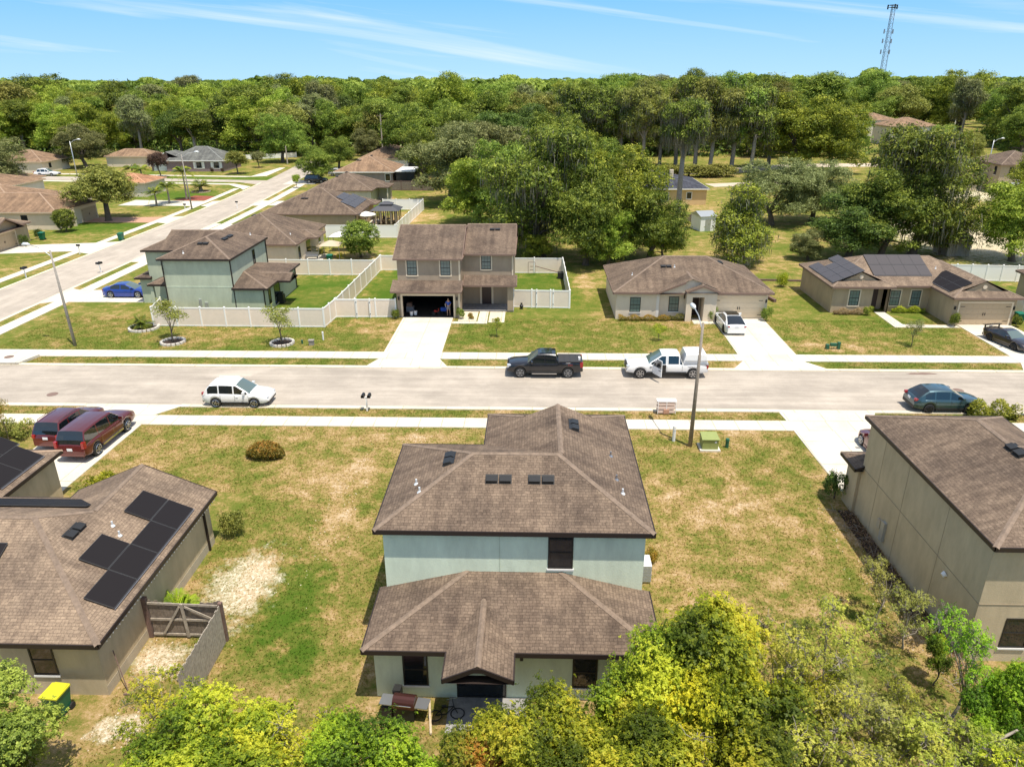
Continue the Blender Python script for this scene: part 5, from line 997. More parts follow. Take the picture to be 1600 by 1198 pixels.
M2=dict(SUV); M2.update(L=4.9,W=1.95,paint='paint_maroon',cabs=[dict(x=(-2.4,-2.0,.2,1.2),z=1.78,tw=.78,pill=(-1.2,-.05),rails='paint_maroon',c0=.5)],handlem='paint_maroon',bum='paint_maroon',top=[(-2.45,.9),(-2.35,1.05),(-1.6,1.1),(.7,1.06),(1.0,1.08),(1.8,1.0),(2.3,.86),(2.45,.62)])
K8=vehicle('maroon_suv','maroon sport utility vehicle with roof rails, farther of two on the driveway at the left edge',(-29.75,42.0,.045),PI/2-.03,M2)
M4=dict(SED); M4.update(L=4.5,W=1.82,paint='paint_maroon',rim='rim',sun=None,silm='paint_maroon',bum='paint_maroon',cabs=[dict(x=(-2.1,-1.2,.2,1.25),z=1.48,tw=.7,pill=(-.4,),c0=.5)],handlem='paint_maroon')
K9=vehicle('maroon_hatchback','dark red car on the driveway, mostly hidden behind the wall of the right beige house',(21.35,40.1,.045),PI/2,M4)
BL=dict(SED); BL.update(L=4.65,W=1.83,paint='paint_blue',sun=None,silm='paint_blue',bum='paint_blue',rim='rim',cabs=[dict(x=(-2.15,-1.0,.2,1.3),z=1.42,tw=.7,pill=(-.35,),c0=.7,fm='clear_glass')],handlem='paint_blue',tail=(0,.7,.85))
K10=vehicle('blue_sedan','bright blue sedan on the driveway of the sage corner house',(-42.9,74.6,.045),0,BL)
MBK=dict(M2); MBK.update(paint='paint_black',bum='black_plastic',handlem='paint_black',cabs=[dict(x=(-2.4,-2.0,.2,1.2),z=1.75,tw=.78,pill=(-1.2,-.05),c0=.5)])
K11=vehicle('black_suv','black vehicle parked under the round street tree beside the far row of houses',(-48.2,166.5,.045),0,MBK)
MSI=dict(SUV); MSI.update(paint='paint_silver'); K12=vehicle('silver_car','silver car at the grey house with the white lanai roof, beyond the black vehicle',(-46.4,179,.02),.2,MSI)
x,y=at(75,275); K13=vehicle('white_car','white car in front of the far house at the left edge',(x,y,.02),.1,dict(SUV,L=5.6,top=[(-2.8,.8),(-2.6,.95),(-1.6,1.0),(.7,1.0),(1.0,1.0),(2.2,.9),(2.7,.8),(2.8,.6)]))

# ------------------------------------------------------------------ street furniture
def lamp(label,x,y,h,toward,mat='lamp_concrete',armL=2.4,leanx=0):
    t=tag(empty('street_lamp',(x,y,0)),label,'street lamp'); mb=MB(); mb.tube([(0,0,0),(leanx*.5,0,h*.5),(leanx,0,h)],[.135,.105,.07],12); ob('pole',mb,mat,t,smooth=True)
    d=Vector((math.cos(toward),math.sin(toward),0)); P=lambda s,z: tuple(d*s+Vector((leanx,0,z))); mb=MB(); mb.tube([P(0,h-.5),P(armL*.5,h+.15),P(armL,h+.35)],.035,8); ob('arm',mb,'galvanised' ,t)
    mb=MB(); mb.tube([P(armL-.1,h+.35),P(armL+.15,h+.38),P(armL+.5,h+.36),P(armL+.75,h+.3)],[.07,.14,.15,.05],10); l=ob('lamp_head',mb,'lamp_head',t,smooth=True)
    mb=MB(); mb.tube([P(armL+.32,h+.3),P(armL+.32,h+.18)],[.13,.08],10); ob('lens',mb,'clear_glass',l)
lamp('tall brown-grey concrete street lamp standing on the near verge beside the green transformer',9.85,41.2,8.05,R(95),'lamp_brown',1.9,.05)
lamp('concrete street lamp on the corner lawn, its arm reaching left',-39.5,58.9,8.3,R(165),'lamp_concrete',2.1,-.2)
x,y=at(300,327); lamp('street lamp in the palm bed on the far side of the side street',x,y,9.3,R(20),'lamp_concrete',2.2,-.3)
x,y=at(121,276); lamp('pale street lamp standing behind the broad oak in the side street',x,y,8,R(30),'galvanised',1.6)
lamp('small street lamp far off near the right edge, above the tan roofs',104,178,8,R(10),'galvanised',1.8)
def mailbox(label,x,y,n=2,name='mailbox',rz=0):
    t=tag(empty(name,(x,y,0),rz),label,'mailbox'); mb=MB(); mb.box(-.05,.05,-.05,.05,0,1.05); mb.box(-.35 if n>1 else -.1,.35 if n>1 else .1,-.05,.05,1.0,1.06); ob('post',mb,'white_vinyl',t)
    for i in range(n):
        u=(i-(n-1)/2)*.42; mb=MB(); mb.tube([(u,-.22,1.19),(u,.25,1.19)],.11,10); mb.box(u-.11,u+.11,-.22,.25,1.06,1.19); ob('letter_box',mb,'black_metal',t)
mailbox('pair of black letter boxes on a white post at the near kerb, right of the white vehicle',-11.4,46.0)
mailbox('pair of black letter boxes at the near kerb by the right edge',33.75,46.1,rz=.3)
x,y=at(41,434); mailbox('black letter boxes on a white post at the far side of the side street, left edge',x,y,rz=1.5)
x,y=at(158,426); mailbox('pair of black letter boxes beside the side street, left of the sage house',x,y,rz=1.4)
x,y=at(290,330); mailbox('black letter box on a dark post past the street lamp on the side street',x,y,1,rz=1.5)
x,y=at(371,326); mailbox('black letter box on the near side of the side street above the cream house roof',x,y,1,rz=1.5)
x,y=at(125,397); mailbox('small black letter box on the left verge of the side street near the green bin',x,y,1,rz=1.5)
# transformer, pedestals, crate by the kerb
t=tag(empty('transformer_box',(10.95,41.0,0)),'olive green electrical transformer box on a concrete pad beside the lamp post','transformer'); mb=MB(); mb.box(-.62,.62,-.55,.5,0,.1); ob('pad',mb,'concrete_drive',t)
mb=MB(); mb.box(-.48,.48,-.4,.42,.1,.78); mb.box(-.006,.006,-.41,-.4,.15,.74); ob('cabinet',mb,'transformer_green',t); mb=MB(); mb.face([(-.54,-.46,.78),(.54,-.46,.78),(.5,.48,.9),(-.5,.48,.9)]); mb.box(-.52,.52,-.45,.46,.74,.785); ob('lid',mb,'transformer_green',t); mb=MB(); mb.box(.25,.37,-.412,-.4,.55,.65); ob('sticker',mb,'plate',t)
def pedestal(label,x,y,h,mat,r=.11):
    mb=MB(); mb.tube([(0,0,0),(0,0,h*.75),(0,0,h*.77),(0,0,h)],[r,r,r*1.2,r*1.05],10); tag(ob('utility_pedestal',mb,mat,loc=(x,y,0)),label,'utility box')
pedestal('dark green cylindrical utility pedestal right of the transformer',12.1,41.1,.6,'pedestal_green')
pedestal('white round-topped utility pedestal left of the lamp post',8.95,41.9,1.05,'white_plastic',.1)
pedestal('white upright utility marker on the corner lawn, left of the open garage driveway',-18.45,60.9,.75,'white_plastic',.07)
x,y=at(220+1335/5,330+1045/5); mb=MB(); mb.box(-.2,.2,-.15,.15,0,.42); mb.box(-.24,.24,-.19,.19,.42,.48); tag(ob('utility_box',mb,'lamp_concrete',loc=(x,y,0)),'small grey utility box beside the white marker on the corner lawn','utility box')
x,y=at(220+1262/5,330+1035/5); pedestal('small dark green utility stub on the corner lawn',x,y,.35,'pedestal_green',.08)
x,y=at(1300,545); mb=MB(); mb.box(-.55,-.3,-.15,.15,0,.4); mb.box(-.2,.35,-.1,.12,.25,.5); mb.box(.4,.62,-.12,.12,0,.6); tag(ob('utility_box',mb,['pedestal_green'],loc=(x,y,0)),'group of small dark utility boxes on the lawn right of the cream house driveway','utility box')
t=tag(empty('crate',(9.1,46.1,0)),'white and pink slatted crate standing at the near kerb left of the lamp post','crate'); t.scale=(.82,.82,.8); mb=MB()
for i in range(3): mb.box(-.7,.8,-.3,-.26,.15+i*.35,.38+i*.35); mb.box(-.7,.8,.26,.3,.15+i*.35,.38+i*.35)
mb.box(-.72,.82,-.32,.32,1.15,1.2); ob('slats',mb,'crate_pink',t); mb=MB(); mb.box(-.75,.85,-.34,.34,1.2,1.23); 
for x in (-.7,0,.76): mb.box(x,x+.05,-.33,-.3,.1,1.2)
ob('frame',mb,'white_plastic',t); mb=MB(); mb.box(-.2,.25,-.36,-.31,.1,.5); ob('label_board',mb,'paver',t)
x,y=at(1025,638*1.0+20); 
# bins
def bin_(label,x,y,rz=0,lid='bin_green',s=1):
    t=tag(empty('wheelie_bin',(x,y,0),rz),label,'bin'); t.scale=(s,s,s); mb=MB(); a=[(-.24,-.27,.08),(.24,-.27,.08),(.24,.25,.08),(-.24,.25,.08),(-.33,-.36,1.02),(.33,-.36,1.02),(.33,.36,1.02),(-.33,.36,1.02)]
    for q in ((3,2,1,0),(0,1,5,4),(1,2,6,5),(2,3,7,6),(3,0,4,7)): mb.face([a[k] for k in q])
    for zz in (.3,.7): mb.box(-.26-zz*.07,.26+zz*.07,-.3-zz*.07,-.29-zz*.07,zz,zz+.03)
    ob('body',mb,'bin_green',t); mb=MB(); mb.box(-.36,.36,-.4,.36,1.02,1.08); mb.face([(-.33,-.37,1.08),(.33,-.37,1.08),(.3,.3,1.14),(-.3,.3,1.14)]); mb.face([(-.33,-.37,1.08),(-.3,.3,1.14),(-.33,.36,1.08)]); mb.face([(.33,-.37,1.08),(.33,.36,1.08),(.3,.3,1.14)]); mb.tube([(-.3,.4,1.03),(.3,.4,1.03)],.03,6); ob('lid',mb,lid,t)
    for s_ in (-1,1):
        mb=MB(); mb.tube([(s_*.24,.27,.13),(s_*.32,.27,.13)],.13,12); ob('wheel',mb,'tyre',t)
bin_('green wheeled bin with a bright yellow lid against the beige house wall, bottom left',-17.0,19.65,-.1,'bin_yellow',.97)
x,y=at(67,375); bin_('green wheeled bin in front of the light brown house at the left',x,y); x,y=at(190,376); bin_('green wheeled bin standing at the left verge of the side street',x,y)
bin_('green wheeled bin at the right end of the tan garage',45.0,66.6); x,y=at(1490,283); bin_('small dark green bin on the far lawn beside the tan two-storey house',x+1,y)
# rake on wall, AC unit, barbecue
mb=MB(); mb.tube([(-15.0,20.6,.02),(-15.62,21.2,1.5)],.018,6); mb.box(-15.16,-14.86,20.5,20.56,0,.06); tag(ob('broom',mb,'brown_fence',off=(-15.2,20.8,0),loc=(-15.2,20.8,0)),'long-handled brown broom leaning against the beige house wall','broom')
t=tag(empty('air_conditioner',(5.0,28.0,0)),'grey air conditioning unit standing beside the right wall of the green house','air conditioner'); mb=MB(); mb.box(-.42,.42,-.42,.42,.05,.95)
for i in range(10): mb.box(-.44,.44,-.44,.44,.12+i*.08,.15+i*.08)
ob('cabinet',mb,'galvanised',t); mb=MB(); mb.tube([(0,0,.95),(0,0,1.0)],.36,16); mb.box(-.44,.44,-.44,.44,.93,.96); ob('fan_guard',mb,'lamp_head',t)
t=tag(empty('barbecue',(-4.45,19.75,0),-.12),'large barbecue with a dark red lid and black side shelves at the back of the green house','barbecue'); t.scale=(.88,.88,.9)
mb=MB(); mb.box(-.42,.42,-.26,.26,.1,.8); ob('cabinet',mb,'black_metal',t); mb=MB(); mb.tube([(-.45,0,.85),(.45,0,.85)],.3,14); mb.box(-.46,.46,-.3,.3,.72,.86); ob('lid',mb,'grill_red',t,smooth=False)
mb=MB(); mb.box(-1.0,-.48,-.28,.28,.82,.86); mb.box(.48,1.0,-.28,.28,.82,.86); ob('side_shelf',mb,'steel_grey',t); mb=MB(); mb.tube([(-.35,-.36,.95),(.35,-.36,.95)],.02,8); ob('handle',mb,'chrome',t); mb=MB(); mb.box(-.95,-.5,-.2,.2,.1,.6); mb.box(-.62,-.3,.35,.7,.1,1.0); ob('cover_cloth',mb,'black_plastic',t)
t=tag(empty('bicycle',(-3.0,19.85,0),.15),'black bicycle lying on the ground between the barbecue and the patio slab','bicycle'); t.scale=(.8,.8,.8)
for u in (-.5,.5):
    mb=MB(); pts=[(u+.3*math.cos(a),.3*math.sin(a),.1) for a in [k*PI/10 for k in range(21)]]; mb.tube(pts,.025,6,cap=False); ob('wheel',mb,'tyre',t)
mb=MB(); mb.bar((-.5,0,.12),(-.1,.35,.18),.03); mb.bar((-.1,.35,.18),(.35,.35,.18),.03); mb.bar((.35,.35,.2),(.5,0,.12),.03); mb.bar((0,0,.14),(.35,.33,.18),.03); mb.bar((0,0,.14),(-.5,0,.12),.03); mb.bar((.35,.35,.2),(.3,.5,.5),.025); ob('frame',mb,'black_metal',t); mb=MB(); mb.bar((.05,.5,.45),(.55,.5,.5),.03); ob('handlebar',mb,'chrome',t); mb=MB(); mb.box(-.2,.02,.36,.46,.15,.22); ob('saddle',mb,'black_plastic',t)
mb=MB(); mb.bar((-3.7,20.5,.05),(-3.45,19.0,.05),.08,.1); tag(ob('timber_edging',mb,'edging',off=(-3.6,19.8,0),loc=(-3.6,19.8,0)),'light timber edging board on the ground beside the barbecue','edging')
# garage contents and person
t=tag(empty('person',(-8.15,68.15,.03),-.2),'person in a blue top standing in the open garage beside the right door frame','person')
def skinned(name,pts,edges,rad,mat,parent,sub=1):
    me=bpy.data.meshes.new(name); me.from_pydata(pts,edges,[]); o=link(name,me,parent); me.materials.append(MAT[mat]); md=o.modifiers.new('skin','SKIN'); md.use_smooth_shade=True
    for i,r in enumerate(rad): me.skin_vertices[0].data[i].radius=r if isinstance(r,tuple) else (r,r)
    me.skin_vertices[0].data[0].use_root=True; s=o.modifiers.new('sub','SUBSURF'); s.levels=sub; s.render_levels=sub; return o
pp=[(0,0,.95),(0,0,1.15),(0,0,1.38),(0,0,1.5),(0,-.02,1.62),(0,0,1.72),(-.1,0,.9),(-.11,-.02,.5),(-.11,0,.08),(-.11,-.14,.04),(.1,0,.9),(.11,.04,.5),(.12,.08,.08),(.12,-.05,.04),(-.19,0,1.42),(-.25,-.02,1.15),(-.22,-.18,.98),(.19,0,1.42),(.25,-.02,1.15),(.2,-.2,1.0)]
skinned('body',pp,[(0,1),(1,2),(2,3),(3,4),(4,5),(0,6),(6,7),(7,8),(8,9),(0,10),(10,11),(11,12),(12,13),(2,14),(14,15),(15,16),(2,17),(17,18),(18,19)],[(.15,.1),(.14,.1),(.17,.11),.055,.085,.07,.085,.06,.045,.035,.085,.06,.045,.035,.06,.045,.03,.06,.045,.03],'skin',t)
skinned('shirt',[(0,0,.95),(0,0,1.15),(0,0,1.4),(-.2,0,1.41),(-.25,-.02,1.2),(.2,0,1.41),(.25,-.02,1.2)],[(0,1),(1,2),(2,3),(3,4),(2,5),(5,6)],[(.17,.12),(.16,.12),(.18,.125),.07,.06,.07,.06],'blue_cloth',t)
skinned('shorts',[(0,0,.93),(-.1,0,.85),(-.11,-.01,.55),(.1,0,.85),(.11,.02,.55)],[(0,1),(1,2),(0,3),(3,4)],[(.16,.11),.1,.09,.1,.09],'cloth_grey',t)
skinned('hair',[(0,.02,1.70),(0,.0,1.76)],[(0,1)],[.085,.07],'hair_dark',t)
mb=MB(); mb.tube([(0,0,.02),(0,0,.4)],[.13,.17],10); tag(ob('bucket',mb,'white_plastic',loc=(-11.75,68.1,.03)),'white bucket on the floor of the open garage, left side','bucket'); tag(ob('bucket',MB().tube([(0,0,.02),(0,0,.42)],[.14,.18],10),'white_plastic',loc=(-11.4,68.3,.03)),'second white bucket in the open garage, right of the other','bucket')
mb=MB(); mb.box(-.35,.35,-.3,.3,.0,.5); mb.box(-.3,.2,-.25,.25,.5,.85,1); tag(ob('storage_box',mb,['cloth_grey','brown_trim'],loc=(-12.1,69.6,.03)),'stacked storage boxes at the left inside the open garage','box')
t=tag(empty('tricycle',(-9.4,68.5,.03),.3),'small red tricycle in the open garage','tricycle'); mb=MB(); mb.bar((-.3,0,.2),(.25,0,.35),.05); mb.bar((.25,0,.2),(.22,0,.6),.04); mb.box(-.2,0,-.1,.1,.35,.42); ob('frame',mb,'red_paint',t); 
for x_,y_ in ((-.3,-.16),(-.3,.16),(.25,0)): ob('wheel',MB().tube([(x_,y_-.03,.16),(x_,y_+.03,.16)],.16,12),'tyre',t)
t=tag(empty('scooter',(-8.7,68.9,.03)),'blue and white ride-on toy in the open garage','toy'); ob('body',MB().box(-.3,.3,-.15,.15,.25,.6),'blue_cloth',t); ob('handlebar',MB().bar((.2,0,.5),(.15,0,.95),.05).bar((.15,-.25,.95),(.15,.25,.95),.04),'white_plastic',t); ob('wheel',MB().tube([(-.2,-.1,.14),(-.2,.1,.14)],.14,12).tube([(.2,-.1,.14),(.2,.1,.14)],.14,12),'tyre',t)
tag(ob('statue',MB().tube([(0,0,0),(0,0,.1),(0,0,.35),(0,0,.5),(0,0,.62)],[.16,.14,.2,.08,.11],10),'black_metal',loc=(-1.15,70.6,0)),'small dark garden ornament in front of the white gate fence','ornament')
# fallen basketball hoop
t=tag(empty('basketball_hoop',(1.5,84,0)),'basketball hoop lying fallen across the yard corner','basketball hoop'); mb=MB(); mb.tube([(-1.3,.2,1.1),(1.5,-.9,.6)],.05,8); ob('pole',mb,'brown_trim',t)
mb=MB()
for a_,b_ in (((-2.1,.4,.2),(-2.1,.4,1.5)),((-1.3,.4,.2),(-1.3,.4,1.5)),((-2.1,.4,1.5),(-1.3,.4,1.5)),((-2.1,.4,.2),(-1.3,.4,.2)),((-1.9,.38,.6),(-1.5,.38,.6)),((-1.9,.38,1.0),(-1.5,.38,1.0))): mb.bar(a_,b_,.05)
ob('backboard',mb,'brown_trim',t); mb=MB(); mb.box(1.3,2.0,-1.5,-.6,.05,.7); ob('base',mb,'black_plastic',t)
# gazebo, patio things behind
t=tag(empty('gazebo',(-23.3,117.6,0)),'gazebo with a grey two-tier roof and pale curtains behind the solar-panel house','gazebo')
mb=MB()
for x_ in (-1.9,1.9):
    for y_ in (-1.7,1.7): mb.box(x_-.06,x_+.06,y_-.06,y_+.06,0,2.25)
ob('post',mb,'brown_trim',t)
def pyr(mb,a,b,z0,z1,c,d):
    lo=[(-a,-b,z0),(a,-b,z0),(a,b,z0),(-a,b,z0)]; hi=[(-c,-d,z1),(c,-d,z1),(c,d,z1),(-c,d,z1)]
    for k in range(4): mb.face([lo[k],lo[(k+1)%4],hi[(k+1)%4],hi[k]])
    mb.face(hi)
mb=MB(); pyr(mb,2.3,2.1,2.2,2.9,.9,.8); pyr(mb,1.1,1.0,3.05,3.4,.3,.2); mb.box(-.8,.8,-.7,.7,2.85,3.05); ob('canopy',mb,'gazebo_roof',t)
mb=MB()
for i in range(10): mb.box(-1.7+i*.36,-1.5+i*.36,1.55,1.62,.2,2.1)
for i in range(5): mb.box(-1.6+i*.8,-1.35+i*.8,-1.66,-1.6,.2,2.1)
ob('curtain',mb,'canvas_tan',t)
tag(ob('patio_table',MB().tube([(0,0,.7),(0,0,.75)],.7,14).tube([(0,0,0),(0,0,.7)],.08,8),'weathered_wood',loc=(-23.3,117.4,0)),'round table standing inside the gazebo','table')
for i,(a_,lb) in enumerate(((0,'right'),(2.1,'back left'),(4.2,'front left'))):
    c=tag(empty('patio_chair',(-23.3+1.1*math.cos(a_),117.4+1.1*math.sin(a_),0),a_+PI/2),'dark patio chair at the %s side of the gazebo table'%lb,'chair'); ob('seat',MB().box(-.25,.25,-.25,.25,.38,.45),'brown_trim',c); ob('backrest',MB().box(-.25,.25,-.28,-.23,.45,.95),'brown_trim',c)
    for u in (-.22,.22):
        for v in (-.22,.22): ob('leg',MB().box(u-.02,u+.02,v-.02,v+.02,0,.38),'brown_trim',c)
def parasol(label,x,y,h,w,mat='canvas'):
    t=tag(empty('parasol',(x,y,0)),label,'parasol'); mb=MB(); lo=[(w*math.cos(k*PI/4),w*math.sin(k*PI/4),h-.45) for k in range(8)]
    for k in range(8): mb.face([lo[k],lo[(k+1)%8],(0,0,h)]); mb.face([(p[0],p[1],p[2]-.12) for p in (lo[k],lo[(k+1)%8])]+[lo[(k+1)%8],lo[k]])
    ob('canopy',mb,mat,t); ob('pole',MB().tube([(0,0,0),(0,0,h)],.03,6),'white_plastic',t)
parasol('white parasol beside the back of the solar-panel house, near the gazebo',-25.6,113.0,2.6,1.5)
def awning(label,x,y,w,d,h,mat):
    t=tag(empty('canopy_tent',(x,y,0)),label,'canopy'); mb=MB(); pyr(mb,w/2,d/2,h,h+.5,.2,.2); ob('canopy',mb,mat,t)
    for u in (-1,1):
        for v in (-1,1): ob('leg',MB().box(u*w/2-.03,u*w/2+.03,v*d/2-.03,v*d/2+.03,0,h),'steel_grey',t)
awning('white canopy tent behind the cream house',-25.6,97.3,2.8,2.2,2.0,'canvas'); awning('tan canopy tent nearer than the white one behind the cream house',-25.9,93.0,2.6,2.4,1.7,'canvas_tan')
bin_('dark green bin beside the tan canopy tent behind the cream house',-25.3,89.8)
t=tag(empty('garden_bench',(-28.2,92.0,0)),'grey bench on the patio slab behind the cream house','bench'); ob('seat',MB().box(-.8,.8,-.3,.3,.4,.48),'steel_grey',t); ob('backrest',MB().box(-.8,.8,.26,.32,.48,.9),'steel_grey',t)
for u in (-.7,.7): ob('leg',MB().box(u-.04,u+.04,-.28,.28,0,.4),'steel_grey',t)
t=tag(empty('grill',(-26.0,72.4,0)),'black covered grill and clutter at the back door of the sage corner house','grill'); ob('cover',MB().box(-.4,.5,-.3,.3,0,.9).box(-.2,.4,-.2,.2,.9,1.15),'black_plastic',t)
t=tag(empty('folding_chair',(-26.3,71.4,0)),'blue folding chair by the back door of the sage corner house','chair'); ob('seat',MB().box(-.25,.25,-.25,.25,.35,.4),'blue_cloth',t); ob('backrest',MB().box(-.25,.25,.22,.26,.4,.85),'cloth_grey',t)
for u in (-.22,.22): ob('leg',MB().bar((u,-.25,0),(u,.2,.4),.03).bar((u,.25,0),(u,-.2,.4),.03),'steel_grey',t)
# sheds
def shed(label,x,y,w,d,h,wm,rm,rz=0):
    t=tag(empty('shed',(x,y,0),rz),label,'shed'); ob('wall',MB().box(-w/2,w/2,-d/2,d/2,0,h),wm,t); mb=MB(); 
    A_=[(-w/2-.15,-d/2-.15,h),(w/2+.15,-d/2-.15,h),(w/2+.15,d/2+.15,h),(-w/2-.15,d/2+.15,h)]; r1,r2=(-w/2-.15,0,h+.6),(w/2+.15,0,h+.6)
    mb.face([A_[0],A_[1],r2,r1]); mb.face([A_[2],A_[3],r1,r2]); mb.face([A_[1],A_[2],r2]); mb.face([A_[3],A_[0],r1]); ob('roof',mb,rm,t); ob('door',MB().box(-.45,.45,-d/2-.03,-d/2,0,1.8),rm,t)
shed('white metal shed on the lawn right of the tall bare trunk',25.6,112.9,2.4,3.2,2.2,'white_plastic','galvanised',.25)
shed('weathered grey shed under the big oak right of the tan solar-roof house',54.2,96.5,3.0,3.0,2.2,'silver_wood','lamp_concrete',.1)
shed('small grey shed beside the tan two-storey house far right',92.5,147.5,2.2,2.2,1.9,'steel_grey','galvanised')
# retaining timbers beside the cream ranch
tag(ob('timber_pile',MB().bar((23.4,79.5,.15),(24.7,73.4,.15),.3,.3).bar((23.7,79.2,.4),(24.6,75.0,.4),.25,.2),'brown_fence',off=(24,76,0),loc=(24,76,0)),'pile of dark timbers lying beside the cream house','timber')
tag(ob('timber_edging',MB().bar((24.2,82.2,.1),(33.5,81.6,.1),.2,.2),'brown_fence',off=(28,82,0),loc=(28,82,0)),'long dark timber edging across the grass behind the two ranch houses','edging')
# lattice tower, poles
def tower(x,y,h):
    t=tag(empty('lattice_tower',(x,y,0),.4),'tall steel lattice radio tower above the tree line at the right','tower'); mb=MB(); n=26; W0,W1=2.6,1.5; ww=lambda z:W0+(W1-W0)*z/h
    c=[(math.cos(a),math.sin(a)) for a in (PI/2,PI/2+2*PI/3,PI/2+4*PI/3)]; P=lambda k,z:(c[k][0]*ww(z)/1.5,c[k][1]*ww(z)/1.5,z)
    for k in range(3): mb.bar(P(k,0),P(k,h),.16)
    ob('mast_leg',mb,'tower_grey',t); mb=MB()
    for i in range(n):
        z0,z1=h*i/n,h*(i+1)/n
        for k in range(3):
            mb.bar(P(k,z0),P((k+1)%3,z1),.07); mb.bar(P(k,z1),P((k+1)%3,z1),.08)
    ob('bracing',mb,'tower_grey',t)
    for z in (h*.98,h*.78,h*.7,h*.61):
        mb=MB(); r_=2.4 if z>h*.9 else 2.7
        if z>h*.9: mb.tube([(1.9*math.cos(a),1.9*math.sin(a),z+.9) for a in [k*PI/4 for k in range(9)]],.12,5,cap=False); mb.box(-1.6,1.6,-1.6,1.6,z-.15,z)
        for a in ((0,2.1,4.2) if z>h*.9 else (0.1,3.0)): mb.box(r_*math.cos(a)-.25,r_*math.cos(a)+.25,r_*math.sin(a)-.2,r_*math.sin(a)+.2,z-.8,z+1.2); mb.bar((0,0,z),(r_*math.cos(a),r_*math.sin(a),z),.1)
        ob('antenna',mb,'steel_grey' if z<h*.9 else 'black_metal',t)
    ob('cable',MB().tube([(1.9,-.3,h*.68),(2.4,-.3,0)],.05,5),'steel_grey',t)
tower(171.5,400,53.2)
def pole(label,px,ytop,Y,lean=0,mat='lamp_concrete',arm=True):
    d=fw+CR*((px-800)/F)-CU*((ytop-599)/F); k=Y/d.y; x=d.x*k; z=CH+d.z*k; t=tag(empty('utility_pole',(x,Y,0)),label,'utility pole'); ob('pole',MB().tube([(0,0,0),(0,0,z)],[.2,.14],8),mat,t)
    if arm: ob('crossarm',MB().bar((-1.1,0,z-.5),(1.1,0,z-.5),.12),'brown_trim',t)
pole('utility pole rising behind the farthest tan roof of the row',594,178,212,mat='silver_wood'); pole('white utility pole among the trees near the right edge',1502,148,300,mat='white_plastic',arm=False); pole('white pole above the pinkish roof',1363,178,290,mat='white_plastic',arm=False); pole('thin pole above the forest left of the lattice tower',1222,122,330,mat='white_plastic',arm=False); pole('dark wooden pole at the top of the side street',446,228,205,mat='silver_wood',arm=False)
# tree rings of stone, edging
def ring(label,x,y,r,mat='stone_white',soil='mulch'):
    t=tag(empty('stone_ring',(x,y,0)),label,'edging'); n=int(2*PI*r/.34)
    mb=MB()
    for k in range(n):
        a=2*PI*k/n; M=Matrix.Rotation(a,4,'Z')@Matrix.Translation((r,0,0)); b_=MB(M); b_.box(-.1,.1,-.14,.14,0,.2); o=len(mb.v); mb.v+=b_.v; mb.f+=[[i+o for i in f] for f in b_.f]; mb.m+=b_.m; mb.uv+=b_.uv
    ob('edging_stones',mb,mat,t); ob('soil',MB().tube([(0,0,0),(0,0,.06)],r-.09,20),soil,t)
RG1=(-31.4,59.9); RG2=(-21.75,59.8)
ring('white stone ring round the left young tree on the corner lawn',*RG1,.95); ring('white stone ring round the right young tree on the corner lawn',*RG2,.95)
ring('pale edging round the palm-like cycad beside the white fence corner',-35.9,63.8,1.25)
# ------------------------------------------------------------------ trees
def unit(v): return v/np.maximum(np.linalg.norm(v,axis=-1,keepdims=True),1e-9)
def cards(P,Nr,size,rg,asp=(.55,1.0),tint=None):
    "one folded leaf-shaped quad per point"
    n=len(P); a=unit(rg.normal(size=(n,3))); t=unit(np.cross(Nr,a)); b=np.cross(Nr,t); s=(size*rg.uniform(.6,1.4,n))[:,None]; w=s*rg.uniform(asp[0],asp[1],n)[:,None]
    V=np.stack([P-t*s,P+b*w*.5,P+t*s*rg.uniform(.7,1.1,(n,1)),P-b*w*.5*rg.uniform(.6,1.2,(n,1))],1)
    V[:,0]+=Nr*s*-.15; V[:,2]+=Nr*s*-.25
    return V.reshape(-1,3),np.arange(4*n).reshape(-1,4),np.repeat(tint if tint is not None else rg.uniform(0,1,n),4)
def crown(lobes,ncl,per,size,spread,rg,up=.25,fill=.72,zmin=-.75):
    L_=np.array([l[0] for l in lobes]); R_=np.array([l[1] for l in lobes],dtype=float); w=R_.prod(1)**(2/3.); w/=w.sum(); ids=rg.choice(len(L_),ncl,p=w); d=unit(rg.normal(size=(ncl,3))); d[:,2]=np.where(d[:,2]<zmin,-d[:,2]*.6,d[:,2]); d=unit(d)
    rr=1-np.abs(rg.normal(0,.16,ncl)); rr=np.where(rg.uniform(0,1,ncl)<.12,rg.uniform(.35,.8,ncl),rr)
    bump=1+.10*np.sin(d[:,0]*7+ids)*np.cos(d[:,1]*6+ids*2)+rg.normal(0,.05,ncl)
    C=L_[ids]+d*R_[ids]*(rr*bump)[:,None]
    keep=np.ones(ncl,bool)
    for k in range(len(L_)):
        q=np.linalg.norm((C-L_[k])/R_[k],axis=1); keep&=~((q<fill*.8)&(ids!=k)&(rg.uniform(0,1,ncl)<.8))
    C=C[keep]; d=d[keep]; ct=rg.uniform(.15,.85,len(C)); sp=spread*rg.uniform(.6,1.35,len(C))
    P=np.repeat(C,per,0)+rg.normal(size=(len(C)*per,3))*np.repeat(sp,per)[:,None]*np.array([1,1,.6]); D=np.repeat(d,per,0)
    Nr=unit(D*.7+np.array([0,0,up+.35])+rg.normal(size=P.shape)*.55); T=np.clip(np.repeat(ct,per)+rg.normal(0,.16,len(P)),0,1)
    return cards(P,Nr,size,rg,tint=T),C
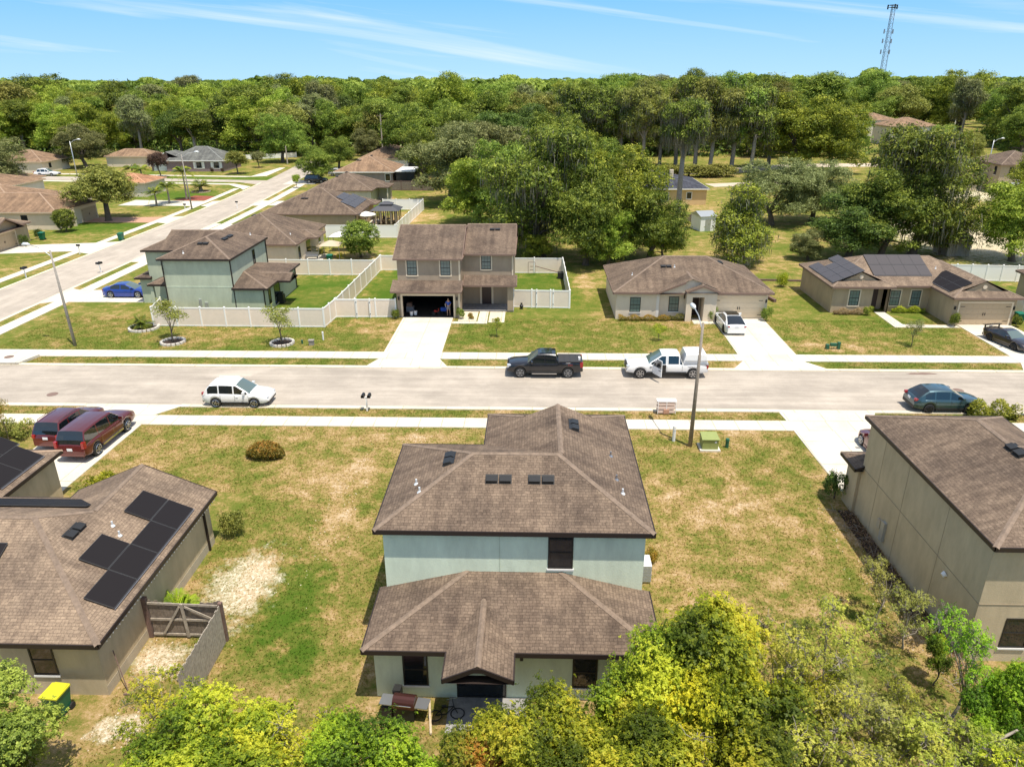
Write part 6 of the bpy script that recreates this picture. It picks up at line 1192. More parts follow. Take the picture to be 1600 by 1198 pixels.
def limbs(mb,base,h,r,targets,rg,bend=.12,fork=.45,n=7):
    hb=h*fork; lean=rg.normal(0,.03*h,2); top=(base[0]+lean[0],base[1]+lean[1],hb); mid=(base[0]+lean[0]*.3,base[1]+lean[1]*.6,hb*.5)
    mb.tube([(base[0],base[1],-.05),(base[0],base[1],.25),mid,top],[r*1.5,r*1.08,r*.92,r*.75],n)
    for t in targets:
        t=Vector(t); s=Vector(top)*(1)+Vector((0,0,-rg.uniform(0,.35)*hb)); d=t-s; m1=s+d*.35+Vector((0,0,d.length*.10))+Vector(rg.normal(0,bend,3))*d.length*.3; m2=s+d*.7+Vector((0,0,d.length*.05))+Vector(rg.normal(0,bend,3))*d.length*.3
        mb.tube([s,m1,m2,t],[r*.42,r*.3,r*.18,r*.06],5,cap=False)
def tree_proto(seed,kind):
    rg=np.random.default_rng(seed); lob=[]; moss=None; bark='bark'
    if kind=='oak':
        H=12; R0=6.2; 
        for i in range(17):
            a=rg.uniform(0,2*PI); q=math.sqrt(rg.uniform(.05,1)); z=5.2+rg.uniform(-.6,5.2)*(1-q*.55); s=rg.uniform(1.6,2.7)*(1-.15*q); lob.append(((math.cos(a)*R0*.68*q,math.sin(a)*R0*.68*q,z),(s,s,s*.72)))
        lob.append(((0,0,7.2),(3.4,3.4,2.8))); par=(1000,24,.2,.4); fork=.3; r=.42
    elif kind in('full','fullmoss'):
        H=13
        for i in range(30):
            a=rg.uniform(0,2*PI); z=rg.uniform(2.2,11.6); k=math.sqrt(max(.05,1-((z-6.2)/6.6)**2)); q=math.sqrt(rg.uniform(.1,1)); s=rg.uniform(1.2,2.3); lob.append(((math.cos(a)*5.2*q*k,math.sin(a)*5.2*q*k,z),(s,s,s*.66)))
        lob.append(((0,0,6.5),(3.0,3.0,4.0))); par=(1500,25,.17,.33); fork=.22; r=.45
    elif kind=='wide':
        H=10; R0=7.5
        for i in range(22):
            a=rg.uniform(0,2*PI); q=math.sqrt(rg.uniform(.05,1)); z=4.2+rg.uniform(-.5,4)*(1-q*.5); s=rg.uniform(1.5,2.5); lob.append(((math.cos(a)*R0*.72*q,math.sin(a)*R0*.72*q,z),(s,s,s*.62)))
        par=(1000,15,.27,.45); fork=.25; r=.5
    elif kind in('tall','mossy'):
        H=18; R0=5
        for i in range(21):
            a=rg.uniform(0,2*PI); q=math.sqrt(rg.uniform(.02,1)); z=rg.uniform(6.2 if kind=='mossy' else 7.5,16.4); k=1-abs(z-12)/8; s=rg.uniform(1.4,2.4)*(.7+.4*k); lob.append(((math.cos(a)*R0*.75*q*(.6+.5*k),math.sin(a)*R0*.75*q*(.6+.5*k),z),(s,s,s*.75)))
        par=(1150,24,.2,.38); fork=.45; r=.4; bark='pale_bark'
    elif kind=='bare': # tall bare trunk, umbrella crown with hanging moss
        H=19; R0=5
        for i in range(12):
            a=rg.uniform(0,2*PI); q=math.sqrt(rg.uniform(.1,1)); z=rg.uniform(13,17.5); s=rg.uniform(1.4,2.2); lob.append(((math.cos(a)*4.2*q,math.sin(a)*4.2*q,z),(s,s,s*.7)))
        par=(800,26,.2,.38); fork=.66; r=.55; bark='pale_bark'
    elif kind=='cypress':
        H=11.5
        for i in range(14):
            z=rg.uniform(2.6,10.6); rr_=(1.0-(z-2)/12)*4.6; a=rg.uniform(0,2*PI); q=rg.uniform(.3,1); s=rg.uniform(1.0,1.9)*(.6+rr_/6); lob.append(((math.cos(a)*rr_*.65*q,math.sin(a)*rr_*.65*q,z),(s,s,s*.8)))
        par=(950,24,.17,.36); fork=.35; r=.45; bark='pale_bark'
    elif kind=='round':
        H=6; 
        for i in range(10):
            a=rg.uniform(0,2*PI); q=math.sqrt(rg.uniform(0,1)); z=3.2+rg.uniform(-.6,1.8)*(1-.4*q); s=rg.uniform(.9,1.4); lob.append(((math.cos(a)*1.7*q,math.sin(a)*1.7*q,z),(s,s,s*.8)))
        par=(520,13,.17,.26); fork=.35; r=.14
    elif kind=='lollipop':
        H=5; lob=[((0,0,2.6),(2.4,2.4,1.75)),((.8,.3,3.2),(1.5,1.5,1.1)),((-.9,-.2,2.9),(1.4,1.4,1.2)),((0,0,1.3),(1.6,1.6,1.0))]; par=(1100,13,.12,.14); fork=.3; r=.15
    elif kind=='young':
        H=4.0
        for i in range(9):
            a=rg.uniform(0,2*PI); q=math.sqrt(rg.uniform(.1,1)); lob.append(((math.cos(a)*1.1*q,math.sin(a)*1.1*q,2.35+rg.uniform(-.5,1.0)),(.6,.6,.42)))
        par=(230,9,.085,.17); fork=.35; r=.06
    elif kind=='shrub':
        H=1.4
        for i in range(6): a=rg.uniform(0,2*PI); lob.append(((math.cos(a)*.45,math.sin(a)*.45,.55+rg.uniform(-.1,.25)),(.5,.5,.45)))
        par=(330,10,.07,.1); fork=.3; r=.05
    (V,Fq,T),C=crown(lob,*par[:1],par[1],par[2],par[3],rg)
    cm=npmesh('crown',V,Fq,'leaf_green',T); mb=MB(); tg=[l[0] for l in lob][:11 if kind!='young' else 8]
    limbs(mb,(0,0),H,r,tg,rg,fork=fork); tm=mb.mesh('trunk',bark,True)
    if kind in('mossy','bare','cypress','fullmoss'):
        n={'mossy':3800,'bare':4600,'cypress':3400,'fullmoss':2800}[kind]; idx=rg.integers(0,len(C),n); P=C[idx]+rg.normal(0,.35,(n,3)); P[:,2]-=rg.uniform(0,.6,n); ln=rg.uniform(.4,2.0 if kind=='bare' else 1.3,n)*(1.1 if kind!='cypress' else .9); a=rg.uniform(0,2*PI,n); w=rg.uniform(.012,.05,n)
        d=np.stack([np.cos(a),np.sin(a),np.zeros(n)],1)*w[:,None]; e=rg.normal(0,.12,(n,3)); e[:,2]=0; z=np.zeros((n,3)); z[:,2]=-ln
        P[:,2]=np.maximum(P[:,2],ln+.4)
        V=np.stack([P-d,P+d,P+d*.35+z+e,P-d*.35+z+e],1).reshape(-1,3); moss=npmesh('hanging_moss',V,np.arange(4*n).reshape(-1,4),'moss_grey',np.repeat(rg.uniform(0,1,n),4))
    return dict(crown=cm,trunk=tm,moss=moss,H=H)
PR={}
for k_,ss in (('oak',(11,12,13)),('wide',(21,22)),('full',(23,24,25)),('fullmoss',(26,)),('tall',(31,32)),('mossy',(41,42,43)),('bare',(51,)),('cypress',(61,)),('round',(71,72)),('lollipop',(81,)),('young',(91,92)),('shrub',(101,102))): PR[k_]=[tree_proto(s,k_) for s in ss]
def tree(label,kind,i,x,y,h,leaf='leaf_green',wid=1.0,rz=None,cat='tree',group=None,name='tree'):
    p=PR[kind][i%len(PR[kind])]; s=h/p['H']; rz=(x*7.3+y*3.1)%6.28 if rz is None else rz
    r=tag(empty(name,(x,y,0),rz),label,cat,group); r.scale=(s*wid,s*wid,s)
    c=link('crown',p['crown'],r); c.material_slots[0].link='OBJECT'; c.material_slots[0].material=MAT[leaf]; link('trunk',p['trunk'],r)
    if p['moss']: link('hanging_moss',p['moss'],r)
    return r
rnd=random.Random(5)
def tpx(label,kind,i,px,py,ytop,leaf,wid=1.0,**k):
    "tree standing where the photo shows its foot, as tall as the photo shows"
    x,y=at(px,py); d=fw+CR*((px-800)/F)-CU*((ytop-599)/F); h=CH+d.z*(y/d.y); return tree(label,kind,i,x,y,max(h,1),leaf,wid,**k)
# middle distance
tpx('broad oak with a leaning trunk on the lawn of the light brown house by the side street','oak',0,170,345,246,'leaf_olive',1.35)
tpx('wide grey-green tree behind the palms, left of the brick house','full',0,135,262,193,'leaf_grey',1.35)
tpx('grey-green tree at the left edge in front of the forest','full',1,5,300,208,'leaf_grey',1.3)
tpx('small purple-leaved tree between the palms and the brick house','round',0,252,277,232,'leaf_plum',.85)
tpx('small tree on the lawn right of the brick house','round',1,372,272,231,'leaf_olive',1.15)
tpx('second small tree behind, further right of the brick house','round',0,405,262,233,'leaf_grey',1.0)
tpx('large round oak at the top of the side street','full',1,442,254,170,'leaf_green',1.0)
tpx('round dense street tree in front of the black vehicle','full',2,492,285,220,'leaf_green',1.05)
tpx('medium tree right behind the round street tree','full',1,530,264,208,'leaf_green',1.05)
tpx('tree behind the tan roofs, beside the utility pole','full',0,575,250,200,'leaf_grey',1.1)
tree('round green shrub with a mulch edge in front of the light brown house','lollipop',0,*at(104,362),3.9,'leaf_green',.85)
tree('dense umbrella-shaped round shrub tree behind the taupe house fence','lollipop',0,-22.2,93.2,5.3,'leaf_green',.98)
tree('young tree with thin foliage in the left stone ring','young',0,*RG1,4.0,'leaf_olive',1.15); tree('young tree with thin foliage in the right stone ring','young',1,*RG2,3.8,'leaf_olive',1.1)
tree('small leafy sapling on the lawn right of the open garage driveway','young',1,-3.2,62.0,1.9,'leaf_bright',.8); tree('low bush sapling on the lawn of the cream house','young',1,11.0,61.2,1.7,'leaf_lime',.95); tree('thin young tree on the lawn of the tan solar-roof house','young',0,32.4,60.4,2.6,'leaf_grey',.8)
# trees behind the first row, centre
for a in (('large grey-green oak left of centre above the white gazebo fence','full',0,705,318,188,'leaf_grey',1.25),('grey-green oak right behind, its crown meeting the first','full',1,775,305,180,'leaf_grey',1.3),
 ('bright green oak with low branches beside the long side fence','full',2,748,352,236,'leaf_bright',1.2),('tall mossy oak left of the hoop yard, dark inside','fullmoss',0,845,400,186,'leaf_green',1.0),('second tall oak joined to the mossy one, left side','full',1,800,368,205,'leaf_green',1.0),
 ('bright bushy tree right above the hoop yard fence','full',1,838,408,362,'leaf_bright',1.15),('large oak behind the left end of the cream house roof','full',2,915,414,250,'leaf_green',.85),('tall bright oak behind the cream house, crown highest of the clump','full',0,972,402,226,'leaf_bright',.9),('dense dark oak at the right of the clump behind the cream house','full',1,1012,410,282,'leaf_green',.95),('low tree touching the cream house roof from behind','full',2,950,416,320,'leaf_bright',.95),('low leafy tree at the right end of the clump behind the cream house','full',0,1035,410,330,'leaf_bright',.8),
 ('tall tree with a bare pale trunk and hanging moss beside the white shed','bare',0,1058,346,152,'leaf_green',.8),('moss-hung tree behind the right end of the cream house roof','cypress',0,1162,413,283,'leaf_bright',1.25),
 ('wide grey-green tree behind the moss-hung tree','full',0,1205,352,246,'leaf_grey',1.25),('second wide grey-green tree further right','full',1,1268,345,243,'leaf_grey',1.2),
 ('huge dark oak behind the tan solar-roof house, its crown the tallest there','fullmoss',0,1425,398,186,'leaf_green',.95),('broad dark oak on the left of the huge oak','full',1,1325,402,290,'leaf_dark',1.3),('broad leafy oak between the two dark ones','full',0,1375,402,262,'leaf_green',1.1),('low oak right of the huge oak above the grey shed','full',2,1466,398,312,'leaf_green',.85),('grey-green bush tree left behind the tan solar-roof house','full',1,1262,406,355,'leaf_grey',1.2),
 ('leafy oak at the right edge above the white fence','full',1,1580,408,262,'leaf_bright',1.0),('tree behind the leafy oak at the right edge','full',0,1608,352,240,'leaf_bright',1.0),
 ('large bright green round oak in front of the far forest, right of centre','full',0,1240,267,142,'leaf_bright',1.15),('second bright round oak joined to it on the right','full',1,1300,270,150,'leaf_bright',1.0),('bright bushy tree in front of the pinkish roof','full',1,1400,300,222,'leaf_bright',1.0),
 ('yellowish tree beside the far white fence at the right','full',2,1515,252,205,'leaf_olive',1.0),('dark oak at the far right above the two-storey house','full',0,1595,250,160,'leaf_green',1.1),('oak between the pinkish roof and the yellowish tree','full',2,1452,262,190,'leaf_green',1.0)): tpx(*a)
for i,(px,py,yt) in enumerate(((968,262,128),(1003,266,118),(1030,262,135),(1085,268,112),(1108,270,118),(1142,268,108),(1172,270,122),(1200,262,125),(940,262,130),(900,262,125),(1055,262,118))): tpx('tall moss-hung tree in the row behind the slate-blue roof','mossy',i,px,py,yt,('leaf_green','leaf_olive','leaf_green')[i%3],1.05,group='tall moss-hung trees behind the slate-roofed house')
for i,(px,py,yt,lf) in enumerate(((650,262,160,'leaf_green'),(690,258,172,'leaf_bright'),(735,262,160,'leaf_green'),(820,268,160,'leaf_dark'),(870,275,165,'leaf_green'),(615,245,150,'leaf_green'),(668,290,200,'leaf_green'),(860,300,190,'leaf_olive'),(900,300,195,'leaf_bright'),(935,310,215,'leaf_green'),(885,340,225,'leaf_green'),(780,280,165,'leaf_dark'),(560,238,165,'leaf_green'),(530,236,160,'leaf_bright'),(640,230,140,'leaf_green'),(770,245,140,'leaf_green'),(840,248,135,'leaf_olive'))): tpx('tree at the near edge of the wood behind the grey-green oaks','full',i,px,py,yt,lf,1.15,group='trees at the near edge of the wood')
for i,px in enumerate((1040,1058,1076,1095,1112,1126)): tree('low brown-green hedge bush under the moss-hung row','shrub',i,*at(px,276),3.2,'leaf_olive',1.7,cat='bush',name='bush',group='hedge bushes under the moss-hung trees')
# far forest: individual trees, nearest rows
FOR=[]
def forest_ok(x,y):
    if x<-60 and y<222+(x+60)*0.02: return False
    if -60<=x<20 and y<225: return False
    if 20<=x<70 and y<212: return False
    if 70<=x<150 and y<(215 if x<100 else 300): return False
    if x>=150 and y<230: return False
    return True
rr=random.Random(21); rows=[228,240,254,270,288,308,330,356,388,425]
for ri,yy in enumerate(rows):
    half=yy*.75; n=int(half*2/(9.5+ri*1.35))
    for j in range(n):
        x=-half-yy*.03+(j+rr.uniform(.1,.9))*(half*2/n); y=yy+rr.uniform(-6,6)
        if forest_ok(x,y): FOR.append((x,y))
FOR=FOR[:262]
KD=[('full','mid green rounded tree','leaf_green'),('oak','dark rounded tree','leaf_dark'),('tall','narrow tall tree','leaf_green'),('full','bright broad tree','leaf_bright'),('oak','olive broad tree','leaf_olive'),('mossy','moss-hung tree','leaf_grey')]
LM=[(0,'the left edge'),(75,'the cabbage palm'),(190,'the grey-green tree'),(305,'the brick house'),(445,'the top of the side street'),(610,'the farthest tan roof'),(760,'the grey-green oaks'),(930,'the tall clump'),(1090,'the moss-hung row'),(1260,'the bright round oaks'),(1385,'the pinkish roof'),(1520,'the yellowish tree'),(1600,'the right edge')]
LABELED={}
for i,(x,y) in enumerate(FOR):
    kd,lb,lf=KD[rr.choice((0,0,1,3,2,3,4,5,0,4,3,5))]; v_=Vector((x,y,0))-Vector((0,0,CH)); px_=800+F*v_.dot(CR)/v_.dot(fw); lmk=min(LM,key=lambda q:abs(q[0]-px_))[1]; rw='front row' if y<248 else 'second rank' if y<280 else 'middle rank' if y<340 else 'far rank'; lb='%s of the wood, %s, beyond %s'%(lb,rw,lmk); h=(rr.uniform(15,21.8)+(rr.random()<.22)*rr.uniform(1.5,5)) if y>250 else rr.uniform(12.5,18)
    LABELED.setdefault(lb,[]).append((px_,tree(lb,kd,i,x,y,h,lf,rr.uniform(.75,1.35)*(1.15 if kd in('tall','mossy') else 1.0),rz=rr.uniform(0,6.28),group='trees of the wood beyond the houses')))
ORD=['first','second','third','fourth','fifth','sixth','seventh']
for lb,lst in LABELED.items():
    if len(lst)>1:
        for k_,(p_,o_) in enumerate(sorted(lst,key=lambda q:q[0])): o_['label']=lb+', '+ORD[k_]+' from left'
# the wood from there to the horizon: one mass of leafy crowns
rg=np.random.default_rng(77); Vs=[];Fs=[];Ts=[];k=0
for i in range(1500):
    y=440+ (i/1500.)**1.5*2300+rg.uniform(-12,12); x=rg.uniform(-.78,.74)*y; h=rg.uniform(14,22)+(rg.uniform()<.2)*rg.uniform(1,5); r_=rg.uniform(5,8)*(1+y/2200); n=int(260 if y<900 else 120)
    d=unit(rg.normal(size=(n,3))); d[:,2]=np.abs(d[:,2])*1.1-.25; P=np.array([x,y,h-5])+d*np.array([r_,r_,5])*rg.uniform(.75,1.05,(n,1)); V,Fq,T=cards(P,unit(d+rg.normal(0,.45,d.shape)+np.array([0,0,.4])),1.3*(1+y/1800),rg,tint=np.clip(rg.uniform(.2,.8)+rg.normal(0,.15,n),0,1)); Vs.append(V);Fs.append(Fq+k);Ts.append(T);k+=len(V)
tag(link('distant_wood',npmesh('distant_wood',np.concatenate(Vs),np.concatenate(Fs),'leaf_green',np.concatenate(Ts))),'distant green wood reaching to the horizon','wood',kind='stuff')
# undergrowth at the foot of the wood
Vs=[];Fs=[];Ts=[];k=0
for i in range(900):
    y=rg.uniform(222,300); x=rg.uniform(-.8,.75)*y
    if not forest_ok(x,y-2): continue
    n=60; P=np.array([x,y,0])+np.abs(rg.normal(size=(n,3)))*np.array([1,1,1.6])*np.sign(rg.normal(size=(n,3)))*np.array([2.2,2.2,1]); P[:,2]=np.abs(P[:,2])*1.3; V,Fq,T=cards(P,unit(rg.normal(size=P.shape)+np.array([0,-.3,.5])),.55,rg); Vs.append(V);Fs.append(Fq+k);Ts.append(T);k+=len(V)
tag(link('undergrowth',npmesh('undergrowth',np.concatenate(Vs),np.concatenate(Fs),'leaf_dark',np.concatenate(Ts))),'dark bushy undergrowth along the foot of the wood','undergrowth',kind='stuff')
# palms
def palm(label,x,y,h,nf=16,fl=2.4,leaf='leaf_palm',tr=.13,droop=1.0,seed=1,name='palm_tree',shape=1):
    rg=np.random.default_rng(seed); t=tag(empty(name,(x,y,0)),label,'palm'); ob('trunk',MB().tube([(0,0,-.02),(.05,0,h*.5),(0,0,h)],[tr*1.3,tr,tr*.85],8),'pale_bark',t); Vs=[];T=[]
    for i in range(nf):
        a=i*2.4+rg.uniform(0,.4); e=rg.uniform(-.15,1.25); l=fl*rg.uniform(.8,1.1); d=np.array([math.cos(a),math.sin(a),0]); tt=rg.uniform(.2,.9)
        side=np.array([-d[1],d[0],0]); prev=None
        for k in range(14):
            s=(k+.5)/14*l; p=np.array([0,0,h])+d*(s*math.cos(e)*.95)+np.array([0,0,s*math.sin(e)-droop*.22*s*s])
            for sg in (-1,1):
                ll=fl*.24*math.sin(PI*min(1,(k+1.5)/15))+.06; q=p+side*sg*ll+d*ll*.6+np.array([0,0,-.35*ll]); w=d*.06*fl/2.4
                Vs+= [p-w,p+w,q+w*.3,q-w*.3]; T+=[tt]*4
            if prev is not None: w=side*.02; Vs+=[prev-w,prev+w,p+w,p-w]; T+=[.9]*4
            prev=p
    c=link('crown',npmesh('crown',np.array(Vs),np.arange(len(Vs)).reshape(-1,4),leaf,T),t); return t
for i,(px,py,h,f_,lb) in enumerate(((292,312,5.2,3.1,'slender palm on the lawn at the street corner, tallest of the group'),(226,300,4.5,3.0,'yellowish palm in front of the orange clay roof'),(212,296,4.2,2.8,'palm left of the yellowish one behind the broad oak'),(265,318,3.0,3.0,'bushy palm in the red mulch bed'),(245,322,2.4,2.6,'low palm at the left end of the red mulch bed'))): x,y=at(px,py); palm(lb,x,y,h,22,f_,seed=i+1,tr=.16)
x,y=at(314,300); palm('short date palm with a brown boot trunk in a stone ring on the corner lawn',x,y,1.1,30,2.9,tr=.4,seed=9,droop=.7); ring('stone ring round the short date palm',x,y,1.8,'edging','red_mulch')
palm('yellow-green cycad in a stone ring by the white fence corner',-36.2,63.9,.5,26,1.35,seed=11,tr=.16,droop=.9,name='cycad'); palm('bright green fern-like palm against the beige wall behind the wooden gate',-15.1,25.0,.3,22,1.15,leaf='leaf_fresh',seed=12,tr=.08,droop=1.0)
palm('banana-like plant at the patio of the cream house',-27.9,95.2,.5,12,1.6,seed=14,tr=.1); 
d=fw+CR*((73-800)/F)-CU*((175-599)/F); k=232/d.y; palm('tall cabbage palm standing in front of the wood at the left',d.x*k,232,CH+d.z*k,34,3.6,leaf='leaf_grey',tr=.3,seed=15)
# shrubs and hedges
def hedge(label,pts,h,leaf,n=None,size=.06,name='hedge',w=.35,cat='hedge',fl=False):
    rg=np.random.default_rng(int(abs(pts[0][0]*100))+3); P=[]; 
    for (x0,y0),(x1,y1) in zip(pts,pts[1:]):
        L_=math.hypot(x1-x0,y1-y0); m_=int((n or 700)*L_); t=rg.uniform(0,1,m_); bl=(.75+.25*np.sin(t*L_*4.5+rg.uniform(0,6))) if not fl else np.sqrt(np.clip(1-((t-.5)*1.9)**2,.05,1)); a=rg.uniform(0,2*PI,m_); q=np.sqrt(rg.uniform(.35,1,m_)); P.append(np.stack([x0+(x1-x0)*t+rg.normal(0,.04,m_),y0+(y1-y0)*t+np.cos(a)*w*q*bl,(h*.5+np.sin(a)*h*.5*q)*bl+.03],1))
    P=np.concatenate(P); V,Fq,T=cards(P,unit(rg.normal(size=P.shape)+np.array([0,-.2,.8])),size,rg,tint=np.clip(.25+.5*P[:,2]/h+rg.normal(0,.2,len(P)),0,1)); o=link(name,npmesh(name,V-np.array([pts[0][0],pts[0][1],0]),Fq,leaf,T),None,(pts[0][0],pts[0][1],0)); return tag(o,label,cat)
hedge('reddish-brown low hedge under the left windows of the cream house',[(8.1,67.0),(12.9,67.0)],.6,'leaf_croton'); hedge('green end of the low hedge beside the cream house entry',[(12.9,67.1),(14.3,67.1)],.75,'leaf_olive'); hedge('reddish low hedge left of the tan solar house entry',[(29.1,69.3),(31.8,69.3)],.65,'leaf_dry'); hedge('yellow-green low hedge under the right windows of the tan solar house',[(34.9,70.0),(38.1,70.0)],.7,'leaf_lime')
for (x,y,h,lf,lb) in ((-13.15,67.2,.95,'leaf_green','dark green clipped shrub at the left jamb of the open garage'),(-6.95,67.2,1.0,'leaf_green','dark green clipped shrub at the right jamb of the open garage'),(16.85,67.1,1.25,'leaf_green','clipped green shrub between the cream house entry and its garage'),(22.0,67.1,1.25,'leaf_green','clipped green shrub at the right end of the cream garage'),(38.7,65.6,1.25,'leaf_green','clipped green shrub at the left end of the tan garage'),(44.35,65.8,1.0,'leaf_green','clipped green shrub at the right end of the tan garage'),(32.3,69.2,.8,'leaf_bright','small green shrub beside the tan solar house entry'),(-15.0,31.0,1.45,'leaf_olive','rounded olive shrub at the far corner of the beige solar house'),(16.5,35.2,1.5,'leaf_dark','dark green shrub at the front corner of the right beige house'),(-71.6,104.6,1.4,'leaf_dark','dark green shrub right of the tan garage at the left edge'),(-70.2,99.2,1.5,'leaf_dark','dark green shrub left of the tan garage at the left edge'),(-31.0,90.2,.8,'leaf_dark','small round shrub by the wall of the cream house behind the fence'),(5.6,29.3,.7,'leaf_croton','reddish plant beside the air conditioning unit'),(-24.7,92.3,.7,'leaf_lime','small bright bush beside the umbrella-shaped shrub tree'),(27.2,79.6,1.6,'leaf_lime','bright yellow-green bush at the back corner of the tan solar house'),(-79.5,185.5,1.2,'leaf_plum','dark clipped hedge bush under the shuttered windows'),(-77.0,185.8,1.1,'leaf_plum','second dark clipped hedge bush, right of the first under the shutters')):
    tree(lb,'shrub',int(abs(x)),x,y,h*1.25,lf,.5 if h>.9 else .7,cat='shrub',name='shrub')
for i,(dx,dy,h,lf) in enumerate(((-.8,.2,1.3,'leaf_croton'),(.1,.25,1.35,'leaf_croton'),(.6,-.3,1.0,'leaf_olive'),(-.3,-.4,1.0,'leaf_dark' if 0 else 'leaf_olive'))): pass
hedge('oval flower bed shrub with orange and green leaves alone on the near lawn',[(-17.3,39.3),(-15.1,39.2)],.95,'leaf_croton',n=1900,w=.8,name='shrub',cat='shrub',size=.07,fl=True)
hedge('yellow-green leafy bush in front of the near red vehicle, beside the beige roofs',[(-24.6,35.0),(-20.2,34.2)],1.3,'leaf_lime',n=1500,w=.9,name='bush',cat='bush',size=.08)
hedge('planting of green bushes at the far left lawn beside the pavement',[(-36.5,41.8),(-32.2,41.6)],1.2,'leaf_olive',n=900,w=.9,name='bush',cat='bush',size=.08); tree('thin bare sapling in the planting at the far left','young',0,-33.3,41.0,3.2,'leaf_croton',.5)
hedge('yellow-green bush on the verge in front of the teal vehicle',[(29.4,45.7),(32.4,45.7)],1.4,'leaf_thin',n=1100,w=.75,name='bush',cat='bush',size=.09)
tree('small street sapling between the sage house roof and the side street','young',1,-41.8,84.5,5.0,'leaf_bright',.55); tree('small round sapling near the far driveways','round',0,*at(464,294),3.2,'leaf_bright',.7)
tree('small tree standing at the left jog of the white fence','young',0,-13.9,24.6,.1,'leaf_lime',.1) if 0 else None
# flower plants in the gravel bed
for i,(x,y,lb) in enumerate(((-6.0,67.9,'straw-coloured plant in the left gravel bed'),(-5.9,67.1,'smaller plant in the left gravel bed, nearer the drive'),(-3.4,66.4,'little plant at the front of the right gravel bed'))): tree(lb,'shrub',i,x,y,.45,'leaf_croton',.9,cat='plant',name='plant')

# ------------------------------------------------------------------ the foreground trees under the camera
def near_crown(seed,lobes,nw,leaf=.105,lw=.036,nl=7,sparse=False):
    "twig-end whorls of pointed leaves over the lobes of a crown"
    rg=np.random.default_rng(seed); L_=np.array([l[0] for l in lobes]); R_=np.array([l[1] for l in lobes],dtype=float); w=R_.prod(1)**(2/3.); w/=w.sum()
    ids=rg.choice(len(L_),nw,p=w); d=unit(rg.normal(size=(nw,3))); d[:,2]=np.where(d[:,2]<-.45,-d[:,2],d[:,2]); rr=1-np.abs(rg.normal(0,.17,nw)); bump=1+.16*np.sin(d[:,0]*6+ids)*np.cos(d[:,1]*7+2*ids)+rg.normal(0,.09,nw)+(rg.uniform(0,1,nw)<.06)*rg.uniform(.1,.45,nw)
    C=L_[ids]+d*R_[ids]*(rr*bump)[:,None]
    cl=rg.normal(0,.10,(nw,3)); C=C+cl
    keep=np.ones(nw,bool)
    for k in range(len(L_)):
        q=np.linalg.norm((C-L_[k])/R_[k],axis=1); keep&=~((q<.6)&(ids!=k))
    C=C[keep]; d=d[keep]; n=len(C); ax=unit(d*.5+np.array([.05,-.05,.8])+rg.normal(0,.3,(n,3)))
    u=unit(np.cross(ax,rg.normal(size=(n,3)))); v=np.cross(ax,u); Vs=[];Ts=[]; ct=np.clip(.5+.28*np.sin(C[:,0]*1.7+seed)+.2*np.cos(C[:,1]*2.1)+rg.normal(0,.14,n),0,1)
    for k in range(nl):
        a=2*PI*k/nl+rg.uniform(0,.6,n); el=rg.uniform(-.35,.55,n); dr=unit((u*np.cos(a)[:,None]+v*np.sin(a)[:,None])*np.cos(el)[:,None]+ax*np.sin(el)[:,None]); sd=unit(np.cross(dr,ax)); l=(leaf*rg.uniform(.45,1.4,n))[:,None]; b0=C+ax*rg.uniform(-.05,.03,n)[:,None]
        mid=b0+dr*l*.55+ax*l*.08; tip=b0+dr*l*1.0-ax*l*.14
        Vs.append(np.stack([b0,mid+sd*lw*l/leaf,tip,mid-sd*lw*l/leaf],1)); Ts.append(np.repeat(np.clip(ct+rg.normal(0,.1,n),0,1),4).reshape(n,4))
    V=np.concatenate(Vs).reshape(-1,3); T=np.concatenate(Ts).ravel(); return npmesh('crown',V,np.arange(len(V)).reshape(-1,4),'leaf_lime',T),C
def lobeset(rg,n,R0,z0,z1,s0,s1,flat=.8):
    out=[]
    for i in range(n):
        a=rg.uniform(0,2*PI); q=math.sqrt(rg.uniform(.02,1)); s=rg.uniform(s0,s1); out.append(((math.cos(a)*R0*q,math.sin(a)*R0*q,z0+(z1-z0)*rg.uniform(0,1)*(1-.45*q)),(s,s,s*flat)))
    return out
NP=[]
for sd,(n,R0,z0,z1,s0,s1,nw,fl) in enumerate(((17,1.9,1.9,5.0,.45,.95,9000,.72),(20,2.1,1.8,4.8,.42,.9,9000,.7),(15,1.6,1.8,5.1,.42,.9,7600,.8),(17,1.9,1.4,4.7,.3,.6,1400,.7),(14,1.6,2.0,5.0,.26,.55,1100,.8))):
    rg=np.random.default_rng(200+sd); lb=lobeset(rg,n,R0,z0,z1,s0,s1,fl); sp=sd>=3; cm,C=near_crown(300+sd,lb,nw,sparse=sp,leaf=.088 if not sp else .08,lw=.024 if not sp else .024,nl=7 if not sp else 6); mb=MB()
    # stems and twigs
    limbs(mb,(0,0),4.6,.09 if not sp else .075,[l[0] for l in lb],rg,fork=.28,n=7,bend=.2)
    pick=rg.choice(len(C),170 if not sp else 300,replace=False)
    for k in pick:
        c=C[k]; j=int(np.argmin(np.linalg.norm(np.array([l[0] for l in lb])-c,axis=1))); s=Vector(lb[j][0]); e=Vector(c); m_=s.lerp(e,.5)+Vector(rg.normal(0,.08,3)); mb.tube([s,m_,e],[.016,.011,.005],4,cap=False)
    NP.append((cm,mb.mesh('trunk','bark' if not sp else 'pale_bark',True)))
def near(label,i,x,y,h,leaf,wid=1.0,rz=0.,z=0,group=None):
    cm,tm=NP[i]; s=h/5.0; r=tag(empty('tree',(x,y,z),rz),label,'tree',group); r.scale=(s*wid,s*wid,s)
    c=link('crown',cm,r); c.material_slots[0].link='OBJECT'; c.material_slots[0].material=MAT[leaf]; link('trunk',tm,r); return r
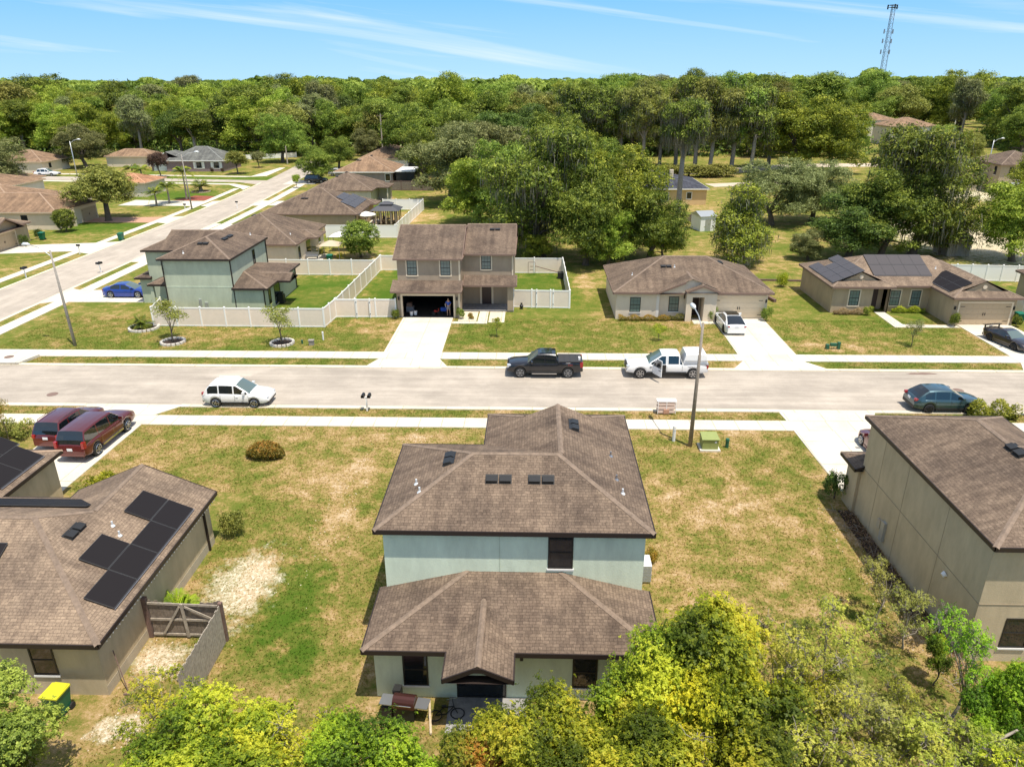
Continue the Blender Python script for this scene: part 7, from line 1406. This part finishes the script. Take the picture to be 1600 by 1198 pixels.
def npx(label,i,px,ptop,h,leaf,wid=1.,rz=0.,**k):
    "near tree whose crown top reaches the photo height ptop at px, h metres tall"
    x,y=at(px,ptop,h*.93); return near(label,i,x,y-1.4*wid*h/5.,h,leaf,wid,rz,**k)
npx('dark leafy tree at the lower left edge beside the yellow-lidded bin',0,-22,1030,5.0,'leaf_green',.9,.5)
npx('lower branches of a green tree in the bottom left corner',1,5,1130,3.9,'leaf_bright',.62,1.9)
npx('yellow-green tree in front of the weathered wooden fence',3,262,1015,4.4,'leaf_lime',.85,.3)
npx('yellow-green tree at the bottom edge left of centre, lower and broader',0,330,1075,4.6,'leaf_lime',1.05,1.4)
npx('yellow-green tree left of the bright green one at the bottom',2,430,1085,4.4,'leaf_lime',1.1,2.2)
npx('bright fresh green tree at the bottom edge in front of the barbecue',0,575,1100,4.8,'leaf_fresh',.85,2.9)
npx('yellow-green tree at the bottom edge between the weathered fence and the bright green tree',3,495,1095,4.2,'leaf_lime',.95,3.3); npx('wispy yellow-green sapling rising beside the weathered fence',4,315,1035,4.2,'leaf_lime',.95,2.0); npx('wispy lime sapling between the broad and the bright green trees',3,470,1070,4.2,'leaf_lime',.95,.6); npx('wispy tree just below the golden yellow one',3,1060,1075,5.0,'leaf_lime',.9,2.6)
for i_,(px_,pt_,h_,w_) in enumerate(((1262,990,4.6,.6),(1420,1020,3.8,.6),(1530,1100,4.0,.75),(1590,1085,4.2,.75))): npx('thin wispy sapling of the sparse thicket, '+('first','second','third','fourth','fifth','sixth','seventh','eighth')[i_]+' of the interspersed ones',3+i_%2,px_,pt_,h_,'leaf_thin' if i_%3 else 'leaf_lime',w_,i_*.9)
npx('low lime tree at the very bottom edge, far from the houses',2,390,1140,4.0,'leaf_lime',1.0,.4)
npx('fresh green tree low at the bottom edge, left of the orange-tinged one',1,640,1150,4.2,'leaf_fresh',.8,.9)
npx('orange-tinged tree at the bottom edge below the patio',2,745,1125,4.2,'leaf_flush',.72,.2)
npx('yellow-green tree in front of the sliding door of the green house',0,850,1058,5.2,'leaf_lime',.8,3.6)
npx('lime tree right of the sliding door, partly over the rear roof corner',1,935,1035,5.6,'leaf_lime',.75,4.2)
npx('green tree overlapping the right corner of the rear roof',2,1000,975,5.8,'leaf_lime',.8,5.0)
npx('golden yellow tree standing out among the green trees at the bottom',0,1085,982,6.0,'leaf_yellow',.62,.8)
npx('tall darker green tree behind the golden one',2,1150,905,6.6,'leaf_lime',.95,1.1)
npx('green tree right of the tall one, at the edge of the sparse group',3,1215,925,6.0,'leaf_thin',.85,1.7)
npx('bushy lime tree at the bottom centre below the sliding door',1,880,1120,4.6,'leaf_lime',1.0,2.4)
npx('bushy green tree at the bottom edge below the golden tree',0,1010,1120,4.8,'leaf_lime',1.0,3.2)
npx('leafy green tree at the bottom edge right of the golden tree',2,1130,1110,4.8,'leaf_lime',1.0,4.4)
npx('yellow-green tree at the bottom edge, left end of the sparse group',3,1240,1100,4.6,'leaf_thin',.9,5.1)
for i,(px,pt,h,w,lf,lb) in enumerate(((1300,905,5.0,.8,'leaf_thin','thin-leaved tree left of the beige side wall, farthest of the sparse group'),(1360,1000,4.6,.9,'leaf_olive','thin grey-stemmed tree in the middle of the sparse group'),(1290,1020,4.8,.9,'leaf_thin','thin-leaved tree at the left of the sparse group'),(1400,1080,4.2,1.0,'leaf_thin','thin-leaved tree low at the bottom of the sparse group'),(1330,1130,4.0,1.0,'leaf_thin','thin-leaved tree at the bottom edge of the sparse group'),(1480,1080,4.2,.9,'leaf_thin','thin-leaved tree below the bright green saplings at the right'),(1560,1130,4.4,1.0,'leaf_lime','thin-leaved tree in the bottom right corner'),(1450,1150,4.0,.95,'leaf_olive','thin olive tree at the bottom edge near the right corner'))): npx(lb,3+i%2,px,pt,h,lf,w,i*1.3)
npx('airy tree with bare grey twigs against the beige side wall',4,1380,845,3.6,'leaf_olive',.75,.4); npx('second airy twiggy shrub along the beige side wall',3,1420,900,3.2,'leaf_olive',.8,2.0)
npx('bright green sapling in front of the right beige house, left of the pair',4,1518,893,6.2,'leaf_fresh',.6,1.0); npx('bright green sapling right of the other, against the beige house back',2,1590,995,4.6,'leaf_fresh',.6,2.6); npx('bright green tree in the right corner below the beige house back',1,1560,1045,4.0,'leaf_fresh',.6,.7); npx('small fresh green bush at the foot of the beige side wall',2,1470,985,2.4,'leaf_fresh',.6,.7)
# fallen branches and leaf litter along the right house
rg=np.random.default_rng(9); mb=MB()
for i in range(90):
    y=rg.uniform(21,34); x=16.9-rg.uniform(.05,1.0); a=rg.uniform(0,6.28); l=rg.uniform(.3,1.0); mb.tube([(x,y,.03),(x+math.cos(a)*l*.5,y+math.sin(a)*l*.5,rg.uniform(.05,.3)),(x+math.cos(a)*l,y+math.sin(a)*l,rg.uniform(.05,.4))],[.015,.01,.005],4,cap=False)
tag(ob('brushwood',mb,'pale_bark'),'tangle of dry grey brushwood along the foot of the beige side wall','brushwood',kind='stuff')
n=2600; P=np.stack([16.9-np.abs(rg.normal(0,.45,n)),rg.uniform(20.5,34,n),rg.uniform(.02,.25,n)],1); P2=np.stack([rg.uniform(6,17,n),rg.uniform(14,22,n),rg.uniform(.02,.1,n)],1); P=np.concatenate([P,P2]); V,Fq,T=cards(P,unit(rg.normal(size=P.shape)*.5+np.array([0,0,1])),.05,rg); tag(link('leaf_litter',npmesh('leaf_litter',V,Fq,'leaf_dry',T)),'brown leaf litter by the beige wall and under the sparse trees','leaf litter',kind='stuff')
tag(ob('fallen_branch',MB().tube([at(1470,1190,2.0)+(2.0,),at(1540,1165,2.3)+(2.3,),at(1590,1140,2.6)+(2.6,)],[.07,.06,.035],7),'pale_bark'),'pale bare branch slanting through the leaves in the bottom right corner','branch')

for o_ in list(COL.objects):
    if o_.parent is None and 'label' in o_ and len(o_['label'].split())>16:
        o_['label']=o_['label'].replace(' of the wood, ',', ').replace('second rank','second rank')
        if len(o_['label'].split())>16: o_['label']=' '.join(o_['label'].split()[:16]); print('LONG',o_['label'])

for gname in ('tall moss-hung trees behind the slate-roofed house','trees at the near edge of the wood','hedge bushes under the moss-hung trees'):
    lst=[]
    for o_ in COL.objects:
        if o_.parent is None and o_.get('group')==gname:
            v_=o_.location-Vector((0,0,CH)); lst.append((v_.dot(CR)/v_.dot(fw),o_))
    W_=['first','second','third','fourth','fifth','sixth','seventh','eighth','ninth','tenth','eleventh','twelfth','thirteenth','fourteenth','fifteenth','sixteenth','seventeenth']
    base={'tall':'tall moss-hung tree behind the slate-blue roof','tree':'tree at the near edge of the wood','hedg':'low hedge bush under the moss-hung row'}[gname[:4] if gname[:4] in('tall','hedg') else 'tree']
    for k_,(p_,o_) in enumerate(sorted(lst,key=lambda q:q[0])): o_['label']=base+', '+W_[k_]+' from left'
